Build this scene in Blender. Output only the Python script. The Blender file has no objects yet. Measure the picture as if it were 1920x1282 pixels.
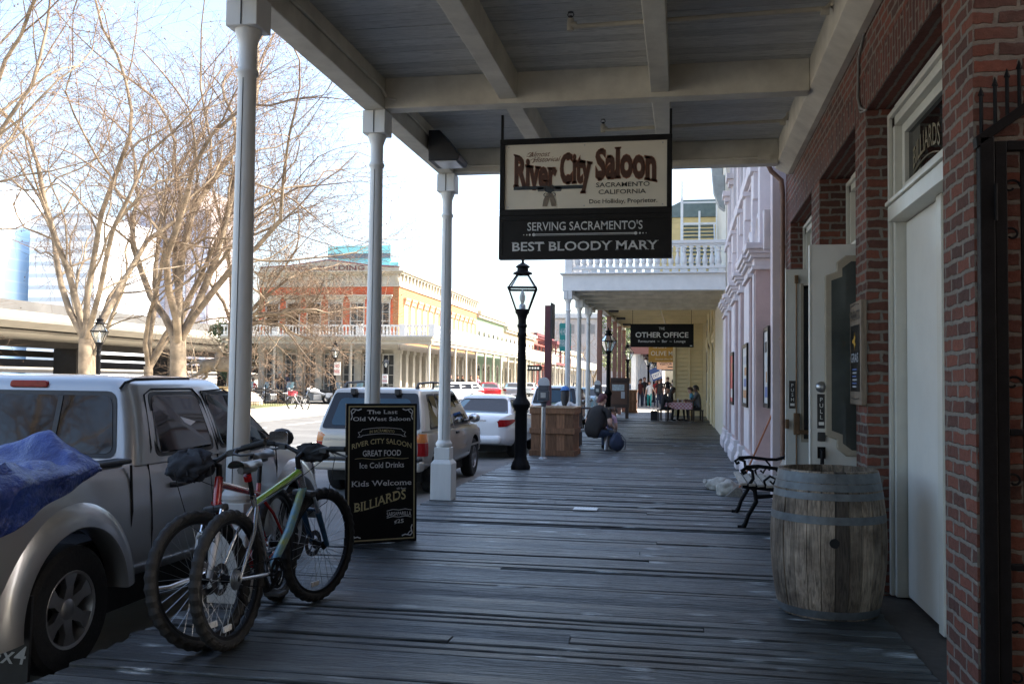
import bpy, bmesh, math, random
from mathutils import Vector, Matrix, Euler, noise
D=bpy.data; SC=bpy.context.scene; COL=SC.collection
R=math.radians; PI=math.pi
rnd=random.Random(7)

# ---------------------------------------------------------------- camera, sky, sun, exposure
cam=D.objects.new('camera',D.cameras.new('camera')); COL.objects.link(cam); SC.camera=cam
cam.data.sensor_width=36; cam.data.lens=36*1750/1920; cam.data.clip_end=4000; cam.data.clip_start=.05
cam.matrix_world=Matrix.Translation((0,0,1.5))@(Matrix.Rotation(math.atan(321/1750),4,'Z')@Matrix.Rotation(PI/2+math.atan(75/1750),4,'X')@Matrix.Rotation(.012,4,'Z'))
SUN_EL=R(40); SUN_AZ=R(14)            # azimuth measured from +X towards +Y
W=D.worlds.new('World'); SC.world=W; W.use_nodes=True
wn=W.node_tree; bg=wn.nodes['Background']; sky=wn.nodes.new('ShaderNodeTexSky')
sky.sky_type='NISHITA'; sky.sun_disc=False; sky.sun_elevation=SUN_EL; sky.sun_rotation=PI/2-SUN_AZ
sky.air_density=1.0; sky.dust_density=3.6; sky.ozone_density=1.0
bg.inputs[1].default_value=.15; wn.links.new(sky.outputs[0],bg.inputs[0])
sl=D.lights.new('sun','SUN'); sl.energy=4.6; sl.angle=R(.53); sl.color=(1,.93,.82)
so=D.objects.new('sun',sl); COL.objects.link(so)
sd=Vector((math.cos(SUN_EL)*math.cos(SUN_AZ),math.cos(SUN_EL)*math.sin(SUN_AZ),math.sin(SUN_EL)))
so.rotation_euler=sd.to_track_quat('Z','Y').to_euler()
SC.view_settings.view_transform='Standard'; SC.view_settings.look='None'; SC.view_settings.gamma=1
SC.view_settings.exposure=2.0
SC.cycles.max_bounces=7; SC.cycles.diffuse_bounces=4; SC.cycles.transparent_max_bounces=16

# ---------------------------------------------------------------- materials
MATS={}
def newmat(name):
    m=D.materials.new(name); m.use_nodes=True; n=m.node_tree
    return m,n,n.nodes['Principled BSDF']
def lk(n,a,b): n.links.new(a,b)
def node(n,t,**k):
    o=n.nodes.new(t)
    for a,v in k.items(): setattr(o,a,v)
    return o
def ramp(n,fac,stops):
    r=n.nodes.new('ShaderNodeValToRGB'); e=r.color_ramp.elements
    while len(e)<len(stops): e.new(.5)
    for i,(p,c) in enumerate(stops): e[i].position=p; e[i].color=(*c,1) if len(c)==3 else c
    lk(n,fac,r.inputs[0]); return r
def coords(n,stretch=None,kind='Object'):
    t=node(n,'ShaderNodeTexCoord'); out=t.outputs[kind]
    if stretch:
        m=node(n,'ShaderNodeMapping'); m.inputs['Scale'].default_value=stretch; lk(n,out,m.inputs[0]); out=m.outputs[0]
    return out
def ntex(n,co,s,d=4,r=.55):
    t=node(n,'ShaderNodeTexNoise'); t.inputs['Scale'].default_value=s; t.inputs['Detail'].default_value=d; t.inputs['Roughness'].default_value=r
    lk(n,co,t.inputs['Vector']); return t
def bumpn(n,h,b,strength,dist=.01):
    k=node(n,'ShaderNodeBump'); k.inputs['Strength'].default_value=strength; k.inputs['Distance'].default_value=dist
    lk(n,h,k.inputs['Height']); lk(n,k.outputs[0],b.inputs['Normal']); return k
def pm(name,c,r=.6,m=0,v=.14,s=5,bump=0,bs=60,coat=0,c2=None,stretch=None,spec=.5,bd=.01,rv=.12):
    """procedural material: base colour broken up by noise, noise roughness, optional bump"""
    if name in MATS: return MATS[name]
    mt,n,b=newmat(name); co=coords(n,stretch); t=ntex(n,co,s,6,.6)
    lo=tuple(max(0,x*(1-v)) for x in c) if c2 is None else c2
    hi=tuple(min(1,x*(1+v)) for x in c)
    rp=ramp(n,t.outputs[0],[(.32,lo),(.68,hi)]); lk(n,rp.outputs[0],b.inputs['Base Color'])
    b.inputs['Metallic'].default_value=m; b.inputs['Specular IOR Level'].default_value=spec
    t2=ntex(n,co,s*3.1,4); mr=node(n,'ShaderNodeMapRange'); mr.inputs[3].default_value=max(.02,r-rv*r*2); mr.inputs[4].default_value=min(1,r+rv*r*2)
    lk(n,t2.outputs[0],mr.inputs[0]); lk(n,mr.outputs[0],b.inputs['Roughness'])
    if coat: b.inputs['Coat Weight'].default_value=coat; b.inputs['Coat Roughness'].default_value=.05
    if bump: bumpn(n,ntex(n,co,bs,5,.65).outputs[0],b,bump,bd)
    MATS[name]=mt; return mt
def wallcoord(n):
    """(run, height) along a vertical wall whichever way it faces"""
    t=node(n,'ShaderNodeTexCoord'); g=node(n,'ShaderNodeNewGeometry')
    s=node(n,'ShaderNodeSeparateXYZ'); lk(n,t.outputs['Object'],s.inputs[0])
    sn=node(n,'ShaderNodeSeparateXYZ'); lk(n,g.outputs['True Normal'],sn.inputs[0])
    a=node(n,'ShaderNodeMath',operation='ABSOLUTE'); lk(n,sn.outputs[0],a.inputs[0])
    gt=node(n,'ShaderNodeMath',operation='GREATER_THAN'); lk(n,a.outputs[0],gt.inputs[0]); gt.inputs[1].default_value=.5
    mx=node(n,'ShaderNodeMix'); lk(n,gt.outputs[0],mx.inputs[0]); lk(n,s.outputs[0],mx.inputs[2]); lk(n,s.outputs[1],mx.inputs[3])
    return mx.outputs[0],s.outputs[2],t.outputs['Object']
def brick(name,c1,c2,mortar,bw=.205,bh=.076,ms=.013,soldier=False,rough=.85,bump=.9):
    mt,n,b=newmat(name); u,z,ob=wallcoord(n)
    cb=node(n,'ShaderNodeCombineXYZ'); lk(n,(z if soldier else u),cb.inputs[0]); lk(n,(u if soldier else z),cb.inputs[1])
    wob=ntex(n,ob,11,4); ad=node(n,'ShaderNodeVectorMath',operation='MULTIPLY_ADD')
    sb=node(n,'ShaderNodeVectorMath',operation='SUBTRACT'); lk(n,wob.outputs[1],sb.inputs[0]); sb.inputs[1].default_value=(.5,.5,.5)
    lk(n,sb.outputs[0],ad.inputs[0]); ad.inputs[1].default_value=(.05,.036,0); lk(n,cb.outputs[0],ad.inputs[2])
    t=node(n,'ShaderNodeTexBrick'); lk(n,ad.outputs[0],t.inputs['Vector']); t.inputs['Scale'].default_value=1
    t.inputs['Color1'].default_value=(*c1,1); t.inputs['Color2'].default_value=(*c2,1); t.inputs['Mortar'].default_value=(*mortar,1)
    t.inputs['Mortar Size'].default_value=ms; t.inputs['Mortar Smooth'].default_value=.35; t.inputs['Brick Width'].default_value=bw; t.inputs['Row Height'].default_value=bh; t.inputs['Bias'].default_value=-.1
    nz=ntex(n,ob,26,6,.7); big=ntex(n,ob,2.2,4)
    m1=node(n,'ShaderNodeMix',data_type='RGBA',blend_type='OVERLAY'); m1.inputs[0].default_value=.55; lk(n,t.outputs[0],m1.inputs[6]); lk(n,nz.outputs[0],m1.inputs[7])
    m2=node(n,'ShaderNodeMix',data_type='RGBA',blend_type='MIX'); rp=ramp(n,big.outputs[0],[(.56,(0,0,0)),(.75,(.5,.5,.5))])
    nz2=ntex(n,ob,40,5,.8); mu=node(n,'ShaderNodeMath',operation='MULTIPLY'); lk(n,rp.outputs[0],mu.inputs[0]); lk(n,nz2.outputs[0],mu.inputs[1])
    lk(n,mu.outputs[0],m2.inputs[0]); lk(n,m1.outputs[2],m2.inputs[6]); m2.inputs[7].default_value=(*[x*.9 for x in mortar],1)
    lk(n,m2.outputs[2],b.inputs['Base Color']); b.inputs['Roughness'].default_value=rough; b.inputs['Specular IOR Level'].default_value=.25
    inv=node(n,'ShaderNodeMath',operation='MULTIPLY_ADD'); lk(n,t.outputs['Fac'],inv.inputs[0]); inv.inputs[1].default_value=-1; lk(n,nz.outputs[0],inv.inputs[2])
    bumpn(n,inv.outputs[0],b,bump,.012); MATS[name]=mt; return mt
def glassy(name,c=(.012,.015,.018),r=.03):
    mt,n,b=newmat(name); b.inputs['Base Color'].default_value=(*c,1); b.inputs['Specular IOR Level'].default_value=.5
    t=ntex(n,coords(n),3,4); mr=node(n,'ShaderNodeMapRange'); mr.inputs[3].default_value=r*.6; mr.inputs[4].default_value=r*1.8; lk(n,t.outputs[0],mr.inputs[0]); lk(n,mr.outputs[0],b.inputs['Roughness'])
    bumpn(n,ntex(n,coords(n),1.7,2).outputs[0],b,.03,.05); MATS[name]=mt; return mt
def clearglass(name,tint=(.9,.94,.95),dirt=.05):
    mt,n,b=newmat(name); out=n.nodes['Material Output']
    tr=node(n,'ShaderNodeBsdfTransparent'); tr.inputs[0].default_value=(*tint,1); gl=node(n,'ShaderNodeBsdfGlossy'); gl.inputs['Roughness'].default_value=.03
    fr=node(n,'ShaderNodeFresnel'); fr.inputs[0].default_value=1.5; mx=node(n,'ShaderNodeMixShader'); lk(n,fr.outputs[0],mx.inputs[0]); lk(n,tr.outputs[0],mx.inputs[1]); lk(n,gl.outputs[0],mx.inputs[2])
    df=node(n,'ShaderNodeBsdfDiffuse'); df.inputs[0].default_value=(.6,.6,.57,1); m2=node(n,'ShaderNodeMixShader')
    t=ntex(n,coords(n),9,5); mr=node(n,'ShaderNodeMapRange'); mr.inputs[3].default_value=0; mr.inputs[4].default_value=dirt*2; lk(n,t.outputs[0],mr.inputs[0]); lk(n,mr.outputs[0],m2.inputs[0])
    lk(n,mx.outputs[0],m2.inputs[1]); lk(n,df.outputs[0],m2.inputs[2]); lk(n,m2.outputs[0],out.inputs[0]); MATS[name]=mt; return mt
def plankmat(name,tint,axis=(1,14,14),rough=.5,val=.3,bump=.6,spec=.5,worn_glint=None,stain=0,pv=(.62,1.35)):
    """weathered timber: grain stretched along the board, per-board tint from the island id, worn knots with glints painted pale"""
    mt,n,b=newmat(name); co=coords(n,axis); g=node(n,'ShaderNodeNewGeometry')
    off=node(n,'ShaderNodeVectorMath',operation='MULTIPLY_ADD'); cr=node(n,'ShaderNodeCombineXYZ')
    mu=node(n,'ShaderNodeMath',operation='MULTIPLY'); mu.inputs[1].default_value=37; lk(n,g.outputs['Random Per Island'],mu.inputs[0])
    for i in range(3): lk(n,mu.outputs[0],cr.inputs[i])
    ad=node(n,'ShaderNodeVectorMath',operation='ADD'); lk(n,co,ad.inputs[0]); lk(n,cr.outputs[0],ad.inputs[1])
    gr=ntex(n,ad.outputs[0],3.4,8,.62); gr.inputs['Distortion'].default_value=1.1
    rp=ramp(n,gr.outputs[0],[(.30,tuple(max(.004,x*(1-val)*.75) for x in tint)),(.52,tint),(.72,tuple(min(1,x*(1+val)) for x in tint))])
    hsv=node(n,'ShaderNodeHueSaturation'); lk(n,rp.outputs[0],hsv.inputs['Color'])
    mr=node(n,'ShaderNodeMapRange'); mr.inputs[3].default_value=pv[0]; mr.inputs[4].default_value=pv[1]; lk(n,g.outputs['Random Per Island'],mr.inputs[0]); lk(n,mr.outputs[0],hsv.inputs['Value'])
    col=hsv.outputs[0]; h=gr.outputs[0]
    if stain:
        so_=ntex(n,coords(n),stain,5,.65); sr=ramp(n,so_.outputs[0],[(.38,(.38,.36,.35)),(.62,(1,1,1))]); sm_=node(n,'ShaderNodeMix',data_type='RGBA',blend_type='MULTIPLY'); sm_.inputs[0].default_value=1; lk(n,col,sm_.inputs[6]); lk(n,sr.outputs[0],sm_.inputs[7]); col=sm_.outputs[2]
    rr=node(n,'ShaderNodeMapRange'); rr.inputs[3].default_value=rough*.65; rr.inputs[4].default_value=min(1,rough*1.4); lk(n,ntex(n,ad.outputs[0],5,5).outputs[0],rr.inputs[0])
    rough_out=rr.outputs[0]
    if worn_glint:  # knots: wear and surface shine both painted into the pale colour
        vo=node(n,'ShaderNodeTexVoronoi'); vo.inputs['Scale'].default_value=1.0
        mp=node(n,'ShaderNodeMapping'); mp.inputs['Scale'].default_value=(1.9,4.6,1); wt=node(n,'ShaderNodeTexCoord'); wz=ntex(n,wt.outputs['Object'],7,3)
        ad2=node(n,'ShaderNodeVectorMath',operation='MULTIPLY_ADD'); lk(n,wz.outputs[1],ad2.inputs[0]); ad2.inputs[1].default_value=(.16,.05,0); lk(n,wt.outputs['Object'],ad2.inputs[2]); lk(n,ad2.outputs[0],mp.inputs[0]); lk(n,mp.outputs[0],vo.inputs['Vector'])
        kn=ramp(n,vo.outputs['Distance'],[(.06,(1,1,1)),(.24,(0,0,0))])
        fine=ntex(n,ad.outputs[0],9,4,.7); kf=node(n,'ShaderNodeMath',operation='MULTIPLY'); lk(n,kn.outputs[0],kf.inputs[0]); fr=ramp(n,fine.outputs[0],[(.42,(0,0,0)),(.62,(1,1,1))]); lk(n,fr.outputs[0],kf.inputs[1])
        m2=node(n,'ShaderNodeMix',data_type='RGBA'); lk(n,kf.outputs[0],m2.inputs[0]); lk(n,col,m2.inputs[6]); m2.inputs[7].default_value=(*worn_glint,1); col=m2.outputs[2]
        h2=node(n,'ShaderNodeMath',operation='MULTIPLY_ADD'); lk(n,kn.outputs[0],h2.inputs[0]); h2.inputs[1].default_value=.7; lk(n,gr.outputs[0],h2.inputs[2]); h=h2.outputs[0]
        r2=node(n,'ShaderNodeMix'); lk(n,kn.outputs[0],r2.inputs[0]); lk(n,rr.outputs[0],r2.inputs[2]); r2.inputs[3].default_value=.3; rough_out=r2.outputs[0]
    lk(n,col,b.inputs['Base Color']); lk(n,rough_out,b.inputs['Roughness']); b.inputs['Specular IOR Level'].default_value=spec
    bumpn(n,h,b,bump,.008); MATS[name]=mt; return mt
def stripes(name,c1,c2,scale,axis=2,r=.4,duty=.5,spec=.5):
    mt,n,b=newmat(name); s=node(n,'ShaderNodeSeparateXYZ'); lk(n,coords(n),s.inputs[0])
    a=node(n,'ShaderNodeMath',operation='MULTIPLY'); a.inputs[1].default_value=scale; lk(n,s.outputs[axis],a.inputs[0])
    f=node(n,'ShaderNodeMath',operation='FRACT'); lk(n,a.outputs[0],f.inputs[0]); g=node(n,'ShaderNodeMath',operation='GREATER_THAN'); g.inputs[1].default_value=duty; lk(n,f.outputs[0],g.inputs[0])
    m=node(n,'ShaderNodeMix',data_type='RGBA'); lk(n,g.outputs[0],m.inputs[0]); m.inputs[6].default_value=(*c1,1); m.inputs[7].default_value=(*c2,1)
    lk(n,m.outputs[2],b.inputs['Base Color']); b.inputs['Roughness'].default_value=r; b.inputs['Specular IOR Level'].default_value=spec; MATS[name]=mt; return mt

WOODWALK=plankmat('boardwalk_timber',(.058,.070,.074),(.8,12,12),.36,1.2,1.8,.6,worn_glint=(.70,.79,.83),stain=1.6,pv=(.5,1.6))  # timber tint also carries the cool cast of the shade
CREAM=pm('cream_painted_timber',(.60,.565,.47),.5,v=.10,s=3,bump=.2,bs=28,c2=(.47,.435,.355))
WHITEP=pm('white_painted_timber',(.72,.72,.70),.5,v=.06,s=4,bump=.1,bs=30)
POSTM=pm('post_paint',(.68,.68,.65),.45,v=.08,s=6,bump=.18,bs=24,stretch=(1,1,.15))
CEILM=plankmat('ceiling_boards_paint',(.56,.55,.51),(1.5,10,10),.5,.12,.25,.4,pv=(.88,1.1))
BRICK=brick('old_red_brick',(.185,.066,.045),(.066,.038,.033),(.19,.168,.145))
BRICKS=brick('soldier_brick',(.15,.05,.036),(.065,.03,.028),(.16,.135,.115),soldier=True)
BRICKR=brick('bright_red_brick',(.54,.10,.038),(.46,.08,.034),(.42,.17,.10),bw=.3,bh=.1,ms=.012,bump=.3)
BRICKO=brick('street_side_brick',(.36,.15,.06),(.31,.12,.05),(.40,.25,.14),bw=.3,bh=.1,ms=.012,bump=.3)  # yellower than the brick of the front wall
BLACKP=pm('black_paint',(.006,.006,.007),.45,v=.3,s=12,spec=.28)
IRON=pm('black_wrought_iron',(.006,.006,.007),.55,v=.3,s=20,bump=.15,bs=70,spec=.12)
BOARDBLK=pm('black_sign_board',(.003,.003,.0035),.5,v=.3,s=6,spec=.22)
GLASSD=glassy('dark_glass',(.004,.005,.006))
GLASSW=glassy('window_glass',(.03,.035,.04),.05)
GLASSC=clearglass('lamp_glass')
CHROME=pm('chrome',(.75,.75,.76),.16,1,v=.05)
STEEL=pm('brushed_steel',(.42,.43,.44),.38,1,v=.1,s=15)
GALV=pm('galvanised_hoop',(.13,.145,.155),.55,.5,v=.3,s=9,bump=.2,bs=40)
RUBBER=pm('tyre_rubber',(.008,.008,.0085),.8,v=.3,s=20,bump=.3,bs=60)
BLKPL=pm('black_plastic',(.02,.02,.022),.5,v=.2,s=14)
CONC=pm('pale_concrete',(.46,.43,.37),.85,v=.14,s=1.2,bump=.25,bs=18)
ASPH=pm('street_asphalt',(.125,.125,.122),.85,v=.22,s=.8,bump=.6,bs=90)

# ---------------------------------------------------------------- mesh helpers
WOFF={}
def offset_of(p):
    while p is not None:
        if p.name in WOFF: return WOFF[p.name]
        p=p.parent
    return None
class MB:
    def __init__(s): s.v=[]; s.f=[]; s.m=[]
    def add(s,vs,fs,mi=0):
        k=len(s.v); s.v+= [Vector(p) for p in vs]; s.f+=[[i+k for i in f] for f in fs]; s.m+=[mi]*len(fs); return s
    def box(s,c,d,rot=None,mi=0):
        x,y,z=d[0]/2,d[1]/2,d[2]/2; vs=[Vector(p) for p in ((-x,-y,-z),(x,-y,-z),(x,y,-z),(-x,y,-z),(-x,-y,z),(x,-y,z),(x,y,z),(-x,y,z))]
        if rot is not None:
            if not isinstance(rot,Matrix): rot=Matrix.Rotation(rot,3,'Z')
            vs=[rot@p for p in vs]
        c=Vector(c); return s.add([p+c for p in vs],[(3,2,1,0),(4,5,6,7),(0,1,5,4),(1,2,6,5),(2,3,7,6),(3,0,4,7)],mi)
    def bx(s,x0,x1,y0,y1,z0,z1,mi=0): return s.box(((x0+x1)/2,(y0+y1)/2,(z0+z1)/2),(abs(x1-x0),abs(y1-y0),abs(z1-z0)),None,mi)
    def prism(s,poly,ax,a0,a1,mi=0):
        """extrude a 2-D outline along axis ax ('x': poly=(y,z), 'y': poly=(x,z), 'z': poly=(x,y))"""
        f={'x':lambda p,a:(a,p[0],p[1]),'y':lambda p,a:(p[0],a,p[1]),'z':lambda p,a:(p[0],p[1],a)}[ax]; n=len(poly)
        vs=[f(p,a0) for p in poly]+[f(p,a1) for p in poly]
        return s.add(vs,[list(range(n))[::-1],list(range(n,2*n))]+[(i,(i+1)%n,n+(i+1)%n,n+i) for i in range(n)],mi)
    def tube(s,pts,r,n=8,cap=True,mi=0,closed=False,flat=1.0):
        pts=[Vector(p) for p in pts]; m=len(pts); rs=r if isinstance(r,(list,tuple)) else [r]*m; vs=[]; prev=None
        for i,p in enumerate(pts):
            a=pts[(i-1)%m] if (i>0 or closed) else p; b=pts[(i+1)%m] if (i<m-1 or closed) else p
            t=(b-a)
            if t.length<1e-9: t=Vector((0,0,1))
            t.normalize()
            if prev is None: u=t.orthogonal().normalized()
            else:
                u=prev-t*prev.dot(t)
                if u.length<1e-6: u=t.orthogonal()
                u.normalize()
            prev=u; w=t.cross(u)
            for k in range(n):
                a=2*PI*k/n; vs.append(p+(u*math.cos(a)+w*math.sin(a)*flat)*rs[i])
        fs=[]
        for i in range(m if closed else m-1):
            j=(i+1)%m
            for k in range(n): fs.append((i*n+k,i*n+(k+1)%n,j*n+(k+1)%n,j*n+k))
        if cap and not closed: fs+= [list(range(n))[::-1],list(range((m-1)*n,m*n))]
        return s.add(vs,fs,mi)
    def lathe(s,prof,c=(0,0,0),n=24,mi=0,rot=None,a0=0,a1=2*PI,sq=False,cap=False):
        c=Vector(c); m=len(prof); vs=[]; full=abs(a1-a0-2*PI)<1e-6; cols=n if full else n+1
        for r,z in prof:
            for k in range(cols):
                a=a0+(a1-a0)*k/n+(PI/4 if sq else 0); q=Vector((r*math.cos(a),r*math.sin(a),z)); vs.append((rot@q if rot else q)+c)
        fs=[]
        for i in range(m-1):
            for k in range(n):
                j=(k+1)%cols; fs.append((i*cols+k,i*cols+j,(i+1)*cols+j,(i+1)*cols+k))
        if full and cap:
            if prof[0][0]>1e-6: fs.append(list(range(cols))[::-1])
            if prof[-1][0]>1e-6: fs.append(list(range((m-1)*cols,m*cols)))
        return s.add(vs,fs,mi)
    def grid(s,fn,nu,nv,mi=0,cu=False,cv=False):
        vs=[fn(i/(nu if cu else nu-1),j/(nv if cv else nv-1)) for i in range(nu) for j in range(nv)]; fs=[]
        for i in range(nu if cu else nu-1):
            for j in range(nv if cv else nv-1):
                a,b=(i+1)%nu,(j+1)%nv; fs.append((i*nv+j,a*nv+j,a*nv+b,i*nv+b))
        return s.add(vs,fs,mi)
    def ball(s,c,r,n=12,mi=0):
        if not isinstance(r,(list,tuple)): r=(r,r,r)
        c=Vector(c); h=max(4,n//2)
        return s.grid(lambda u,v:c+Vector((r[0]*math.cos(2*PI*u)*math.sin(PI*(.003+.994*v)),r[1]*math.sin(2*PI*u)*math.sin(PI*(.003+.994*v)),-r[2]*math.cos(PI*(.003+.994*v)))),n,h,mi,cu=True)
    def torus(s,c,Rr,r,nu=48,nv=10,ax='x',mi=0,fl=1,knob=0):
        c=Vector(c)
        def fn(u,v):
            a,b=2*PI*u,2*PI*v; rr=r
            if knob and math.cos(b)>-.2: rr=r+knob*(1 if round(u*nu)%2 else -.6)
            q=((Rr+rr*math.cos(b))*math.cos(a),(Rr+rr*math.cos(b))*math.sin(a),rr*math.sin(b)*fl)
            return c+Vector({'x':(q[2],q[0],q[1]),'y':(q[0],q[2],q[1]),'z':q}[ax])
        return s.grid(fn,nu,nv,mi,True,True)
    def xf(s,M):
        s.v=[M@p for p in s.v]; return s
    def build(s,name,mat,parent=None,sm=None,bev=0,label=None,kind=None,seg=2,merge=False):
        me=D.meshes.new(name); off=offset_of(parent); vs=[tuple(p-off) for p in s.v] if off else [tuple(p) for p in s.v]
        me.from_pydata(vs,[],s.f)
        for k in (mat if isinstance(mat,(list,tuple)) else [mat]): me.materials.append(k)
        if any(s.m): me.polygons.foreach_set('material_index',s.m)
        bm=bmesh.new(); bm.from_mesh(me)
        if merge: bmesh.ops.remove_doubles(bm,verts=bm.verts,dist=1e-5)
        bmesh.ops.recalc_face_normals(bm,faces=bm.faces); bm.to_mesh(me); bm.free()
        if sm is not None:
            me.polygons.foreach_set('use_smooth',[True]*len(me.polygons)); me.set_sharp_from_angle(angle=R(sm))
        me.update(); o=D.objects.new(name,me); COL.objects.link(o); o.parent=parent
        if bev:
            b=o.modifiers.new('bevel','BEVEL'); b.width=bev; b.segments=seg; b.limit_method='ANGLE'; b.angle_limit=R(40); b.harden_normals=False
        if label: o['label']=label
        if kind: o['kind']=kind
        return o
def thing(name,label,cat,loc=(0,0,0),rz=0,group=None,world=False):
    o=D.objects.new(name,None); COL.objects.link(o); o.location=loc; o.rotation_euler=(0,0,rz); o.empty_display_size=.2
    o['label']=label; o['category']=cat
    if group: o['group']=group
    if world: WOFF[o.name]=Vector(loc)
    return o
def tag(o,label,cat,group=None):
    o['label']=label; o['category']=cat
    if group: o['group']=group
    return o
def copy_tree(o,loc=None,rz=None,label=None,group=None,scale=None,parent=None):
    c=o.copy(); COL.objects.link(c)
    if parent is not None: c.parent=parent
    if loc is not None: c.location=loc
    if rz is not None: c.rotation_euler=(0,0,rz)
    if label: c['label']=label
    if group: c['group']=group
    if scale: c.scale=(scale,)*3
    for ch in list(o.children): copy_tree(ch,parent=c)
    return c
def solid(o):
    """bake an object's modifiers into its mesh"""
    dg=bpy.context.evaluated_depsgraph_get(); dg.update(); me=D.meshes.new_from_object(o.evaluated_get(dg),depsgraph=dg); old=o.data; o.modifiers.clear(); o.data=me; me.name=o.name
    D.meshes.remove(old); return o
def cut(o,mb,mat):
    """subtract a closed shape from o"""
    c=mb.build('cut',mat,o.parent,merge=True); m=o.modifiers.new('b','BOOLEAN'); m.operation='DIFFERENCE'; m.solver='EXACT'; m.use_self=True; m.object=c
    try: m.material_mode='TRANSFER'
    except Exception: pass
    solid(o); me=c.data; D.objects.remove(c); D.meshes.remove(me); return o
def crom(P,k):
    """Catmull-Rom through tuples, k steps per span"""
    P=[Vector(p) if len(p)<=4 else p for p in P]; out=[]
    for i in range(len(P)-1):
        a,b,c,d=P[max(0,i-1)],P[i],P[i+1],P[min(len(P)-1,i+2)]
        for j in range(k):
            t=j/k; out.append(tuple(.5*((2*b[q])+(c[q]-a[q])*t+(2*a[q]-5*b[q]+4*c[q]-d[q])*t*t+(3*b[q]-a[q]-3*c[q]+d[q])*t**3) for q in range(len(b))))
    out.append(tuple(P[-1])); return out
def roundpoly(pts,r,k=4):
    out=[]; n=len(pts)
    for i in range(n):
        a,b,c=Vector(pts[i-1]),Vector(pts[i]),Vector(pts[(i+1)%n]); rr=r[i] if isinstance(r,(list,tuple)) else r
        rr=min(rr,(a-b).length*.45,(c-b).length*.45); p=b+(a-b).normalized()*rr; q=b+(c-b).normalized()*rr
        for j in range(k+1):
            t=j/k; out.append(tuple(p*(1-t)**2+b*2*t*(1-t)+q*t*t))
    return out

# ---------------------------------------------------------------- lettering (built-in vector font, thickened, with slab serifs)
def text2d(s,size=1,bold=0,xs=1,serif=0,space=1,shear=0):
    cu=D.curves.new('t','FONT'); cu.body=s; cu.size=size; cu.offset=bold*size; cu.space_character=space; cu.shear=shear; cu.resolution_u=3; cu.align_x='CENTER'
    o=D.objects.new('t',cu); COL.objects.link(o); dg=bpy.context.evaluated_depsgraph_get(); dg.update(); me=D.meshes.new_from_object(o.evaluated_get(dg),depsgraph=dg)
    D.objects.remove(o); D.curves.remove(cu)
    vs=[(v.co.x*xs,v.co.y) for v in me.vertices]; fs=[list(p.vertices) for p in me.polygons]
    if serif:
        cnt={}
        for p in me.polygons:
            for e in p.edge_keys: cnt[e]=cnt.get(e,0)+1
        ys=[v[1] for v in vs]; y0,y1=min(ys),max(ys); h=.72*size
        for (a,b),k in cnt.items():
            if k!=1: continue
            A,B=vs[a],vs[b]; L=abs(A[0]-B[0])
            if abs(A[1]-B[1])>.01*size or L<.05*size*xs or L>.24*size*max(xs,.75): continue
            y=A[1]
            up=-1 if y<.25*size else (1 if y>.45*size else 0)
            if not up: continue
            x0,x1=min(A[0],B[0])-serif*size*xs,max(A[0],B[0])+serif*size*xs; t=serif*size*.9; i=len(vs)
            lo,hi=(y-.005*size,y+t) if up<0 else (y-t,y+.005*size)
            vs+=[(x0,lo),(x1,lo),(x1,hi),(x0,hi)]; fs.append([i,i+1,i+2,i+3])
    D.meshes.remove(me); return vs,fs
def put_text(mb,t,o,ux,uy,warp=None,width=None,mi=0,lift=0.0):
    """lay 2-D lettering on a plane: o origin, ux/uy unit vectors; width rescales the line; warp(x,y) bends it"""
    vs,fs=t; xs=[v[0] for v in vs]
    if not xs: return
    k=1; cx=(min(xs)+max(xs))/2
    if width: k=width/(max(xs)-min(xs))
    o,ux,uy=Vector(o),Vector(ux),Vector(uy); n=ux.cross(uy)*lift; out=[]
    for x,y in vs:
        x=(x-cx)*k
        if warp: x,y=warp(x,y)
        out.append(o+ux*x+uy*y+n)
    mb.add(out,fs,mi)
# ================================================================= SETTING: ground, walk, road
ZR=-.28
GRASS=pm('short_grass',(.13,.16,.05),.9,v=.3,s=2,bump=.6,bs=120,c2=(.20,.17,.09))
g=MB(); g.grid(lambda u,v:Vector((-1500+3000*u,-300+2800*v,ZR-.06)),3,3)
g.build('ground',pm('distant_ground',(.26,.24,.19),.9,v=.25,s=.05),kind='structure')
def road_z(y):
    t=min(1,max(0,(y-32)/33)); return ZR+.27*t*t*(3-2*t)
def strip(name,x0,x1,y0,y1,dz,m,n=60,kind='structure'):
    g=MB(); Y=[y0+(y1-y0)*i/n for i in range(n+1)]
    g.grid(lambda u,v:Vector((x0+(x1-x0)*v,Y[round(u*n)],road_z(Y[round(u*n)])+dz)),n+1,9); k=len(g.v)
    for i in range(n): # kerb face towards the street
        a=Y[i],Y[i+1]; g.add([(x1,a[0],road_z(a[0])+dz),(x1,a[1],road_z(a[1])+dz),(x1,a[1],road_z(a[1])-.1),(x1,a[0],road_z(a[0])-.1)],[(0,1,2,3)])
    return g.build(name,m,kind=kind)
strip('street',-17.3,-3.22,-40,420,0,ASPH,230)
strip('plaza_paving',-80,-17.3,-40,53.4,.10,CONC,60)
strip('far_pavement',-80,-17.3,56.4,300,.12,CONC,60)
strip('side_street',-80,-17.302,53.4,56.4,.004,ASPH,6)
strip('lawn',-38,-22.4,46.5,52.6,.13,GRASS,8)
# parking line and lane marks on the far side of the street
g=MB()
for y in range(20,110,7): g.add([(x,yy,road_z(yy)+.004) for x,yy in ((-15.1,y),(-14.98,y),(-14.98,y+5.2),(-15.1,y+5.2))],[(0,1,2,3)])
for y in range(-4,200,9): g.add([(x,yy,road_z(yy)+.006) for x,yy in ((-10.3,y),(-10.18,y),(-10.18,y+3),(-10.3,y+3))],[(0,1,2,3)])
g.build('road_markings',pm('road_paint',(.7,.7,.66),.7,v=.15,s=8),kind='structure')
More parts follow.
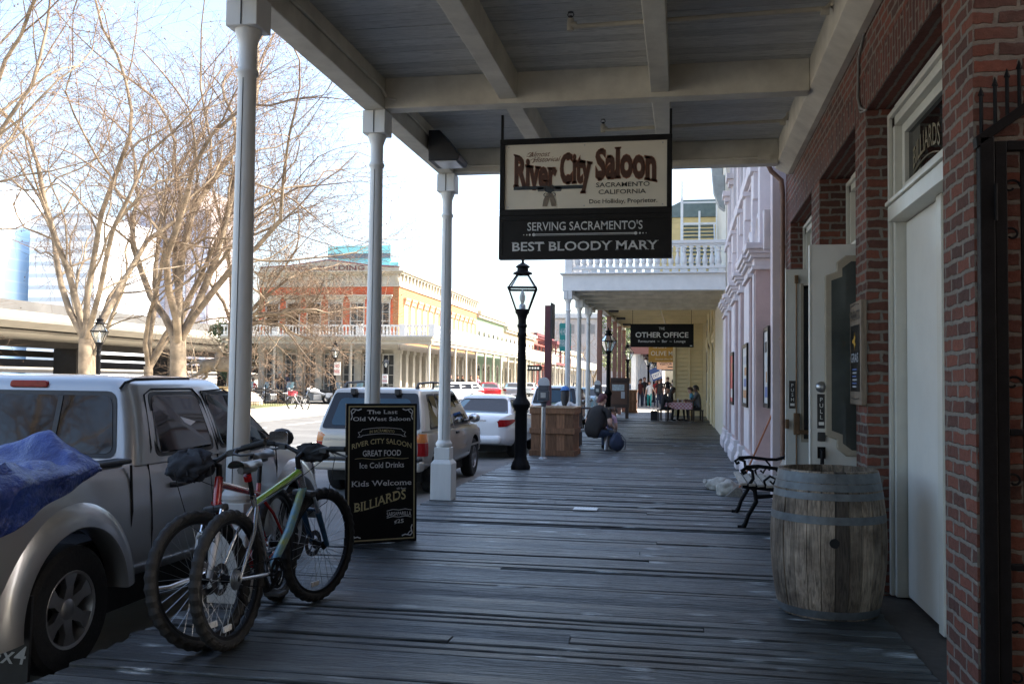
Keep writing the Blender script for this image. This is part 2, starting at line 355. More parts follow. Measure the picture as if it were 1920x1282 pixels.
# boardwalk: every plank a board of its own with slightly different height, cup and end
b=MB(); y=-12.0
while y<49.6:
    w=.142+rnd.uniform(-.01,.01) if y<24 else .3
    cuts=[-3.16+rnd.uniform(-.02,.02)]
    if y<30 and rnd.random()<.16: cuts.append(rnd.uniform(-1.6,.3))
    cuts.append(1.30)
    for a,c in zip(cuts,cuts[1:]):
        dz=rnd.uniform(-.007,.005); tl=rnd.gauss(0,.0055); n=6; k=len(b.v); yy=y+w
        vs=[]
        for i in range(n+1):
            x=a+.003+(c-a-.006)*i/n; wv=rnd.uniform(-.0022,.0022); e=rnd.uniform(-.0025,.0025)
            vs+=[(x,y+.006+e,dz+tl-.006),(x,y+.016+e,dz+tl+wv),(x,yy-.016+e,dz-tl+wv),(x,yy-.006+e,dz-tl-.006),(x,yy-.006+e,-.05),(x,y+.006+e,-.05)]
        fs=[]
        for i in range(n):
            for j in range(6): fs.append((i*6+j,i*6+(j+1)%6,(i+1)*6+(j+1)%6,(i+1)*6+j))
        fs+=[[5,4,3,2,1,0],[n*6+j for j in range(6)]]
        b.add(vs,fs)
    y+=w
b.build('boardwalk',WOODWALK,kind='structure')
g=MB(); g.bx(-3.12,1.3,-12,50,-.27,-.056); g.bx(-3.2,-3.12,-12,50,ZR-.02,-.055); g.build('boardwalk_curb',pm('curb_timber',(.05,.045,.04),.8,v=.3,s=6,bump=.4,bs=30),kind='structure')
g=MB(); g.bx(1.303,2.2,4.2,12.7,-.25,-.012); g.build('threshold_slab',pm('worn_threshold',(.05,.043,.038),.75,v=.3,s=5,bump=.3,bs=40),kind='structure')
g=MB(); g.bx(-3.16,6,50.02,57.5,-.25,-.02); g.bx(-3.16,1.4,57.52,160,-.25,.0); g.build('far_sidewalk',pm('far_walk_concrete',(.36,.33,.29),.85,v=.2,s=1),kind='structure')
g=MB(); g.bx(1.42,3.0,-3,4.2,-.25,-.006); g.bx(1.303,1.42,-3,4.2,-.25,-.004); g.build('alley_paving',pm('alley_brick_paving',(.10,.07,.06),.85,v=.3,s=9,bump=.4,bs=40),kind='structure')

# ================================================================= covered porch over the walk
PY=[5.99,8.79,11.62]
po=thing('porch_roof','cream timber porch roof on turned posts over the near boardwalk, saloon sign hanging below','porch roof',(-3,8.8,0),world=True)
c=MB(); y=-13.0  # roof runs on unseen behind the camera to darken the foreground
while y<11.7:
    c.bx(-3.1,1.325,y+.004,min(y+.142,11.73),4.475+rnd.uniform(-.002,.002),4.51); y+=.145
c.build('ceiling',CEILM,po)
c=MB(); c.bx(-3.28,1.32,-13,11.95,4.514,4.6); c.build('roof_deck',pm('porch_roofing',(.12,.12,.12),.9),po)
c=MB(); c.bx(-3.1,-2.9,-13,11.74,4.16,4.474); c.build('edge_beam',CREAM,po,bev=.008)
for yy in [0.4,3.2]+PY:
    c=MB(); c.bx(-2.898,1.12,yy-.09,yy+.09,4.17,4.474); c.build('cross_beam',CREAM,po,bev=.008)
for x in (-1.66,-.22):
    for a,b_ in zip([-3,.49,3.29,6.08,8.88],[.31,3.11,5.90,8.70,11.53]):
        c=MB(); c.bx(x-.085,x+.085,a,b_,4.215,4.474); c.build('joist',CREAM,po,bev=.006)
c=MB(); c.prism([(1.122,4.474),(1.122,4.20),(1.27,4.12),(1.327,4.12),(1.327,4.474)],'y',-3,11.95); c.build('wall_ledger',CREAM,po,bev=.006)
c=MB(); c.tube([(-2.885,-3,4.33),(-2.885,4,4.33),(-2.885,8.55,4.33),(-2.87,8.66,4.28)],.016,8); c.tube([(-2.86,8.69,4.27),(-2.78,8.695,4.25)],.014,8)
c.tube([(-2.885,8.9,4.35),(-2.885,10.2,4.33),(-2.885,11.3,4.28),(-2.8,11.51,4.25),(-1.5,11.51,4.23),(0,11.51,4.235),(1.0,11.51,4.24)],.014,8); c.box((.95,11.5,4.24),(.14,.05,.07))
c.build('conduit',CREAM,po,sm=50)
SPR=pm('cream_pipe',(.50,.45,.35),.45,v=.1,s=8)
for yy in (7.35,10.45):
    c=MB(); z=4.385; c.tube([(1.16,yy,z+.06),(1.10,yy,z+.035),(1.06,yy,z),(-.92,yy,z-.03)],.019,10); c.tube([(-.9,yy,z-.06),(-.9,yy,z+.035)],.028,10)
    for x in (1.06,-.88): c.tube([(x-.03,yy,z-.02),(x+.03,yy,z-.02)],.029,10)
    c.lathe([(.03,z-.04),(.036,z),(.03,z+.04)],(1.13,yy,.05),10)
    pp=c.build('sprinkler_pipe',SPR,po,sm=50)
    c=MB(); c.tube([(-.9,yy,z+.03),(-.9,yy,z+.06)],.014,8)
    for s in (-1,1): c.tube([(-.9+s*.014,yy,z+.05),(-.9+s*.026,yy,z+.07),(-.9+s*.012,yy,z+.092)],.004,6)
    c.lathe([(.0,z+.09),(.024,z+.09),(.024,z+.095),(0,z+.096)],(-.9,yy,0),10); c.build('sprinkler_head',BLKPL,pp,sm=50)
c=MB(); c.prism([(-2.87,4.36),(-2.74,4.36),(-2.50,4.06),(-2.52,4.01),(-2.87,4.01)],'y',10.2,10.62)
fx=c.build('floodlight',BLKPL,po,bev=.01)
c=MB(); c.bx(-2.80,-2.55,10.23,10.59,4.0,4.009); c.build('lens',pm('frosted_lens',(.6,.62,.64),.2,v=.05),fx)
def porch_post(par,x,y,h=4.16,bw=.27,hb=.46,mat=None,cap=True):
    m=mat or POSTM; p=MB()
    prof=[(.078,hb+.29),(.078,.75+.05),(.072,2.2),(.062,3.52),(.062,3.60),(.074,3.615),(.078,3.63),(.074,3.645),(.062,3.66),(.062,3.82),(.066,3.84),(.078,3.875),(.09,3.905),(.092,3.93)]
    p.lathe([(r,z if z<1 else z+h-4.16) for r,z in prof],(x,y,0),24); o=p.build('post',m,par,sm=40)
    p=MB(); d=bw/2; e=d-.035
    p.bx(x-d,x+d,y-d,y+d,0,hb); p.lathe([(d*1.414,hb),(e*1.414,hb+.05)],(x,y,0),4,sq=True); p.bx(x-e,x+e,y-e,y+e,hb+.05,hb+.2)
    p.lathe([(.088,hb+.20),(.105,hb+.225),(.105,hb+.25),(.088,hb+.275),(.08,hb+.29)],(x,y,0),24); p.build('base',m,o,bev=.006)
    if cap:
        p=MB(); p.bx(x-.115,x+.115,y-.115,y+.115,h-.23,h-.002); p.build('capital',m,o,bev=.006)
        p=MB(); p.bx(x-.004,x+.004,y-.0035-.117,y-.116,h-.225,h-.01); p.tube([(x+.0,y-.0795,hb+.3),(x+.002,y-.0725,2.2+h-4.16),(x,y-.0635,3.58+h-4.16)],.0028,4); p.build('split_seam',BLKPL,o)
    return o
for yy in PY: porch_post(po,-3.0,yy)

# ================================================================= brick saloon building (right)
DOORP=pm('white_door_paint',(.62,.62,.585),.4,v=.05,s=3,bump=.1,bs=14)
FRAMEP=pm('cream_frame_paint',(.56,.55,.49),.4,v=.07,s=4,bump=.08,bs=20)
TAUPE=pm('taupe_moulding',(.36,.32,.25),.4,v=.1,s=8)
sb=thing('brick_saloon','old dark red brick saloon with cream door frames along the right of the boardwalk','building',(1.33,8.6,0),world=True)
w=MB(); P=[(4.63,5.15),(7.22,7.65),(9.62,10.2),(12.17,12.67)]
for a,b_ in P: w.bx(1.33,1.76,a,b_,-.2,3.55)
w.bx(1.33,1.76,4.63,12.67,3.83,9.0); w.bx(1.764,12,4.63,4.93,-.2,9); w.bx(1.764,12,12.37,12.67,-.2,9); w.bx(11.7,12,4.94,12.36,-.2,9)
w.bx(1.33,1.76,4.63,12.67,3.553,3.826,1)
w.build('wall',[BRICK,BRICKS],sb)
w=MB(); w.bx(1.25,12.1,4.55,12.69,9.003,9.2); w.build('roof',pm('flat_roof',(.1,.1,.1),.9),sb)
w=MB(); w.bx(1.9,11.6,4.95,12.3,-.14,-.02); w.build('interior_floor',pm('inside_boards',(.05,.04,.035),.7),sb)
BUTT=dict(bev=.004)
def jambs(a,b_,X,mid=None):
    f=MB()
    for y0,y1 in ((a,a+.1),(b_-.1,b_)):
        f.bx(X-.07,X+.12,y0,y1,0,3.4)
    f.bx(X-.07,X+.12,a+.1,b_-.1,3.4,3.548); f.bx(X-.10,X-.072,a,a+.045,0,3.5); f.bx(X-.10,X-.072,b_-.045,b_,0,3.5); f.bx(X-.10,X-.072,a+.045,b_-.045,3.46,3.5)
    f.bx(X-.12,X+.12,a+.102,b_-.102,2.69,2.80); f.bx(X-.14,X+.0,a+.102,b_-.102,2.803,2.83)
    return f.build('door_frame',FRAMEP,sb,**BUTT)
def transom(a,b_,X,word):
    f=MB(); z0,z1=2.832,3.398; a+=.102; b_-=.102
    f.bx(X-.02,X+.05,a,b_,z0,z0+.13); f.bx(X-.02,X+.05,a,b_,z1-.07,z1); f.bx(X-.02,X+.05,a,a+.08,z0+.13,z1-.07); f.bx(X-.02,X+.05,b_-.08,b_,z0+.13,z1-.07)
    t=f.build('transom_window',FRAMEP,sb,**BUTT)
    f=MB(); f.bx(X+.01,X+.016,a+.08,b_-.08,z0+.13,z1-.07); f.build('pane',GLASSD,t)
    if not word: return
    gold=pm('gilt_lettering',(.20,.165,.10),.5,v=.2,s=20); f=MB(); L=.70; yc=b_-.56
    put_text(f,text2d(word,.22,.003,.9,.025),(X+.006,yc,z0+.19),(0,-1,0),(0,0,1),width=L,warp=lambda x,y:(x,y*.95+.06*(1-(2*x/L)**2)))
    pts=[(X+.006,yc-L/2*q,z0+.15+.05*(1-q*q)) for q in [i/10-1 for i in range(21)]]; f.tube(pts,.005,4); f.build('lettering',gold,t)
jambs(5.15,7.22,1.58); jambs(7.65,9.62,1.68); jambs(10.2,12.17,1.58)
transom(5.15,7.22,1.58,'BILLIARDS'); transom(7.65,9.62,1.68,None); transom(10.2,12.17,1.58,None)
def flat_door(y0,y1,X,hy):
    f=MB(); f.bx(X,X+.045,y0,y1,.015,2.685); f.bx(X-.006,X,hy,hy+.07*(1 if hy<(y0+y1)/2 else -1),.015,2.685)
    d=f.build('door',DOORP,sb,bev=.003)
    for z in (.55,1.35,2.3):
        f=MB(); f.bx(X-.012,X-.0065,hy+.01,hy+.05,z,z+.13); f.tube([(X-.016,hy+.03,z),(X-.016,hy+.03,z+.13)],.007,8); f.build('hinge',FRAMEP,d)
f=MB(); f.bx(1.55,1.68,6.06,6.17,.0,2.688); f.build('door_post',FRAMEP,sb,**BUTT)
flat_door(6.18,7.11,1.585,6.18); flat_door(5.26,6.05,1.585,5.26); flat_door(10.31,11.17,1.585,10.31); flat_door(11.18,12.06,1.585,12.06)
def sign_plate(word,x,y,z,par,h=.27,w_=.062):
    f=MB(); f.bx(x-w_/2,x+w_/2,y-.004,y,z-h/2,z+h/2); o=f.build('push_plate',BLKPL,par)
    f=MB()
    for i,ch in enumerate(word): put_text(f,text2d(ch,.045,.004),(x,y-.0055,z+h/2-.06-i*.046),(1,0,0),(0,0,1))
    f.bx(x-.02,x+.02,y-.006,y-.0045,z-h/2+.025,z-h/2+.05); f.build('lettering',WHITEP,o); return o
# near leaf of the saloon door, swung open across the walk
x0,x1,yL=.985,1.66,7.70
f=MB(); f.bx(x0,x1,yL,yL+.045,.02,2.62); f.bx(x0+.002,x0+.012,yL-.006,yL,.03,2.61); lf=f.build('open_door',DOORP,sb,bev=.004)
def notched(x0,x1,z0,z1,n): return [(x0,z0+n),(x0+n*.55,z0+n*.8),(x0+n*.55,z0+n*.35),(x0+n,z0),(x1-n,z0),(x1-n*.55,z0+n*.35),(x1-n*.55,z0+n*.8),(x1,z0+n),(x1,z1-n),(x1-n*.55,z1-n*.8),(x1-n*.55,z1-n*.35),(x1-n,z1),(x0+n,z1),(x0+n*.55,z1-n*.35),(x0+n*.55,z1-n*.8),(x0,z1-n)]
f=MB(); f.prism(notched(1.10,1.60,.95,2.53,.16),'y',yL-.022,yL-.001); f.build('window_moulding',TAUPE,lf,bev=.012)
f=MB(); f.prism(notched(1.15,1.55,1.0,2.48,.15),'y',yL-.027,yL-.0225); f.build('window_pane',pm('door_mirror_glass',(.055,.065,.062),.07,v=.4,s=2),lf)
f=MB(); f.lathe([(.0,.03),(.02,.03),(.03,.022),(.042,.012),(.045,0)],(1.075,yL,1.49),20,rot=Matrix.Rotation(PI/2,3,'X')); f.lathe([(0,.05),(.01,.05),(.012,.03)],(1.075,yL,1.49),10,rot=Matrix.Rotation(PI/2,3,'X')); f.build('lock',STEEL,lf,sm=40)
sign_plate('PULL',1.075,yL-.001,1.30,lf)
f=MB(); f.bx(1.045,1.105,yL-.02,yL,1.065,1.135); f.build('latch',BLKPL,lf,bev=.004)
f=MB(); f.bx(1.045,1.105,yL-.012,yL,.93,1.02); f.tube([(1.075,yL-.012,1.0),(1.075,yL-.06,.99),(1.072,yL-.065,.9),(1.068,yL-.04,.72),(1.068,yL,.68)],[.014,.014,.016,.013,.01],8); f.build('handle',IRON,lf,sm=40)
f=MB(); f.bx(1.39,1.45,yL-.0285,yL-.0275,1.05,1.18); put_text(f,text2d('B',.06,.004),(1.41,yL-.0295,1.09),(1,0,0),(0,0,1),mi=1); f.build('sticker',[WHITEP,BLKPL],lf)
# far leaf
yL=9.50
f=MB(); f.bx(1.0,1.66,yL,yL+.045,.02,2.64); f.bx(.992,1.0,yL-.002,yL+.047,.02,2.66); lf=f.build('open_door',DOORP,sb,bev=.004)
f=MB(); f.bx(1.16,1.50,yL-.006,yL-.001,.98,2.48); f.build('window_pane',GLASSD,lf)
f=MB(); f.bx(1.135,1.16,yL-.012,yL-.001,.95,2.5); f.bx(1.5,1.525,yL-.012,yL-.001,.95,2.5); f.bx(1.16,1.5,yL-.012,yL-.001,.95,.98); f.build('window_moulding',TAUPE,lf)
sign_plate('PUSH',1.055,yL-.001,1.41,lf)
BRONZE=pm('bronze_bar',(.16,.10,.06),.4,.7,v=.2,s=14)
f=MB(); f.tube([(1.092,yL-.02,.12),(1.092,yL-.02,2.55)],.009,8); f.bx(1.065,1.12,yL-.05,yL,1.02,1.23); f.bx(1.075,1.11,yL-.035,yL,2.5,2.58); f.bx(1.1,1.5,yL-.075,yL-.045,1.03,1.07); f.bx(.985,1.02,yL-.05,yL-.012,1.08,1.17); f.build('exit_bar',BRONZE,lf,bev=.004)
# brown downspout and grey wiring on the wall
f=MB(); f.tube([(1.05,12.5,4.6),(1.07,12.52,4.42),(1.13,12.55,4.3),(1.26,12.57,4.18),(1.275,12.57,4.0),(1.275,12.57,.12)],.032,12)
for z in (.6,2.1,3.3): f.tube([(1.275,12.57,z-.02),(1.275,12.57,z+.02)],.037,12)
f.build('downspout',pm('copper_brown_pipe',(.20,.11,.075),.5,v=.15,s=10),sb,sm=50)
f=MB(); yy=7.56
for k,(dx,dy) in enumerate(((0,0),(.012,.012),(-.01,.02))):
    f.tube([(1.2+dx,6.6+dy,4.46),(1.315,6.9+dy,4.25-dx),(1.317,7.42+dy,4.02),(1.318,7.47+dy,3.72),(1.316,7.35+dy,3.60-dx*2),(1.33,7.2+dy,3.545)],.008,6)
f.build('wiring',pm('grey_cable',(.18,.175,.165),.6,v=.2),sb,sm=60)
f=MB(); f.tube([(1.15,6.75,4.45),(1.20,6.8,4.38),(1.31,6.95,4.22)],.016,8); f.build('wiring',BLKPL,sb,sm=60)

# ================================================================= iron gate at the alley corner
gt=thing('iron_gate','black wrought iron alley gate with spear tops and scrolls at far right','gate',(1.36,4.58,0),world=True)
f=MB(); yg=4.585; f.bx(1.336,1.40,yg-.03,yg+.03,0,2.65); f.bx(2.46,2.52,yg-.03,yg+.03,0,3.0); f.build('frame_post',IRON,gt,bev=.005)
f=MB(); f.bx(1.402,1.455,yg-.02,yg+.02,.05,2.63); f.bx(1.455,2.45,yg-.02,yg+.02,2.585,2.63); f.bx(1.455,2.45,yg-.02,yg+.02,.06,.11); f.bx(2.40,2.45,yg-.02,yg+.02,.11,2.585); f.bx(1.456,2.40,yg-.015,yg+.015,1.285,1.315); f.bx(1.456,2.40,yg-.015,yg+.015,.68,.71); f.build('gate_frame',IRON,gt,bev=.004)
for x in (1.525,1.69,1.855,2.02,2.185): 
    f=MB(); f.bx(x-.008,x+.008,yg-.008,yg+.008,.11,2.585); f.build('bar',IRON,gt)
def scroll(cx,cz,s,fl):
    pts=[]
    for i in range(22):
        a=i/21*3.6*PI/2; r=s*(1-.72*i/21); pts.append((cx+fl*r*math.cos(a),yg,cz+r*math.sin(a)*.9))
    f=MB(); f.tube(pts,.006,6); f.build('scroll',IRON,gt,sm=60)
for z in (2.42,2.2,.42,.2,1.52,1.08): scroll(1.475,z,.042,1 if z in (2.42,.42,1.52) else -1); scroll(1.575,z,.042,-1)
f=MB(); f.prism([(1.325,2.60),(2.5,3.45),(2.5,3.50),(1.32,2.652)],'y',yg-.03,yg+.03); f.build('sloping_rail',IRON,gt,bev=.004)
for i in range(14):
    x=1.352+i*.052+.008*(i>0); z=2.66+(x-1.33)*.723; f=MB(); f.lathe([(.009,z-.02),(.009,z+.17),(.015,z+.172),(.001,z+.215)],(x,yg,0),4); f.build('spear',IRON,gt)
f=MB(); f.bx(1.398,1.405,yg-.036,yg-.03,2.27,2.42); f.tube([(1.401,yg-.036,2.26),(1.401,yg-.036,2.43)],.007,8); f.build('hinge',IRON,gt)
# unseen building added this side of the alley to keep the foreground shaded
nb=thing('sun_block_building','unseen brick building added beside the alley to block the sun','building',(1.42,-3,0),world=True)
w=MB(); w.bx(1.42,12,-9,2.4,-.2,9); w.build('wall',BRICK,nb)
w=MB(); w.bx(1.36,12.05,-9.05,2.45,9.002,9.2); w.build('roof',pm('flat_roof',(.1,.1,.1),.9),nb)

# ================================================================= pale pink building with pilasters and arches
PINK=pm('pink_stucco',(.68,.58,.585),.8,v=.08,s=1.4,bump=.15,bs=26,c2=(.60,.51,.505))
PINKT=pm('pink_grey_trim',(.68,.61,.61),.7,v=.09,s=3,bump=.1,bs=18)
PINKD=pm('dusky_pink_shaft',(.52,.38,.36),.75,v=.1,s=3,bump=.1,bs=18)
pk=thing('pink_building','pale pink stucco building with pilasters and arched mouldings beyond the brick saloon','building',(1.25,18.8,0),world=True)
w=MB(); w.bx(1.25,12,12.70,25.0,-.2,9.5); w.build('wall',PINK,pk)
w=MB(); w.bx(.85,12.05,12.69,25.02,9.503,9.9); w.bx(1.0,1.248,12.69,25.0,9.1,9.5); w.build('cornice',PINKT,pk)
w=MB(); w.bx(1.16,1.248,12.705,13.0,-.02,9.0); w.build('corner_strip',PINK,pk)
pil=[(13.95,.21),(15.4,.64),(17.4,.21),(19.5,.64),(21.6,.21),(23.6,.64)]
for i,(yy,hw_) in enumerate(pil):
    f=MB(); f.bx(1.02,1.248,yy-hw_,yy+hw_,.42,3.15); f.bx(.998,1.02,yy-hw_+.07,yy+hw_-.07,.5,3.1,1); o=f.build('pilaster',[PINKD,PINKT],pk,bev=.006)
    f=MB(); f.bx(.93,1.248,yy-hw_-.08,yy+hw_+.08,0,.20); f.prism([(.94,.2),(1.248,.2),(1.248,.3),(.985,.3)],'y',yy-hw_-.06,yy+hw_+.06); f.bx(.98,1.248,yy-hw_-.04,yy+hw_+.04,.30,.42); f.build('base',PINKT,o,bev=.01)
    f=MB()
    for k,(d,z0,z1) in enumerate(((.03,3.15,3.21),(.0,3.21,3.32),(.05,3.32,3.38),(.085,3.38,3.44),(.12,3.44,3.53))): f.bx(1.0-d,1.248,yy-hw_-.01-d,yy+hw_+.01+d,z0,z1-.001)
    f.build('capital',PINKT,o,bev=.006)
    f=MB(); f.bx(1.08,1.248,yy-.17,yy+.17,3.53,6.0); f.bx(1.0,1.248,yy-.24,yy+.24,6.0,6.12); f.bx(.95,1.248,yy-.3,yy+.3,6.12,6.25); f.build('upper_pilaster',PINKT,pk,bev=.006)
bays=[14.72,16.62,18.22,20.75,22.4]
for yy in bays:
    f=MB()
    for rr,d in ((.74,.10),(.64,.06),(.54,.14)):
        pts=[(1.25-d/2,yy-rr*math.cos(a),3.55+rr*1.0*math.sin(a)) for a in [PI*i/20 for i in range(21)]]; f.tube(pts,d*.55,6)
    f.build('arch_moulding',PINKT,pk,sm=50)
    f=MB(); f.prism([(yy-.09,4.35),(yy+.09,4.35),(yy+.14,4.75),(yy-.14,4.75)],'x',1.05,1.248); f.prism([(yy-.16,4.75),(yy+.16,4.75),(yy+.16,4.83),(yy-.16,4.83)],'x',1.0,1.248); f.build('keystone',PINKT,pk,bev=.01)
    f=MB(); f.bx(1.2,1.248,yy-.5,yy+.5,.15,3.2); sw=f.build('shop_window',FRAMEP,pk)
    f=MB(); f.bx(1.185,1.199,yy-.4,yy+.4,.9,3.1); f.build('pane',GLASSD,sw)
    f=MB(); f.bx(1.2,1.249,yy-.5,yy+.5,5.35,7.6); wn_=f.build('upper_window',FRAMEP,pk)
    f=MB(); f.bx(1.185,1.199,yy-.42,yy+.42,5.43,7.5); f.build('pane',GLASSD,wn_)
    f=MB(); f.bx(1.02,1.248,yy-.62,yy+.62,7.7,7.85); f.bx(1.08,1.248,yy-.55,yy+.55,7.62,7.7); f.bx(1.1,1.248,yy-.6,yy+.6,5.22,5.34); f.bx(1.1,1.199,yy-.6,yy-.5,5.35,7.6); f.bx(1.1,1.199,yy+.5,yy+.6,5.35,7.6); f.build('window_hood',PINKT,wn_)
    f=MB(); f.prism([(yy-.1,7.85),(yy+.1,7.85),(yy+.06,8.4),(yy-.06,8.4)],'x',1.0,1.248); f.bx(.95,1.248,yy-.14,yy+.14,8.4,8.5); f.build('bracket',PINKT,pk,bev=.01)
w=MB(); w.bx(1.05,1.248,12.71,24.95,4.95,5.1); w.bx(1.12,1.248,12.71,24.95,4.88,4.95); w.build('string_course',PINKT,pk,bev=.006)
# small quoin bracket near the downspout
w=MB(); w.prism([(13.05,3.9),(13.28,3.9),(13.22,3.35),(13.1,3.35)],'x',1.08,1.248); w.build('bracket',PINKT,pk,bev=.01)

# ================================================================= white balcony building
wb=thing('balcony_building','white painted building whose balustraded balcony crosses the walk behind the saloon sign','building',(1.05,29,0),world=True)
w=MB(); w.bx(1.1,12,25.03,33.2,-.2,8.6); w.build('wall',pm('ivory_boards',(.62,.59,.49),.6,v=.08,s=3,bump=.1,bs=12),wb)
w=MB(); w.bx(-3.22,1.098,25.0,25.2,3.98,4.42); w.bx(-3.22,-3.05,25.2,33.0,3.98,4.42); w.bx(-3.28,1.098,24.9,33.0,4.42,4.46); w.build('fascia',WHITEP,wb,bev=.01)
w=MB(); w.bx(-3.04,1.098,25.21,33.0,4.30,4.40); w.build('balcony_floor',CREAM,wb)
for yy in (26.6,28.0,29.4,30.8,32.2):
    w=MB(); w.bx(-3.04,1.098,yy-.08,yy+.08,4.02,4.298); w.build('cross_beam',CREAM,wb)
w=MB(); w.bx(-1.05,-.9,25.21,33,4.12,4.22); w.build('joist',CREAM,wb)
w=MB(); w.tube([(-.75,25.3,4.22),(-.72,29,4.2),(-.75,33,4.2)],.02,8); w.tube([(-.75,28.5,4.2),(-.9,28.5,4.05)],.02,6); w.build('sprinkler_pipe',SPR,wb,sm=50)
for yy in (25.11,27.9,30.63): porch_post(wb,-3.07,yy,h=3.98,bw=.2,hb=.12,mat=pm('white_post_paint',(.62,.62,.60),.5,v=.06,s=6))
def baluster_bm(f,x,y,z,h,r=.075,n=10):
    f.bx(x-r*.75,x+r*.75,y-r*.75,y+r*.75,z,z+h*.10); f.bx(x-r*.75,x+r*.75,y-r*.75,y+r*.75,z+h*.9,z+h)
    f.lathe([(r*.6,h*.1),(r*.95,h*.18),(r,h*.28),(r*.75,h*.45),(r*.45,h*.62),(r*.42,h*.70),(r*.75,h*.73),(r*.75,h*.77),(r*.5,h*.80),(r*.7,h*.9)],(x,y,z),n)
w=MB(); w.bx(-3.12,1.098,25.0,25.2,5.22,5.31); w.bx(-3.08,1.098,25.04,25.16,5.17,5.22); w.bx(-3.12,1.098,25.02,25.18,4.56,4.62); w.bx(-3.15,-2.95,24.99,25.2,4.46,5.36); w.bx(-3.14,-2.96,25.2,33,5.22,5.31); w.bx(-3.12,-2.98,25.2,33,4.56,4.62)
rl=w.build('balustrade',WHITEP,wb,bev=.008)
x=-2.82
while x<1.0:
    f=MB(); baluster_bm(f,x,25.1,4.62,.55); f.build('baluster',WHITEP,rl,sm=45); x+=.178
for yy in [25.5+.36*i for i in range(12)]:
    f=MB(); baluster_bm(f,-3.05,yy,4.62,.55); f.build('baluster',WHITEP,rl,sm=45)
f=MB(); x=-2.7
while x<1.0: f.bx(x,x+.17,25.06,25.14,4.46,4.56); x+=.24
f.build('rail_blocks',WHITEP,wb)
# outside stair climbing behind the balcony
YELS=pm('yellow_clapboard_paint',(.60,.47,.22),.65,v=.08,s=3,bump=.1,bs=14)
DGRN=pm('grey_green_paint',(.12,.16,.15),.6,v=.15,s=6)
w=MB()
for i in range(15): w.bx(.0,.95,28.6+i*.16,28.86+i*.16,4.62+i*.145,4.655+i*.145)
st=w.build('stair_tread',DGRN,wb)
w=MB(); w.bx(-.09,-.01,28.45,28.56,4.46,7.1); w.bx(.44,.50,28.4,28.46,4.46,6.7); w.bx(.955,1.0,28.45,28.56,4.46,6.9); w.bx(-.05,1.0,28.47,28.53,6.95,7.0); w.bx(-.08,-.02,31,31.1,4.46,8.2); w.prism([(28.5,4.5),(28.7,4.5),(31.2,6.72),(31.0,6.74)],'x',-.06,-.004); w.prism([(28.5,4.5),(28.7,4.5),(31.2,6.72),(31.0,6.74)],'x',.955,1.0); w.bx(-.05,1.0,28.47,28.53,6.3,6.36)
w.build('stair_frame',WHITEP,wb,bev=.006)
w=MB()
for i in range(14): w.box((.5,32.9,4.6+i*.2),(3.0,.04,.19),Matrix.Rotation(.12,3,'X'))
w.bx(-1.0,1.09,32.95,33.05,4.5,7.3); w.build('yellow_end_wall',YELS,wb)
w=MB(); w.prism([(-1.2,7.3),(.0,7.9),(1.1,7.9),(1.1,7.3)],'y',32.8,33.1); w.build('stair_landing',DGRN,wb)
for k,zz in enumerate((6.2,7.0)):
    w=MB(); w.prism([(0,0),(-.16,.12),(-.3,.5),(-.34,.95),(0,.95)],'y',25.6+k*1.4,26.0+k*1.4); w.xf(Matrix.Translation((1.098,0,zz))); w.build('cornice_bracket',pm('grey_bracket',(.3,.32,.32),.6),wb,bev=.02)
# ================================================================= yellow building with the second covered walk
YELP=pm('pale_yellow_boards',(.64,.55,.34),.65,v=.07,s=2,bump=.12,bs=12)
BRP=pm('brown_post_paint',(.25,.12,.085),.6,v=.12,s=6,bump=.15,bs=20)
yb=thing('yellow_building','yellow clapboard building with a brown posted walk behind the black OTHER OFFICE sign','building',(1.1,41,0),world=True)
w=MB(); w.bx(1.1,12,33.22,49.6,-.2,8.0)
for i in range(20): w.prism([(.02+i*.2,1.099),(.20+i*.2,1.099),(.20+i*.2,1.085),(.02+i*.2,1.065)],'x',0,1) if False else None
w.build('wall',YELP,yb)
w=MB()
for i in range(22): w.prism([(1.098,.0+i*.2),(1.065,.0+i*.2),(1.085,.195+i*.2),(1.098,.195+i*.2)],'y',33.3,44.8)
w.build('siding',YELP,yb)
w=MB(); w.bx(-3.0,1.098,33.25,49.6,4.52,4.62); w.build('ceiling',YELP,yb)
w=MB(); w.bx(-3.22,-3.0,33.05,49.6,4.30,4.62); w.bx(-3.0,1.098,33.05,33.24,4.34,4.62); w.build('edge_beam',CREAM,yb)
for yy in [35.3+1.8*i for i in range(8)]:
    w=MB(); w.bx(-2.99,1.098,yy-.07,yy+.07,4.34,4.518); w.build('cross_beam',YELP,yb)
for yy in (34.8,39.2,42.7,46.0,49.3):
    w=MB(); w.bx(-3.15,-2.97,yy-.09,yy+.09,0,4.30); w.build('post',BRP,yb,bev=.01)
w=MB(); w.bx(-.45,1.09,45.02,45.2,0,4.51)
for i in range(23): w.prism([(45.018,.0+i*.195),(44.90,.0+i*.195),(44.985,.188+i*.195),(45.018,.188+i*.195)],'x',-.33,.92)
w.build('siding_bay',YELP,yb)
w=MB(); w.bx(-.47,-.35,44.87,45.017,0,4.5); w.bx(.26,.33,44.87,44.899,0,4.5); w.bx(.93,1.08,44.87,45.017,0,4.5); w.bx(-.3,.25,44.87,44.899,3.2,3.28); w.build('siding_trim',pm('cream_yellow_trim',(.66,.58,.38),.6,v=.06),yb)
w=MB(); w.bx(.95,1.06,38.4,38.9,2.0,4.1); w.build('shutter',pm('dark_brown_shutter',(.05,.03,.025),.6),yb)
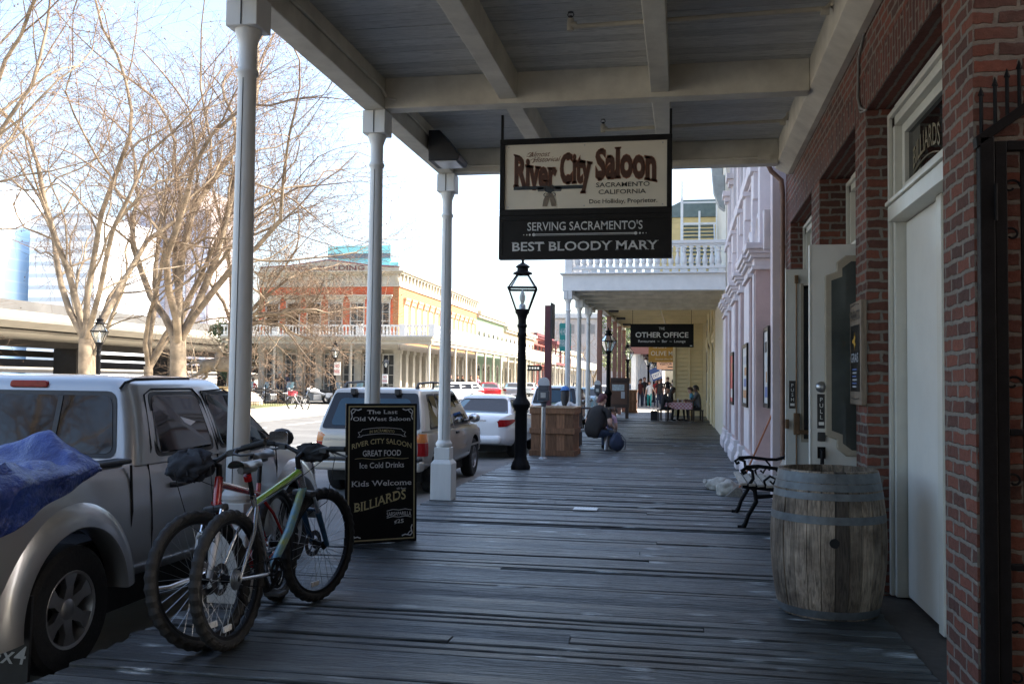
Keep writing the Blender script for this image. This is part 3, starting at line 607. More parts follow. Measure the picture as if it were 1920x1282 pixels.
for yy in (35.0,36.6,42.0):
    w=MB(); w.bx(1.02,1.062,yy-.5,yy+.5,.7,3.0); q=w.build('window',FRAMEP,yb); w=MB(); w.bx(1.008,1.019,yy-.4,yy+.4,.8,2.9); w.build('pane',GLASSD,q)
for yy in (34.0,37.8):
    w=MB(); w.tube([(1.0,yy,4.3),(1.0,yy,3.4),(.93,yy,3.2),(.93,yy,3.0),(1.0,yy,2.8),(1.0,yy,.1)],.05,8); w.build('downspout',pm('cream_yellow_trim',(.66,.58,.38),.6),yb,sm=50)
for yy in (35.5,39.8,44.0):
    w=MB(); w.box((-2.6,yy,4.25),(.38,.22,.1)); w.build('ceiling_lamp',BLKPL,yb,bev=.02)
w=MB(); w.tube([(-.85,33.3,4.28),(-.8,44.9,4.28)],.025,8); w.build('sprinkler_pipe',SPR,yb,sm=50)
# ================================================================= far building past the sunny gap
fb=thing('far_arcade','pale far arcade building past the sunlit gap in the walk','building',(1.2,60,0),world=True)
w=MB(); w.bx(1.2,14,57.5,110,-.2,6.0); w.build('wall',pm('pale_grey_boards',(.5,.47,.42),.7,v=.1,s=2),fb)
w=MB(); w.bx(-3.2,1.198,57.6,110,3.55,3.9); w.bx(-3.2,1.198,57.5,57.6,3.3,3.9); w.build('canopy',pm('red_brown_canopy',(.16,.07,.06),.6,v=.1),fb)
for yy in (57.8,60.6,64,68,72,77,83,90,98): 
    w=MB(); w.bx(-3.12,-2.84,yy-.14,yy+.14,0,3.55); w.build('post',WHITEP,fb)
for k in range(3):
    w=MB(); w.bx(-1.6,1.198,60+k*6,60.06+k*6,2.5,3.3); w.build('hanging_board',pm('grey_board',(.45,.45,.45),.6),fb)
# ================================================================= red corner building across the street
STONE=pm('grey_painted_stone',(.34,.32,.27),.75,v=.1,s=3,bump=.1,bs=16)
CORN=pm('ivory_cornice',(.42,.385,.31),.65,v=.08,s=3,bump=.08,bs=14)
MAROON=pm('maroon_paint',(.13,.03,.035),.5,v=.1)
rb=thing('red_brick_building','red brick corner building with white balustraded balcony and ivory cornice across the street','building',(-18.75,60,-.05),world=True)
FX0,FX1,FY,SY=-28.75,-18.75,60.0,84.0; gz=-.15
w=MB(); w.bx(FX0,FX1-.4,FY,FY+.3,4.0,7.85); w.bx(FX0,FX0+.3,FY+.301,SY,gz,7.85); w.bx(FX0+.3,FX1-.4,SY-.3,SY,gz,7.85); w.build('front_wall',BRICKR,rb)
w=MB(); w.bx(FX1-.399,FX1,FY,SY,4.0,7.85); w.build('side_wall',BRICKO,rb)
w=MB(); w.bx(FX0,FX1-.4,FY+.35,FY+.6,gz,3.999); w.bx(FX1-.7,FX1-.35,FY+.601,SY,gz,3.999); w.build('ground_floor_wall',STONE,rb)
w=MB(); w.bx(FX0-.05,FX1+.05,FY-.05,SY,7.852,8.65); w.bx(FX0-.25,FX1+.25,FY-.25,SY,8.651,8.78); w.bx(FX0-.38,FX1+.38,FY-.38,SY,8.78,8.86); w.bx(FX0-.1,FX1+.1,FY-.1,SY,7.80,7.9)
w.build('cornice',CORN,rb)
w=MB(); w.prism([(FX0,8.861),(FX1,8.861),(FX1,9.1),(-21,9.25),(-23.8,9.62),(-26.6,9.25),(FX0,9.15)],'y',FY,FY+.25); w.bx(FX1-.25,FX1,FY+.251,SY,8.861,9.06); w.build('parapet',STONE,rb)
w=MB(); w.tube([(FX0,FY+.1,9.17),(-26.6,FY+.1,9.28),(-23.8,FY+.1,9.65),(-21,FY+.1,9.28),(FX1,FY+.1,9.13)],.07,5); w.build('parapet_cap',MAROON,rb)
w=MB(); put_text(w,text2d('ING   BUILDING',.42,.03,1.0,.03),(-23.9,FY-.008,8.95),(1,0,0),(0,0,1),width=5.4); w.build('lettering',pm('maroon_letters',(.12,.05,.05),.6),rb)
for x in [FX0+.6+i*1.16 for i in range(9)]:
    w=MB(); w.prism([(FY-.055,8.64),(FY-.23,8.64),(FY-.2,8.4),(FY-.08,8.1),(FY-.055,7.95)],'x',x-.09,x+.09); w.build('cornice_bracket',CORN,rb)
for i in range(28):
    w=MB(); y=FY+.5+i*.84; w.prism([(FX1+.055,8.64),(FX1+.23,8.64),(FX1+.2,8.4),(FX1+.08,8.1),(FX1+.055,7.95)],'y',y-.1,y+.1); w.build('cornice_bracket',CORN,rb)
WELLM=pm('unlit_room_black',(.003,.003,.003),.95,spec=.05)
SASH=pm('grey_sash_paint',(.36,.36,.34),.5)
def sash_front(x,open_):
    w=MB(); z0,z1=4.35,6.75; h=.52
    w.bx(x-h,x-h+.09,FY-.06,FY-.002,z0,z1); w.bx(x+h-.09,x+h,FY-.06,FY-.002,z0,z1); w.bx(x-h+.09,x+h-.09,FY-.06,FY-.002,z1-.08,z1); w.bx(x-.02,x+.02,FY-.045,FY-.012,z0,z1-.08); w.bx(x-h+.09,x-.02,FY-.045,FY-.012,5.45,5.52); w.bx(x+.02,x+h-.09,FY-.045,FY-.012,5.45,5.52)
    if open_: w=MB(); w.bx(x-h,x-h+.09,FY-.06,FY-.002,z0,z1); w.bx(x+h-.09,x+h,FY-.06,FY-.002,z0,z1); w.bx(x-h+.09,x+h-.09,FY-.06,FY-.002,z1-.08,z1)
    else:
        for zz in (6.1,4.9): w.bx(x-h+.09,x-.02,FY-.04,FY-.012,zz,zz+.03); w.bx(x+.02,x+h-.09,FY-.04,FY-.012,zz,zz+.03)
    q=w.build('window',SASH,rb); w=MB(); w.bx(x-h+.09,x+h-.09,FY-.011,FY-.003,z0,z1-.08); w.build('pane',WELLM if open_ else GLASSW,q)  # open windows get a black sheet painted as the unlit room
    w=MB(); w.bx(x-h-.16,x+h+.16,FY-.22,FY-.002,7.12,7.25); w.bx(x-h-.1,x+h+.1,FY-.15,FY-.002,6.96,7.119); w.bx(x-h-.02,x+h+.02,FY-.1,FY-.002,6.76,6.959); w.build('hood',CORN,q)
for i,x in enumerate((-27.75,-26.25,-24.75,-23.2,-21.65,-19.85)): sash_front(x,i<3)
for i in range(14):
    y=61.6+i*1.6; w=MB(); h=.42; z0,z1=4.4,6.7; x=FX1
    w.bx(x+.002,x+.04,y-h,y-h+.08,z0,z1); w.bx(x+.002,x+.04,y+h-.08,y+h,z0,z1); w.bx(x+.002,x+.04,y-h+.08,y+h-.08,z1-.08,z1); w.bx(x+.002,x+.03,y-h+.08,y+h-.08,5.5,5.56)
    q=w.build('window',CORN,rb); w=MB(); w.bx(x+.003,x+.012,y-h+.08,y+h-.08,z0,z1-.08); w.build('pane',pm('pale_blind',(.55,.5,.42),.5),q)
    w=MB(); w.bx(x+.002,x+.22,y-h-.12,y+h+.12,7.0,7.14); w.bx(x+.002,x+.15,y-h-.05,y+h+.05,6.72,6.999)
    for s in (-1,1): w.prism([(x+.002,6.99),(x+.2,6.99),(x+.12,6.7),(x+.03,6.55),(x+.002,6.55)],'y',y+s*(h+.06)-.06,y+s*(h+.06)+.06)
    w.build('hood',pm('stone_hood',(.5,.33,.2),.7),q)
# ground floor: piers with tall glazed doors
for i in range(8):
    x=-28.5+i*1.39; w=MB(); w.bx(x-.2,x+.2,FY-.02,FY+.349,gz,3.3); w.bx(x-.27,x+.27,FY-.07,FY+.349,3.3,3.55); w.bx(x-.25,x+.25,FY-.05,FY+.349,gz+.001,.3); w.build('pier',STONE,rb)
    if i<7:
        a,b_=x+.25,x+1.14; w=MB(); fy=FY+.2
        w.bx(a,a+.09,fy,fy+.1,gz+.1,3.3); w.bx(b_-.09,b_,fy,fy+.1,gz+.1,3.3); w.bx(a+.09,b_-.09,fy,fy+.1,3.2,3.3); w.bx(a+.09,b_-.09,fy,fy+.1,gz+.1,.55)
        w.bx((a+b_)/2-.02,(a+b_)/2+.02,fy+.01,fy+.09,.55,3.2)
        for zz in (1.2,1.85,2.5): w.bx(a+.09,(a+b_)/2-.02,fy+.01,fy+.09,zz,zz+.04); w.bx((a+b_)/2+.02,b_-.09,fy+.01,fy+.09,zz,zz+.04)
        q=w.build('glazed_door',SASH,rb); w=MB(); w.bx(a+.09,b_-.09,fy+.05,fy+.06,.55,3.2); w.build('pane',GLASSW,q)
w=MB(); w.bx(FX0,FX1,FY-.05,FY+.345,3.56,3.99); w.bx(FX1-.345,FX1+.02,FY+.36,SY,3.56,3.99); w.build('ground_cornice',STONE,rb)
for i in range(15):
    y=60.55+i*1.66; w=MB(); w.bx(FX1-.34,FX1,y-.28,y+.28,gz,3.3); w.bx(FX1-.34,FX1+.06,y-.33,y+.33,3.3,3.55); w.build('pier',STONE,rb)
    if i<14: w=MB(); w.bx(FX1-.32,FX1-.3,y+.3,y+1.36,.3,3.2); w.build('shop_window',pm('dim_shop_window',(.09,.065,.045),.25),rb)
# balcony
BX,BY=-15.75,57.45
w=MB(); w.bx(-30.2,BX,BY,FY-.39,4.08,4.3); w.bx(FX1+.39,BX,FY-.388,97,4.08,4.3); w.bx(-30.25,BX+.06,BY-.06,BY,4.22,4.34); w.bx(BX,BX+.06,BY,97,4.22,4.34); w.bx(-30.2,BX,BY+.1,BY+.2,3.85,4.079); w.bx(BX-.2,BX-.1,BY+.2,97,3.85,4.079); w.build('balcony_floor',CORN,rb)
w=MB()
for i in range(72): w.bx(-30.1+i*.2,-30.0+i*.2,BY-.03,BY-.001,4.08,4.2)
w.build('dentils',CORN,rb)
w=MB(); w.bx(-30.2,BX+.03,BY-.03,BY+.13,4.98,5.08); w.bx(-30.2,BX+.03,BY,BY+.1,4.34,4.42); w.bx(BX-.1,BX+.03,BY+.13,97,4.98,5.08); w.bx(BX-.08,BX+.01,BY+.1,97,4.34,4.42)
for x in (-29.3,-26.4,-23.5,-20.6,-17.7,BX): w.bx(x-.2,x+.2,BY-.05,BY+.15,4.342,5.12)
for i in range(1,12): w.bx(BX-.1,BX+.03,BY+i*3.4-.2,BY+i*3.4+.2,4.342,5.12)
rl=w.build('balustrade',WHITEP,rb)
x=-30.0
while x<BX-.25:
    if min(abs(x-q) for q in (-29.3,-26.4,-23.5,-20.6,-17.7,BX))>.24: f=MB(); baluster_bm(f,x,BY+.05,4.42,.56,.08,8); f.build('baluster',WHITEP,rl,sm=45)
    x+=.23
f=MB(); y=BY+.3
while y<96:
    f.lathe([(.05,0),(.08,.15),(.04,.38),(.06,.56)],(BX-.035,y,4.42),6); y+=.2
f.build('side_balusters',WHITEP,rl,kind='stuff')
for y in [57.7+3.42*i for i in range(12)]: w=MB(); w.tube([(BX-.2,y,gz),(BX-.2,y,3.9)],.085,8); w.lathe([(.085,3.7),(.15,3.88)],(BX-.2,y,0),8); w.build('balcony_post',CORN,rb,sm=40)
for x in (-26.5,-21.2): w=MB(); w.tube([(x,BY+.25,gz),(x,BY+.25,3.9)],.085,8); w.build('balcony_post',CORN,rb,sm=40)
# ================================================================= the row beyond it
GREENP=pm('pale_green_render',(.20,.29,.185),.7,v=.08,s=2)
def row_house(label,y0,y1,h,wall,trim,nw,gh=3.6,gal=None,cn='building'):
    o=thing('row_building',label,cn,(-18.8,y0,-.02),world=True); X=-18.8
    w=MB(); w.bx(-32,X,y0+.02,y1-.02,-.2,h); w.build('wall',wall,o)
    w=MB(); w.bx(X+.002,X+.3,y0+.03,y1-.03,h-.55,h-.3); w.bx(X+.002,X+.45,y0+.03,y1-.03,h-.3,h+.05); w.build('cornice',trim,o)
    st=(y1-y0)/nw
    for i in range(nw):
        y=y0+st*(i+.5); w=MB(); a=min(.5,st*.3); w.prism(roundpoly([(y-a,4.5),(y+a,4.5),(y+a,6.4),(y-a,6.4)],[.01,.01,a*.9,a*.9]),'x',X+.002,X+.05); q=w.build('window',trim,o)
        w=MB(); w.prism(roundpoly([(y-a+.1,4.6),(y+a-.1,4.6),(y+a-.1,6.25),(y-a+.1,6.25)],[.01,.01,a*.8,a*.8]),'x',X+.052,X+.058); w.build('pane',GLASSW,q)
        w=MB(); w.prism(roundpoly([(y-a*1.3,.3),(y+a*1.3,.3),(y+a*1.3,3.2),(y-a*1.3,3.2)],[.01,.01,a,a]),'x',X+.002,X+.05); q=w.build('shop_front',trim,o); w=MB(); w.prism(roundpoly([(y-a*1.1,.5),(y+a*1.1,.5),(y+a*1.1,3.0),(y-a*1.1,3.0)],[.01,.01,a,a]),'x',X+.052,X+.058); w.build('pane',GLASSD,q)
    if gal:
        w=MB(); w.bx(X+.46,-15.9,y0,y1-.1,gh+.2,gh+.5); w.bx(-16.0,-15.9,y0,y1-.1,gh+.5,gh+1.4) if gal!='rail' else w.bx(-16.0,-15.9,y0,y1-.1,gh+1.3,gh+1.4); w.build('gallery',trim,o)
        for i in range(max(2,int((y1-y0)/4))+1):
            y=y0+.2+i*(y1-y0-.6)/max(2,int((y1-y0)/4)); w=MB(); w.bx(-16.1,-15.95,y-.07,y+.07,-.1,gh+.19); w.build('gallery_post',CORN,o)
    return o
row_house('pale green building with rounded windows just beyond the red brick corner building',84.0,97.5,8.0,GREENP,CORN,6)
row_house('cream painted building with low gallery, third along the sunny row',97.5,118,7.4,pm('cream_render',(.40,.34,.24),.7,v=.06,s=2),CORN,8,gal='wall')
ro=row_house('rose red two storey building with maroon gallery far along the sunny row',118,134,7.8,pm('rose_render',(.34,.10,.08),.7,v=.08,s=2),MAROON,5,gal='rail')
w=MB()
for y in (118.3,123,128,133.5): w.bx(-16.1,-15.9,y-.1,y+.1,3.9,6.4)
w.bx(-18.3,-15.8,118,134,6.4,6.8); w.build('upper_gallery',MAROON,ro)
row_house('ivory building at the far end of the sunny row',134,175,6.8,pm('ivory_render',(.42,.39,.33),.7,v=.06,s=2),CORN,12,gal='wall')
hb=thing('hanging_sign','small black oval shop sign hung from the gallery of the sunny row','sign',(-15.6,97.4,2.9),world=True)
w=MB(); w.prism(roundpoly([(-17.0,2.7),(-14.6,2.7),(-14.6,3.3),(-17.0,3.3)],.25),'y',97.3,97.4); w.build('board',BLACKP,hb); w=MB(); [w.bx(-16.6+i*.3,-16.42+i*.3,97.285,97.295,2.9,3.1) for i in range(6)]; w.build('lettering',WHITEP,hb)
# grey hall far behind
hh=thing('far_hall','grey hall with flat dark eaves rising behind bare trees at the street end','building',(-12,190,0),world=True)
w=MB(); w.bx(-26,-4,190,215,-.2,14.6); w.build('wall',pm('far_grey_wall',(.34,.32,.32),.8,v=.1,s=.6),hh)
w=MB(); w.bx(-26.6,-3.4,189.4,215.5,14.7,15.6); w.build('eaves',pm('far_grey_roof',(.4,.42,.44),.7),hh)
for i in range(10): w=MB(); w.bx(-25+i*2.1,-24+i*2.1,189.9,189.98,11.5,13.4); w.build('window',pm('far_window',(.16,.16,.17),.4),hh)
# ================================================================= towers
def glassgrid(name,c1,c2,bw,bh,r=.25):
    return brick(name,c1,tuple(x*.8 for x in c1),c2,bw,bh,.12,rough=r,bump=0)
TEAL=pm('teal_curtain_wall',(.22,.60,.64),.45,v=.12,s=.03,c2=(.26,.66,.7))
TEALD=pm('teal_dark_glass',(.03,.25,.42),.3,v=.1,s=.05)
tt=thing('teal_tower','stepped teal glass office tower behind the red brick building','tower',(-90,262,0),world=True)
w=MB(); w.bx(-103,-82.5,255,280,0,35.5); w.bx(-101.5,-82.5,256,278,35.5,36.6); w.bx(-101.5,-82.5,255.5,279,38,40.2); w.bx(-82.499,-80,255.2,278,0,35.3); w.bx(-80,-76.5,255.5,276,0,29.5); w.bx(-76.5,-72.8,256,275,0,26); w.build('wall',TEAL,tt)
w=MB(); w.bx(-101.6,-82.6,255.6,278.5,36.6,38); w.build('dark_band',pm('slate_band',(.12,.16,.2),.4),tt)
w=MB(); w.bx(-86.5,-85,254.7,254.95,10,35); w.bx(-79.8,-77.8,255.1,255.45,8,28.5); w.bx(-76.2,-73.8,255.6,255.95,8,24); w.build('dark_window_strip',TEALD,tt)
w=MB()
for i in range(20): w.bx(-103,-82.5,254.9,254.99,2+i*1.8,2.1+i*1.8)
for i in range(14): w.bx(-102.8+i*1.55,-102.7+i*1.55,254.88,254.98,0,35)
w.build('mullions',pm('pale_teal_mullion',(.3,.55,.58),.5),tt)
bt=thing('blue_tower','blue glass tower at the far left behind bare branches','tower',(-230,240,0),world=True)
w=MB(); w.bx(-240,-197,238,262,0,58); w.build('wall',stripes('blue_glass_wall',(.42,.60,.80),(.52,.66,.82),.3,2,.4,.85),bt)  # distant haze is lightened into this wall colour
st_=thing('banded_tower','white office tower with dark horizontal window bands behind the sycamores','tower',(-170,250,0),world=True)
w=MB(); w.bx(-193,-171,248,280,0,50); w.build('wall',stripes('banded_wall',(.72,.73,.76),(.44,.48,.54),.28,2,.5,.66),st_)
bn=thing('brown_tower','tall brown and blue tower with stepped crown behind the sycamore crowns','tower',(-130,290,0),world=True)
w=MB(); w.bx(-188,-156,288,320,0,58); w.bx(-184,-161,288.5,318,58,66); w.build('wall',pm('mauve_brown_stone',(.48,.42,.42),.6,v=.08,s=.1),bn)  # stone and window strips paled, haze put into their colours
w=MB()
for i in range(8): w.bx(-185.5+i*3.8,-183.6+i*3.8,287.6,287.9,5,56)
w.build('window_strip',pm('tower_blue_glass',(.36,.40,.52),.3),bn)
# ================================================================= elevated road on the left
vf=pm('viaduct_concrete',(.24,.22,.185),.85,v=.15,s=.3,bump=.1,bs=4); vd=pm('viaduct_painted_shade',(.025,.023,.022),.9,v=.2,s=.5)  # near-black second colour paints the deep shade under the decks
vi=thing('viaduct','long concrete elevated road on dark piers running behind the trees','elevated road',(-52,90,0),world=True)
w=MB(); w.prism([(-50.3,5.55),(-49.7,5.7),(-49.6,5.95),(-49.9,6.5),(-50.3,6.5),(-66,6.5),(-66,5.9),(-51.5,5.3),(-51.2,5.3)],'y',20,260); w.build('upper_deck',vf,vi); w=MB(); w.bx(-50.35,-50.02,20,260,6.51,7.3); w.build('parapet',pm('viaduct_parapet',(.085,.083,.08),.9,v=.2,s=.4),vi)
w=MB(); w.prism([(-53,4.95),(-52.4,5.0),(-52.4,5.22),(-64,5.22),(-64,4.9),(-54,4.9)],'y',20,260); w.build('lower_deck',vf,vi)
for k,(x0,x1,z0,z1) in enumerate(((-63,-60.5,4.3,4.89),(-67,-65,3.5,4.08),(-70,-68.5,2.5,3.3),(-74,-73,1.9,2.3))): w=MB(); w.bx(x0,x1,20,260,z0,z1); w.build('girder',vd,vi)
for y in range(34,260,17):
    w=MB(); w.bx(-63,-60.4,y,y+3.4,-.3,4.29); w.build('pier',vd,vi)
w=MB(); w.bx(-96,-95,20,260,2.5,2.9); w.bx(-98,-97,20,260,1.5,1.8); w.build('far_ramp',vf,vi)
# ================================================================= trees
BARK=pm('sycamore_bark',(.26,.20,.135),.85,v=.25,s=1.6,c2=(.085,.065,.045),bump=.4,bs=14)
TWIG=pm('sycamore_twigs',(.17,.115,.07),.85,v=.25,s=3,c2=(.075,.05,.036))
SEED=pm('seed_balls',(.09,.055,.035),.9,v=.3)
def grow(rn,tr,tw,sd,p,d,L,r,lv,mx,spread,up):
    n=5 if lv<3 else 3; pts=[p]; rs=[r]; q=p.copy(); dd=d.copy(); taper=.62 if lv<mx else .3
    for i in range(n):
        j=.16 if lv<2 else .24
        dd=(dd+Vector((rn.gauss(0,j),rn.gauss(0,j),rn.gauss(0,j)+up*(.10 if lv<3 else .02)))).normalized(); q=q+dd*(L/n); pts.append(q.copy()); rs.append(r*(1-(1-taper)*(i+1)/n))
    (tr if lv<3 else tw).tube(pts,rs,(10,8,6,4,3,3,3)[lv],cap=False,mi=0)
    if lv>=mx:
        if rn.random()<.10: sd.ball(pts[-1]-Vector((0,0,.05)),.032,4)
        return
    k=(5,4,4,5,5,4)[lv]
    for i in range(k):
        t=.30+.70*(i+rn.random()*.8)/k; t=min(1,t); ii=min(n-1,int(t*n)); o=pts[ii].lerp(pts[ii+1],t*n-ii) if ii<n else pts[-1]
        ax=dd.orthogonal().normalized(); ax.rotate(Matrix.Rotation(2*PI*(i*.382+rn.random()*.25),3,dd)); a=spread*rn.uniform(.55,1.15)*(1 if lv<3 else 1.25)
        nd=dd.copy(); nd.rotate(Matrix.Rotation(a,3,ax)); grow(rn,tr,tw,sd,o,nd,L*rn.uniform(.46,.66),max(.0072,rs[ii]*rn.uniform(.32,.50)),lv+1,mx,spread,up)
    nd=(dd+Vector((rn.gauss(0,.12),rn.gauss(0,.12),.05))).normalized(); grow(rn,tr,tw,sd,pts[-1],nd,L*.62,max(.0072,rs[-1]*.85),lv+1,mx,spread,up)
def sycamore(seed,label,loc,fork,limbs,r,mx=5,spread=.62,up=.4,lean=(0,0),group='bare sycamores in the plaza',scale=1):
    rn=random.Random(seed); o=thing('sycamore_tree',label,'tree',loc,0,group); tr,tw,sd=MB(),MB(),MB()
    base=Vector((0,0,-.2)); top=Vector((lean[0],lean[1],fork)); tr.tube([base,base.lerp(top,.12),base.lerp(top,.5)+Vector((.08,-.05,0)),top],[r*1.35,r*1.08,r*.95,r*.9],14)
    for az,tilt,L in limbs:
        a,t=R(az),R(tilt); d=Vector((math.sin(t)*math.cos(a),math.sin(t)*math.sin(a),math.cos(t))); grow(rn,tr,tw,sd,top-Vector((0,0,rn.uniform(0,.5))),d,L,r*rn.uniform(.40,.56),1,mx,spread,up)
    t=tr.build('trunk',BARK,o,sm=60); tw.build('crown',TWIG,o,sm=60); sd.build('seed_balls',SEED,o,kind='stuff')
    return o
sycamore(3,'pale sycamore with forked trunk over the pickup roof, beside the plaza lamp',(-24.9,35.6,-.18),3.3,[(200,26,7.5),(20,30,7.5),(110,22,8),(300,34,7),(160,10,9)],.30)
sycamore(8,'slender twin stemmed sycamore, middle one of the three above the pickup roof',(-25.9,42,-.15),2.2,[(180,14,9),(10,18,9),(270,30,7),(80,24,8)],.24)
sycamore(15,'thick trunked sycamore left of the nearest porch post, reaching out to the right',(-23.3,40.2,-.15),3.6,[(350,38,8.5),(15,24,9.5),(190,30,8),(100,20,9.5),(285,32,8),(330,12,10)],.40)
sycamore(21,'big sycamore crown entering the frame at the left edge',(-25.6,27.0,-.18),4.0,[(20,24,8),(330,34,7),(90,30,8),(180,30,8)],.26)
sycamore(33,'sycamore behind the nearest porch post, low twigs hanging before the red building',(-23.6,46.0,-.15),4.6,[(345,58,4.8),(0,66,4.4),(352,72,4.2),(8,58,4.8),(335,68,3.8),(20,64,4.0),(10,46,5.4),(325,60,4.4),(60,30,6),(200,30,6),(0,12,7)],.20,up=.02,spread=.7)
sycamore(40,'bare sycamore far to the left against the viaduct',(-38,55,-.1),3,[(0,30,6),(180,30,6),(90,20,7),(270,24,6)],.28,mx=4)
for i,(x,y,s) in enumerate(((-33,64,1),(-40,72,1.1),(-24,160,2.2),(-16,170,2),(-9,165,2.1),(-30,150,2.0))):
    o=sycamore(50+i,['low bare tree in front of the viaduct, left one','low bare tree in front of the viaduct, right one','bare street tree rising over the sunny row, beside the lamp head','bare street tree rising behind the dark red pylon','bare street tree right of the dark red pylon','bare street tree above the cream building of the row'][i],(x,y,-.1),1.3,[(0,36,2.6),(120,40,2.5),(240,38,2.6),(60,15,3)],.12,mx=4,spread=.75,up=.15,group='bare trees beyond the plaza'); o.scale=(s,s,s)
src=[o for o in D.objects if o.name.startswith('sycamore_tree')][:3]
for i,(x,y) in enumerate(((-19,-14),(-11,-26),(-25,-4))): copy_tree(src[i],(x,y,ZR),R(70*i),('sycamore behind the camera reflected in the pickup glass, left one','sycamore behind the camera reflected in the pickup glass, far one','sycamore behind the camera reflected in the pickup glass, near one')[i]) if i<2 else None
#
LEAF=pm('evergreen_leaves',(.07,.10,.035),.7,v=.5,s=.9,c2=(.035,.055,.02)); LEAFL=pm('pale_green_leaves',(.15,.18,.07),.7,v=.4,s=.8,c2=(.08,.10,.04))
def leafy(seed,label,loc,h,rad,mat,n=5200,group='leafy trees'):
    rn=random.Random(seed); o=thing('leafy_tree',label,'tree',loc,0,group); t=MB(); t.tube([(0,0,-.2),(.05,0,h*.35),(0,.1,h*.8)],[.2,.14,.04],8)
    cl=[(Vector((rn.uniform(-1,1)*rad*.7,rn.uniform(-1,1)*rad*.7,h*rn.uniform(.3,.92))),rad*rn.uniform(.25,.5)) for _ in range(18)]
    for c,_ in cl: t.tube([(0,0,c.z*.6),tuple(c)],[.06,.02],5)
    t.build('trunk',BARK,o,sm=60); m=MB()
    for _ in range(n):
        c,rr=rn.choice(cl); d=Vector((rn.gauss(0,1),rn.gauss(0,1),rn.gauss(0,.8))).normalized()*rr*rn.uniform(.45,1.05); p=c+d; s=rn.uniform(.05,.12)*rad/2
        a=Vector((rn.gauss(0,1),rn.gauss(0,1),rn.gauss(0,1))).normalized(); b=a.orthogonal().normalized(); m.add([p-a*s,p+b*s*.5,p+a*s,p-b*s*.5],[(0,1,2,3)])
    m.build('crown',mat,o); return o
leafy(1,'small dark green tree at the left end of the red brick building',(-31.5,63,-.1),6.2,2.0,LEAF)
lt=D.objects['leafy_tree']
for i,(x,y) in enumerate(((-9,-17),(-15,-21),(-4.5,-24))): copy_tree(lt,(x,y,ZR),R(80*i),('dark tree behind the camera seen only in the pickup rear glass, left one','dark tree behind the camera seen only in the pickup rear glass, far one','dark tree behind the camera seen only in the pickup rear glass, right one')[i],scale=1.5)
leafy(2,'pale green tree at the end of the boardwalk behind far lamps',(-6.5,118,0),7,3.6,LEAFL)
leafy(3,'dark evergreen tree behind the pale green tree at the street end',(-8.5,140,0),13,5,LEAF)
# ================================================================= plaza furniture
rk=MB(); rr=random.Random(5)
rk.grid(lambda u,v:Vector((1.25*math.cos(2*PI*u)*math.sin(PI*v),.9*math.sin(2*PI*u)*math.sin(PI*v),.62*max(-.25,-math.cos(PI*v))))*(1+.16*noise.noise(Vector((2*math.cos(6.28*u)*math.sin(3.14*v),2*math.sin(6.28*u)*math.sin(3.14*v),2*v)))),30,16,cu=True)
o=rk.build('boulder',pm('pink_boulder',(.42,.33,.26),.85,v=.2,s=3,bump=.6,bs=9),sm=50); o.location=(-25.2,50.6,.15); tag(o,'rounded pinkish boulder on the lawn behind the iron railing','boulder')
fe=thing('iron_railing','low black iron railing around the lawn in front of the red brick building','fence',(-24,52.3,0),world=True)
def rail_run(a,b_,n):
    f=MB(); A,B=Vector(a),Vector(b_)
    for z in (.22,.9): f.tube([A+Vector((0,0,z)),B+Vector((0,0,z))],.018,5)
    for i in range(n+1):
        p=A.lerp(B,i/n); f.tube([p,p+Vector((0,0,1.02))],.011,4)
    f.build('rail_panel',IRON,fe)
    for q in (A,B): f=MB(); f.tube([q,q+Vector((0,0,1.1))],.035,6); f.ball(q+Vector((0,0,1.13)),.05,6); f.build('rail_post',IRON,fe)
rail_run((-27.6,52.0,0),(-24.4,52.0,0),26); rail_run((-24.4,52.0,0),(-22.2,52.0,0),18); rail_run((-24.0,47.8,0),(-22.2,52.0,0),26); rail_run((-27.6,48.0,0),(-24.0,47.8,0),26)
# statue: galloping horse with rider on a rock pedestal
def skin(name,joints,edges,mat,parent,sub=2,root=0):
    me=D.meshes.new(name); me.from_pydata([j[0] for j in joints],edges,[]); o=D.objects.new(name,me); COL.objects.link(o)
    m=o.modifiers.new('skin','SKIN'); m.use_smooth_shade=True
    for i,(p,r) in enumerate(joints):
        v=me.skin_vertices[0].data[i]; v.radius=(r,r) if not isinstance(r,tuple) else r; v.use_root=(i==root)
    s=o.modifiers.new('sub','SUBSURF'); s.levels=sub; s.render_levels=sub
    solid(o); o.parent=parent
    if mat: 
        o.data.materials.clear()
        for k in (mat if isinstance(mat,list) else [mat]): o.data.materials.append(k)
    o.data.polygons.foreach_set('use_smooth',[True]*len(o.data.polygons)); return o
BRZ=pm('weathered_bronze',(.20,.165,.12),.55,.35,v=.25,s=4,bump=.2,bs=16)
stt=thing('horse_statue','bronze statue of a rider on a galloping horse, half hidden by the nearest porch post','statue',(-23.0,43.4,1.25),0)
J=[((0,0,.95),.30),((-.45,0,1.0),.34),((-.78,0,.98),.24),((.5,0,1.0),.30),((.78,0,1.25),.19),((1.0,0,1.55),.13),((1.2,0,1.62),.10),((1.5,0,1.42),.065),
 ((-.7,.17,.62),.15),((-.62,.18,.34),.08),((-.95,.18,.12),.055),((-1.15,.18,-.12),.05),((-.72,-.17,.62),.15),((-.95,-.18,.42),.08),((-1.3,-.18,.3),.055),((-1.5,-.18,.1),.05),
 ((.58,.15,.68),.11),((.95,.16,.55),.065),((.98,.16,.2),.05),((1.1,.16,.08),.05),((.6,-.15,.68),.11),((1.1,-.16,.72),.065),((1.45,-.16,.6),.05),((1.55,-.16,.5),.05),
 ((-.98,0,1.08),.07),((-1.35,0,1.02),.08),((-1.65,0,.82),.03)]
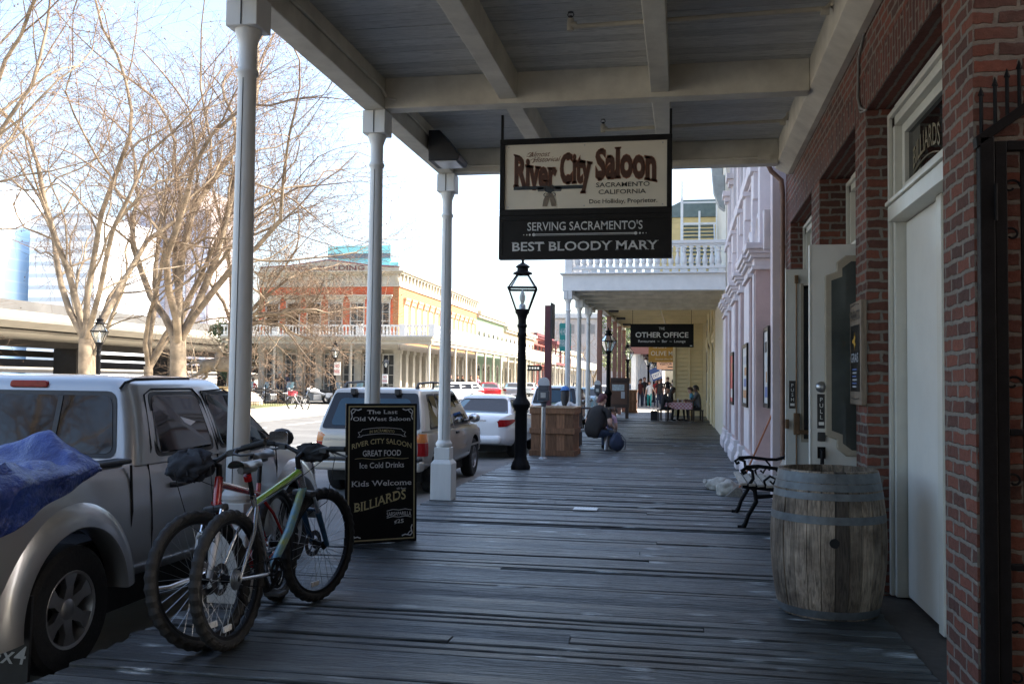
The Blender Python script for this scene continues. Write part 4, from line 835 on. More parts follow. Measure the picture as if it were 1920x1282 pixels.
Eg=[(0,1),(1,2),(0,3),(3,4),(4,5),(5,6),(6,7),(1,8),(8,9),(9,10),(10,11),(1,12),(12,13),(13,14),(14,15),(3,16),(16,17),(17,18),(18,19),(3,20),(20,21),(21,22),(22,23),(2,24),(24,25),(25,26)]
skin('horse',J,Eg,BRZ,stt)
J=[((.05,0,1.36),.17),((.18,0,1.72),.19),((.3,0,1.92),.07),((.38,0,2.08),.12),((.2,.24,1.8),.075),((.45,.27,1.55),.055),((.7,.12,1.5),.04),((.2,-.24,1.8),.075),((.45,-.27,1.55),.055),((.7,-.12,1.5),.04),((.2,.3,1.15),.11),((.02,.36,.75),.07),((.18,.38,.62),.05),((.2,-.3,1.15),.11),((.02,-.36,.75),.07),((.18,-.38,.62),.05)]
skin('rider',J,[(0,1),(1,2),(2,3),(1,4),(4,5),(5,6),(1,7),(7,8),(8,9),(0,10),(10,11),(11,12),(0,13),(13,14),(14,15)],BRZ,stt)
f=MB(); f.lathe([(.0,.16),(.2,.14),(.22,.1),(.13,.1),(.12,.2),(.0,.24)],(.4,0,2.05),12); f.build('hat',BRZ,stt,sm=50)
f=MB(); f.grid(lambda u,v:Vector((1.5*math.cos(2*PI*u)*(1-.3*v),1.0*math.sin(2*PI*u)*(1-.3*v),-1.4+1.25*v))*(1+.08*noise.noise(Vector((3*math.cos(6.28*u),3*math.sin(6.28*u),4*v)))),24,8,cu=True); f.add([(-1.0,-.7,-.16),(1.0,-.7,-.16),(1.0,.7,-.16),(-1,.7,-.16)],[(0,1,2,3)]); f.build('rock_pedestal',pm('tan_rock',(.42,.33,.2),.85,v=.2,s=2,bump=.5,bs=8),stt,sm=40)
f=MB(); f.bx(-.35,.35,-.35,.35,0,.85); f.bx(-.42,.42,-.42,.42,.85,1.0); o=f.build('stone_plinth',CONC,bev=.02); o.location=(-24.4,47.2,.0); tag(o,'low pale stone plinth to the right of the nearest porch post','plinth')
# ================================================================= vehicles
def paint(name,c,m=.0,coat=1,r=.32): return pm(name,c,r,m,v=.04,s=2,coat=coat,rv=.05)
TAILR=pm('red_lens',(.26,.006,.008),.25,v=.15,s=20,spec=.35); AMBER=pm('amber_lens',(.55,.16,.03),.12,v=.1,s=20,coat=1); HEADL=pm('clear_lens',(.55,.57,.58),.1,v=.1,s=20,coat=1)
ALLOY=pm('alloy_rim',(.36,.36,.37),.35,.8,v=.12,s=10)
WELL=pm('wheel_well',(.008,.008,.008),.95)
def ring_half(hw,zb,zt,cr):
    h=zt-zb
    C=[(0,zb),(hw*.80,zb),(hw*.93,zb+.035),(hw*.985,zb+.16*h),(hw,zb+.42*h),(hw*.998,zb+.62*h),(hw*.982,zb+.82*h),(hw*.955,zt-.05*h),(hw*.90,zt+.002),(hw*.55,zt+cr*.75),(0,zt+cr)]
    return crom(C,3)
def wheel_parts(Rt,Rr,wd,style='spoke6',n=40):
    """tyre, rim, hub meshes for a wheel whose axle lies on x, outer face towards +x"""
    t=MB(); prof=[(Rr-.01,-wd*.42),(Rr+.02,-wd*.5),(Rt-.035,-wd*.5),(Rt-.008,-wd*.40),(Rt,-wd*.2),(Rt,wd*.2),(Rt-.008,wd*.40),(Rt-.035,wd*.5),(Rr+.02,wd*.5),(Rr-.01,wd*.42),(Rr-.02,0)]
    rot=Matrix.Rotation(PI/2,3,'Y'); t.lathe(prof+[prof[0]],(0,0,0),n,rot=rot)
    r=MB(); r.lathe([(Rr+.012,wd*.44),(Rr+.004,wd*.47),(Rr-.012,wd*.44),(Rr-.03,wd*.2),(Rr-.035,-wd*.4)],(0,0,0),n,rot=rot); r.lathe([(0,wd*.40),(.035,wd*.40),(.06,wd*.36),(.075,wd*.30),(.075,wd*.1)],(0,0,0),20,rot=rot)
    k=6 if style=='spoke6' else 5
    for i in range(k):
        a=2*PI*i/k; M=Matrix.Rotation(a,4,'X'); s=MB(); w0,w1=(.042,.032) if k==6 else (.04,.03)
        s.add([(wd*.34,-w0,.05),(wd*.34,w0,.05),(wd*.40,w1,Rr*.62),(wd*.42,w1*1.9,Rr-.005),(wd*.42,-w1*1.9,Rr-.005),(wd*.40,-w1,Rr*.62),(wd*.16,-w0,.05),(wd*.16,w0,.05),(wd*.2,w1,Rr*.62),(wd*.24,w1*1.9,Rr-.005),(wd*.24,-w1*1.9,Rr-.005),(wd*.2,-w1,Rr*.62)],
            [(0,1,2,5),(5,2,3,4),(0,5,11,6),(5,4,10,11),(1,7,8,2),(2,8,9,3),(7,6,11,8),(8,11,10,9)]); s.xf(M); r.add(s.v,s.f)
    h=MB(); h.lathe([(0,wd*.05),(Rr*.72,wd*.05),(Rr*.72,-wd*.1),(0,-wd*.1)],(0,0,0),24,rot=rot)
    return t,r,h
class Car:
    def __init__(s,label,cat,loc,rz,sp,mat,group,detail=2):
        s.sp=sp; s.root=thing(sp['name'],label,cat,loc,rz,group); s.mat=mat; s.dn=detail
        s.st=crom(sp['st'],6 if detail>1 else 3); s.rings=[ring_half(*q[1:]) for q in s.st]
        m=MB(); n=len(s.rings[0]); full=2*n-2
        for q,r in zip(s.st,s.rings):
            m.v+=[Vector((x,q[0],z)) for x,z in r]+[Vector((-x,q[0],z)) for x,z in r[-2:0:-1]]
        for i in range(len(s.st)-1):
            for k in range(full): m.f.append([i*full+k,i*full+(k+1)%full,(i+1)*full+(k+1)%full,(i+1)*full+k]); m.m.append(0)
        m.f+=[list(range(full)),list(range((len(s.st)-1)*full,len(s.st)*full))]; m.m+=[0,0]
        o=m.build('body',mat,s.root,sm=38)
        c=MB(); hw=max(q[1] for q in sp['st'])
        for wy in sp['wy']:
            for sx in (-1,1): c.lathe([(0,-.16),(sp['wa'],-.16),(sp['wa'],.3),(0,.3)],(sx*(hw-.06),wy,sp['wr']),28,rot=Matrix.Rotation(sx*PI/2,3,'Y'))
        if 'bed' in sp: c.bx(*sp['bed'])
        cut(o,c,WELL); o.data.set_sharp_from_angle(angle=R(38)); s.body=o
        o.data.materials.clear(); o.data.materials.append(mat); o.data.materials.append(WELL); mi=[]
        for pl in o.data.polygons:
            q=pl.center; k=0
            for wy in sp['wy']:
                if abs(math.hypot(q.y-wy,q.z-sp['wr'])-sp['wa'])<.006 and abs(pl.normal.x)<.3: k=1
                if abs(abs(q.x)-(hw-.22))<.004 and math.hypot(q.y-wy,q.z-sp['wr'])<sp['wa']: k=1
            if 'bed' in sp:
                b=sp['bed']
                if b[0]-.004<q.x<b[1]+.004 and b[2]-.004<q.y<b[3]+.004 and b[4]-.004<q.z<1.195: k=1
            mi.append(k)
        o.data.polygons.foreach_set('material_index',mi)
        g=sp['gh']; s.g=g; m=MB(); levels=[]
        for i in range(7): levels.append((i/6,0))
        rings=[]
        def rr(z,yr,yf,w,r,wf=None): return [(x,y,z) for x,y in roundpoly([(-w,yr),(w,yr),((wf or w),yf),(-(wf or w),yf)],r,5)]
        for t,_ in levels: rings.append(rr(*s.lev(t)))
        z,yr,yf,w,r=s.lev(1); zd=g['dome']-z
        for f,h in ((.03,.35),(.08,.58),(.18,.78),(.35,.92),(.6,1.0)):
            q=rr(z+zd*h,yr+(yf-yr)*.5*f*.8,yf-(yf-yr)*.5*f*.8,w*(1-f),r*(1-f*.6)); rings.append(q)
        k=len(rings[0])
        for q in rings: m.v+=[Vector(p) for p in q]
        for i in range(len(rings)-1):
            for j in range(k): m.f.append([i*k+j,i*k+(j+1)%k,(i+1)*k+(j+1)%k,(i+1)*k+j]); m.m.append(0)
        m.f.append(list(range((len(rings)-1)*k,len(rings)*k))); m.m.append(0)
        s.cab=m.build('cabin',mat,s.root,sm=40)
        t,r,h=wheel_parts(sp['wr'],sp['rim'],.21,sp.get('spoke','spoke5'),40 if detail>1 else 20)
        w0=None
        for wy in sp['wy']:
            for sx in (1,-1):
                if w0 is None: w0=h.build('wheel',IRON,s.root,sm=40); t.build('tyre',RUBBER,w0,sm=35); r.build('rim',ALLOY,w0,sm=35); w=w0
                else: w=copy_tree(w0,parent=s.root)
                w.location=(sx*(hw-.125),wy,sp['wr']); w.rotation_euler=(0,0,0 if sx>0 else PI)
    def lev(s,t):
        a,b=s.g['lo'],s.g['hi']; e=t; bow=math.sin(PI*t)*.015
        return (a[0]+(b[0]-a[0])*t, a[1]+(b[1]-a[1])*e, a[2]+(b[2]-a[2])*e, a[3]+(b[3]-a[3])*t+bow, a[4]+(b[4]-a[4])*t)
    def ghx(s,z):
        t=(z-s.g['lo'][0])/(s.g['hi'][0]-s.g['lo'][0]); return s.lev(max(0,min(1,t)))
    def sx(s,y,z):
        i=0
        while i<len(s.st)-2 and s.st[i+1][0]<y: i+=1
        a,b=s.st[i],s.st[i+1]; t=max(0,min(1,(y-a[0])/(b[0]-a[0]) if b[0]>a[0] else 0)); out=[]
        for r in (s.rings[i],s.rings[i+1]):
            x=r[-1][0]
            for p,q in zip(r[4:],r[5:]):
                if p[1]<=z<=q[1] and q[1]>p[1]: x=p[0]+(q[0]-p[0])*(z-p[1])/(q[1]-p[1]); break
            out.append(x)
        return out[0]*(1-t)+out[1]*t
    def side_glass(s,poly,name='side_window',r=.05,both=True,frame=True,gl=None,fr=.022):
        for sd in ((1,-1) if both else (1,)):
            P=roundpoly(poly,r,4); n=len(P); cx=sum(p[0] for p in P)/n; cz=sum(p[1] for p in P)/n
            def X(z,o): return sd*(s.ghx(z)[3]+o)
            if frame:
                m=MB(); Q=[(cx+(y-cx)*(1+fr/.3),cz+(z-cz)*(1+fr/.17)) for y,z in P]; m.add([(X(z,.004),y,z) for y,z in Q]+[(X(z,-.01),y,z) for y,z in Q],[list(range(n))]+[(i,(i+1)%n,n+(i+1)%n,n+i) for i in range(n)]); f=m.build('window_seal',BLKPL,s.cab)
            m=MB(); m.add([(X(z,.008),y,z) for y,z in P],[list(range(n))]); m.build(name,gl or GLASSD,s.cab)
    def end_glass(s,xz,end='rear',name='rear_window',r=.05,off=.008,mat=None,frame=.03):
        def Y(z,o): q=s.ghx(z); return q[1]-o if end=='rear' else q[2]+o
        P=roundpoly(xz,r,4); n=len(P); cx=sum(p[0] for p in P)/n; cz=sum(p[1] for p in P)/n; o=None
        if frame:
            m=MB(); hx=max(abs(p[0]-cx) for p in P); hz=max(abs(p[1]-cz) for p in P); Q=[(cx+(x-cx)*(1+frame/hx),cz+(z-cz)*(1+frame/hz)) for x,z in P]; m.add([(x,Y(z,off*.5),z) for x,z in Q],[list(range(n))]); m.build('window_seal',BLKPL,s.cab)
        m=MB(); m.add([(x,Y(z,off),z) for x,z in P],[list(range(n))]); return m.build(name,mat or GLASSD,s.cab)
    def patch(s,name,y0,y1,z0,z1,mat,sd=1,off=.008,shape=None,par=None,n=8):
        m=MB()
        def fn(u,v):
            y=y0+(y1-y0)*u; z=z0+(z1-z0)*v
            if shape: y,z=shape(u,v)
            return Vector((sd*(s.sx(y,z)+off),y,z))
        m.grid(fn,n,6); return m.build(name,mat,par or s.body,sm=50)
    def seam(s,pts,r=.006,sd=1):
        m=MB(); out=[]
        for y,z in pts:
            x=s.ghx(z)[3] if z>s.g['lo'][0]+.005 else s.sx(y,z); out.append((sd*(x+.004),y,z))
        m.tube(out,r,5); m.build('panel_gap',WELL,s.body)
    def box(s,name,b,mat,par=None,bev=.02): m=MB(); m.bx(*b); return m.build(name,mat,par or s.root,bev=bev,seg=3,sm=35)

# ---------------------------------------------------------------- silver pickup, nearest car
SILVER=paint('silver_paint',(.38,.385,.385),.72,.9,.34)
TR=dict(name='pickup_truck',st=[(.10,.80,.56,1.06,0),(.12,.86,.5,1.17,0),(.2,.895,.47,1.205,0),(.8,.915,.46,1.21,0),(1.7,.92,.44,1.21,0),(2.4,.925,.42,1.21,0),(3.3,.925,.42,1.205,.0),(3.95,.92,.42,1.19,.01),(4.35,.91,.44,1.14,.03),(4.8,.89,.47,1.07,.03),(5.1,.84,.5,.98,.02),(5.24,.72,.55,.86,.0)],
 wy=(1.20,4.42),wa=.50,wr=.385,rim=.225,spoke='spoke6',bed=(-.79,.79,.22,1.73,.72,1.4),gh=dict(lo=(1.19,1.795,4.05,.90,.13),hi=(1.715,1.93,3.28,.755,.14),dome=1.80))
tk=Car('silver pickup truck with a blue tarp over its bed, nearest car at the kerb','pickup truck',(-4.50,3.90,ZR),0,TR,SILVER,'cars parked along our kerb')
tk.side_glass([(2.10,1.255),(2.88,1.255),(2.78,1.655),(2.16,1.655)],r=.07); tk.side_glass([(3.02,1.255),(3.93,1.255),(3.34,1.655),(2.92,1.655)],r=.05)
gh=GLASSD
tk.end_glass([(-.735,1.265),(.735,1.265),(.655,1.655),(-.655,1.655)],r=.07,frame=.03)
m=MB()
for x in (-.27,.27): m.add([(x-.018,tk.ghx(1.268)[1]-.014,1.268),(x+.018,tk.ghx(1.268)[1]-.014,1.268),(x+.018,tk.ghx(1.652)[1]-.014,1.652),(x-.018,tk.ghx(1.652)[1]-.014,1.652)],[(0,1,2,3)])
m.add([(-.27,tk.ghx(1.28)[1]-.012,1.285),(.27,tk.ghx(1.28)[1]-.012,1.285),(.27,tk.ghx(1.3)[1]-.012,1.30),(-.27,tk.ghx(1.3)[1]-.012,1.30)],[(0,1,2,3)]); m.build('window_bar',BLKPL,tk.cab)
tk.end_glass([(-.80,1.25),(.80,1.25),(.68,1.66),(-.68,1.66)],'front','windscreen',r=.06)
m=MB(); P=roundpoly([(-.15,1.705),(.15,1.705),(.14,1.753),(-.14,1.753)],.02); m.prism(P,'y',1.915,2.02); m.build('brake_light',TAILR,tk.cab,bev=.006)
for sd in (1,-1):
    m=MB(); m.tube([(sd*.70,1.925,1.70),(sd*.722,1.95,1.745),(sd*.70,2.1,1.768),(sd*.66,2.9,1.776)],.009,6); m.build('roof_seam',WELL,tk.cab)
    tk.seam([(2.02,.52),(2.0,.75),(1.99,1.0),(2.0,1.19),(2.03,1.3),(2.09,1.66),(2.2,1.70),(2.76,1.70),(2.85,1.62),(2.95,1.24),(2.97,1.18),(2.96,.9),(2.9,.60),(2.75,.5)],sd=sd); tk.seam([(2.97,1.18),(2.97,1.3),(2.88,1.68),(3.25,1.695),(4.0,1.22),(4.02,1.0),(3.98,.55)],sd=sd); tk.seam([(1.755,.5),(1.76,.9),(1.765,1.2)],sd=sd,r=.009)
    for y in (2.24,3.14):
        m=MB(); x=tk.sx(y,1.02); m.tube([(sd*(x-.005),y,1.02),(sd*(x+.035),y+.03,1.022),(sd*(x+.04),y+.1,1.024),(sd*(x+.035),y+.19,1.024),(sd*(x-.005),y+.22,1.024)],[.02,.02,.019,.017,.016],8); m.build('door_handle',BLKPL,tk.body,sm=50)
    # flared arches: a swept lip round each wheel
    for wy in TR['wy']:
        m=MB(); prof=[(.478,-.10),(.480,.042),(.492,.054),(.53,.050),(.575,.038),(.62,.017),(.65,-.012)]; A=[R(4)+R(184)*i/30 for i in range(31)]
        m.grid(lambda u,v:Vector((sd*(.905+prof[round(v*6)][1]),wy+prof[round(v*6)][0]*math.cos(A[round(u*30)]),min(1.19,TR['wr']+prof[round(v*6)][0]*math.sin(A[round(u*30)])))),31,7); m.build('fender_flare',SILVER,tk.body,sm=50)
    m=MB(); m.bx(sd*.80,sd*.915,1.22,1.76,1.211,1.245); m.build('bed_rail',BLKPL,tk.body,bev=.012)
    m=MB(); m.tube([(sd*.93,1.95,.33),(sd*1.0,2.1,.32),(sd*1.0,3.6,.32),(sd*.93,3.8,.33)],.03,10); m.build('side_step',CHROME,tk.root,sm=50)
    m=MB(); m.ball((sd*1.06,3.78,1.27),(.11,.07,.085),14); m.tube([(sd*.9,3.82,1.22),(sd*1.0,3.79,1.25)],.03,8); q=m.build('side_mirror',BLKPL,tk.body,sm=60); m=MB(); m.prism(roundpoly([(sd*1.06-.085,1.21),(sd*1.06+.085,1.21),(sd*1.06+.085,1.33),(sd*1.06-.085,1.33)],.03),'y',3.705,3.712); m.build('mirror_glass',CHROME,q)
    tk.patch('headlight',4.98,5.23,.84,.98,HEADL,sd); tk.patch('tail_light',.11,.2,.8,1.15,TAILR,sd)
    m=MB(); m.prism([(.765,.08),(.785,.08),(.80,.56),(.78,.56)],'x',min(sd*.64,sd*.945),max(sd*.64,sd*.945)); mf=m.build('mud_flap',BLKPL,tk.root)
    m=MB(); put_text(m,text2d('4x4',.14,.006,1.1,0,shear=.2),(sd*.82,.762,.19),(1,0,0),(0,.03,1),width=.23); m.build('lettering',STEEL,mf)
tk.box('rear_bumper',(-.88,.88,-.04,.12,.42,.62),CHROME); tk.box('front_bumper',(-.82,.82,5.1,5.3,.45,.66),SILVER,bev=.05)
m=MB(); m.bx(-.789,.789,.225,1.725,.722,.74); m.build('bed_floor',BLKPL,tk.body)
m=MB(); m.bx(-.75,.75,.95,4.7,.22,.5); m.build('chassis',WELL,tk.root)
TARP=pm('blue_tarpaulin',(.006,.026,.17),.36,v=.35,s=3,bump=.8,bs=9,bd=.04,coat=.15)
tp=MB(); tr_=random.Random(3)
def tarp(u,v):
    # v: across the bed then down the right side;  u: along the bed
    y=-.05+1.44*u; s_=v*2.35; n1=noise.noise(Vector((u*3.1,v*4.7,1.3))); n2=noise.noise(Vector((u*8.5,v*9.5,4.1)))
    if s_<1.62: x=-.78+s_; z=1.25+.04*n1+.022*n2+.015*math.sin(PI*min(1,s_/1.62))
    else:
        t=(s_-1.62)/.73; x=.86+.075*math.sin(min(1,t*3)*PI/2)+.012*n2+.008*math.sin(u*26+n1*3); z=1.265-.06*t-.42*t*max(0,1-u*1.02)**.8-.01
        y+=.10*n1*t-.04*t
    pk_=math.exp(-((u-.93)/.07)**2)*math.exp(-((v-.58)/.10)**2); z+=.17*pk_; y+=.04*pk_
    n3=noise.noise(Vector((u*5+3,v*6,9.7))); z+=(.020*math.sin(u*11+v*5+3*n1)+.085*abs(n3)**.8-.05*abs(noise.noise(Vector((u*11,v*13,2.2)))))*(v<.69); x+=.02*abs(n3)*(v>=.69)
    return Vector((x,y,z))
tp.grid(tarp,90,120); t_=tp.build('tarpaulin',TARP,sm=60); t_.location=(-4.50,3.90,ZR); tag(t_,'crumpled blue tarpaulin draped over the pickup bed and side','tarpaulin')
s_=t_.modifiers.new('thick','SOLIDIFY'); s_.thickness=.004

# ---------------------------------------------------------------- beige silver off-roader
BEIGE=paint('beige_silver_paint',(.40,.375,.33),.4,.9,.33)
SU=dict(name='parked_car',st=[(.03,.74,.55,.93,0),(.06,.83,.48,1.0,0),(.15,.87,.42,1.02,0),(.8,.885,.38,1.03,0),(2.2,.89,.36,1.02,0),(3.2,.885,.38,1.0,.01),(3.9,.87,.4,.97,.03),(4.35,.80,.45,.88,.02),(4.5,.66,.5,.76,0)],
 wy=(.86,3.56),wa=.43,wr=.36,rim=.2,gh=dict(lo=(1.005,.07,3.32,.865,.09),hi=(1.61,.36,2.50,.715,.10),dome=1.675))
def suv(label,loc,rz,mat,det=2,badge=None):
    c=Car(label,'car',loc,rz,SU,mat,'cars parked along our kerb',det)
    c.side_glass([(.42,1.05),(1.02,1.05),(1.02,1.54),(.60,1.54)],r=.06); c.side_glass([(1.14,1.05),(1.86,1.05),(1.86,1.54),(1.10,1.54)],r=.04); c.side_glass([(1.98,1.05),(2.98,1.05),(2.42,1.54),(1.96,1.54)],r=.04)
    c.end_glass([(-.80,1.03),(.80,1.03),(.68,1.585),(-.68,1.585)],r=.06,mat=pm('tailgate_black',(.01,.01,.012),.2,v=.1),off=.008,frame=0)
    c.end_glass([(-.66,1.08),(.66,1.08),(.57,1.50),(-.57,1.50)],r=.08,off=.014,frame=0,mat=glassy('blue_tint_glass',(.02,.05,.075),.04) if 'blue_tint_glass' not in MATS else MATS['blue_tint_glass'])
    c.end_glass([(-.78,1.04),(.78,1.04),(.66,1.58),(-.66,1.58)],'front','windscreen',r=.05)
    for sd in (1,-1):
        m=MB(); m.tube([(sd*.60,.5,1.655),(sd*.60,.62,1.735),(sd*.60,1.4,1.755),(sd*.60,2.1,1.74),(sd*.60,2.3,1.66)],.018,8)
        for y in (.62,1.5,2.12): m.tube([(sd*.60,y,1.65),(sd*.60,y,1.74)],.02,6)
        m.build('roof_rail',BLKPL,c.cab,sm=50)
        c.patch('tail_light',.032,.20,.63,.83,TAILR,sd,off=.022,n=30); c.patch('turn_light',.032,.20,.835,.97,AMBER,sd,off=.022,n=30); c.patch('side_trim',.2,4.2,.60,.64,mat,sd,off=.012,n=20)
        c.seam([(1.06,.5),(1.06,1.0),(1.06,1.56)],sd=sd); c.seam([(1.92,.45),(1.92,1.0),(1.91,1.56)],sd=sd); c.seam([(3.0,.5),(3.02,1.0)],sd=sd)
        m=MB(); x=c.sx(1.2,.9); m.bx(sd*(x-.005),sd*(x+.03),1.16,1.3,.88,.92); m.bx(sd*(x-.005),sd*(x+.03),2.04,2.2,.88,.92); m.build('door_handle',BLKPL,c.body,bev=.008)
        m=MB(); m.ball((sd*1.0,2.92,1.12),(.11,.07,.085),12); m.tube([(sd*.86,2.94,1.07),(sd*.95,2.92,1.1)],.03,6); q=m.build('side_mirror',mat,c.body,sm=60); m=MB(); m.ball((sd*1.0,2.855,1.12),(.085,.012,.066),12); m.build('mirror_glass',CHROME,q,sm=60)
        c.patch('headlight',4.22,4.47,.74,.88,HEADL,sd)
    c.box('rear_bumper',(-.86,.86,-.09,.16,.40,.56),mat,bev=.04); c.box('bumper_strip',(-.84,.84,-.105,.1,.562,.60),BLKPL,bev=.012)
    c.box('front_bumper',(-.76,.76,4.36,4.56,.42,.6),mat,bev=.05)
    m=MB(); m.bx(-.16,.16,.012,.03,.70,.80); m.build('number_plate',WHITEP,c.body)
    m=MB(); m.torus((.0,.022,.74),.30,.018,28,6,'y'); m.build('spare_ring',GREENP,c.body,sm=60)
    for x in (-.36,.36): m=MB(); m.box((x,.31,1.60),(.09,.11,.1)); m.build('hinge_cover',BLKPL,c.cab,bev=.015)
    m=MB(); m.lathe([(0,0),(.025,0),(.03,-.01)],(-.30,.036,.93),12,rot=Matrix.Rotation(PI/2,3,'X')); m.build('lock',STEEL,c.body)
    if badge: m=MB(); put_text(m,text2d(badge,.06,.003,1.2),(-.55,.022,.84),(1,0,0),(0,0,1),width=.36); m.build('lettering',STEEL,c.body)
    m=MB(); m.bx(-.72,.72,.4,4.2,.2,.45); m.build('chassis',WELL,c.root)
    return c
suv('beige silver off-roader with black roof rails, parked between the pickup and the white saloon car',(-4.74,13.75,ZR),0,BEIGE,2,'PATHFINDER')
WHITEC=paint('white_car_paint',(.72,.73,.74),.0,1,.25)
suv('white off-roader with tinted rear glass behind the parking meter and pylon',(-4.5,33.0,road_z(33)),0,WHITEC,1)
# ---------------------------------------------------------------- white saloon car
SE=dict(name='parked_car',st=[(.02,.50,.5,.84,.02),(.05,.64,.42,.93,.03),(.16,.77,.36,1.0,.03),(.5,.86,.3,1.04,.03),(1.0,.885,.26,1.02,.0),(2.4,.89,.25,.97,0),(3.4,.885,.26,.95,.02),(4.0,.86,.27,.87,.04),(4.4,.76,.3,.76,.03),(4.6,.56,.36,.62,0)],
 wy=(.98,3.68),wa=.37,wr=.325,rim=.205,gh=dict(lo=(.985,.52,3.62,.80,.16),hi=(1.36,1.36,2.50,.60,.20),dome=1.47))
LBLUE=glassy('pale_blue_rear_glass',(.10,.17,.20),.03)
W2=None
def sedan(label,loc,rz,mat,det=1,group='cars parked along our kerb'):
    c=Car(label,'car',loc,rz,SE,mat,group,det)
    c.side_glass([(.98,1.02),(1.72,1.02),(1.72,1.33),(1.02,1.34)] if SE is W2 else [(.98,1.02),(1.72,1.02),(1.72,1.33),(1.42,1.33),(1.12,1.2)],r=.04); c.side_glass([(1.82,1.02),(3.05,1.02),(2.45,1.33),(1.82,1.33)],r=.04)
    c.end_glass([(-.68,1.035),(.68,1.035),(.52,1.345),(-.52,1.345)],r=.07,mat=LBLUE); c.end_glass([(-.74,1.01),(.74,1.01),(.56,1.35),(-.56,1.35)],'front','windscreen',r=.06,mat=LBLUE)
    def wedge(u,v):
        y=.03+.56*u; return y,.745+.17*(1-u*.72)*v+.12*u
    for sd in (1,-1):
        c.patch('tail_light',0,0,0,0,TAILR,sd,shape=wedge,off=.016,n=30); c.patch('headlight',4.05,4.5,.66,.80,HEADL,sd)
        c.seam([(1.77,.3),(1.8,.98),(1.77,1.34)],sd=sd); c.seam([(3.1,.34),(3.12,.95)],sd=sd); c.seam([(.62,.95),(.9,.5)],sd=sd)
        m=MB(); x=c.sx(1.3,.88); m.bx(sd*(x-.005),sd*(x+.025),1.3,1.48,.87,.9); m.bx(sd*(x-.005),sd*(x+.025),2.2,2.38,.86,.89); m.build('door_handle',mat,c.body,bev=.008)
        m=MB(); m.ball((sd*.98,2.86,1.04),(.1,.06,.065),12); m.tube([(sd*.82,2.9,1.0),(sd*.93,2.87,1.02)],.025,6); m.build('side_mirror',mat,c.body,sm=60)
    c.box('rear_bumper',(-.66,.66,-.02,.3,.36,.58),mat,bev=.10); c.box('front_bumper',(-.68,.68,4.4,4.66,.3,.52),mat,bev=.06)
    m=MB(); m.bx(-.15,.15,-.038,-.03,.42,.52); m.build('number_plate',WHITEP,c.body); m=MB(); m.bx(-.3,.3,.01,.03,.88,.91); m.build('boot_trim',CHROME,c.body)
    m=MB(); m.bx(-.7,.7,.5,4.2,.16,.4); m.build('chassis',WELL,c.root)
    return c
sedan('white saloon car with red wedge tail lights, parked just ahead of the beige off-roader',(-4.72,20.9,ZR),0,WHITEC,2)
REDC=paint('red_car_paint',(.45,.015,.02),.0,1,.25); GREYC=paint('grey_car_paint',(.28,.29,.31),.4,1,.3); TEALC=paint('pale_blue_car_paint',(.25,.38,.42),.3,1,.3); DARKC=paint('dark_car_paint',(.03,.03,.035),.2,1,.3)
SUN='cars on the sunny side of the street'
W2=dict(SE); W2['gh']=dict(lo=(.985,.10,3.62,.83,.12),hi=(1.40,.55,2.50,.64,.14),dome=1.47)
SE_=SE; SE=W2
c=sedan('white estate car with long glazed rear, turning across the sunny side of the street',(-13.6,58.5,road_z(60)),R(122),WHITEC,1,SUN)
SE=SE_
c.root.location=(-13.6,62.8,road_z(66)); c.side_glass([(.42,1.02),(.93,1.02),(.93,1.34),(.62,1.34)],'rear_side_window',r=.04)
for col,lab,x,y,rz,gp in ((REDC,'red saloon car right behind the white estate car across the street',-14.3,69.5,R(20),SUN),(GREYC,'silver grey saloon car beyond the red car across the street',-14.0,77,R(12),SUN),(DARKC,'dark car past the silver grey one at the sunny kerb',-15.9,86,0,SUN),(WHITEC,'white car farthest along the sunny kerb',-15.9,95,0,SUN),
   (TEALC,'pale blue car parked beyond the white off-roader, seen between porch posts',-4.7,45,0,'cars parked along our kerb'),(WHITEC,'white car parked far down our kerb beyond the pale blue one',-4.7,54,0,'cars parked along our kerb'),(TEALC,'pale blue car at the far end of our kerb, left of the white far posts',-4.8,66,0,'cars parked along our kerb'),(GREYC,'grey car last in line at our kerb',-4.8,78,0,'cars parked along our kerb')):
    sedan(lab,(x,y,road_z(y)),rz,col,1,gp)

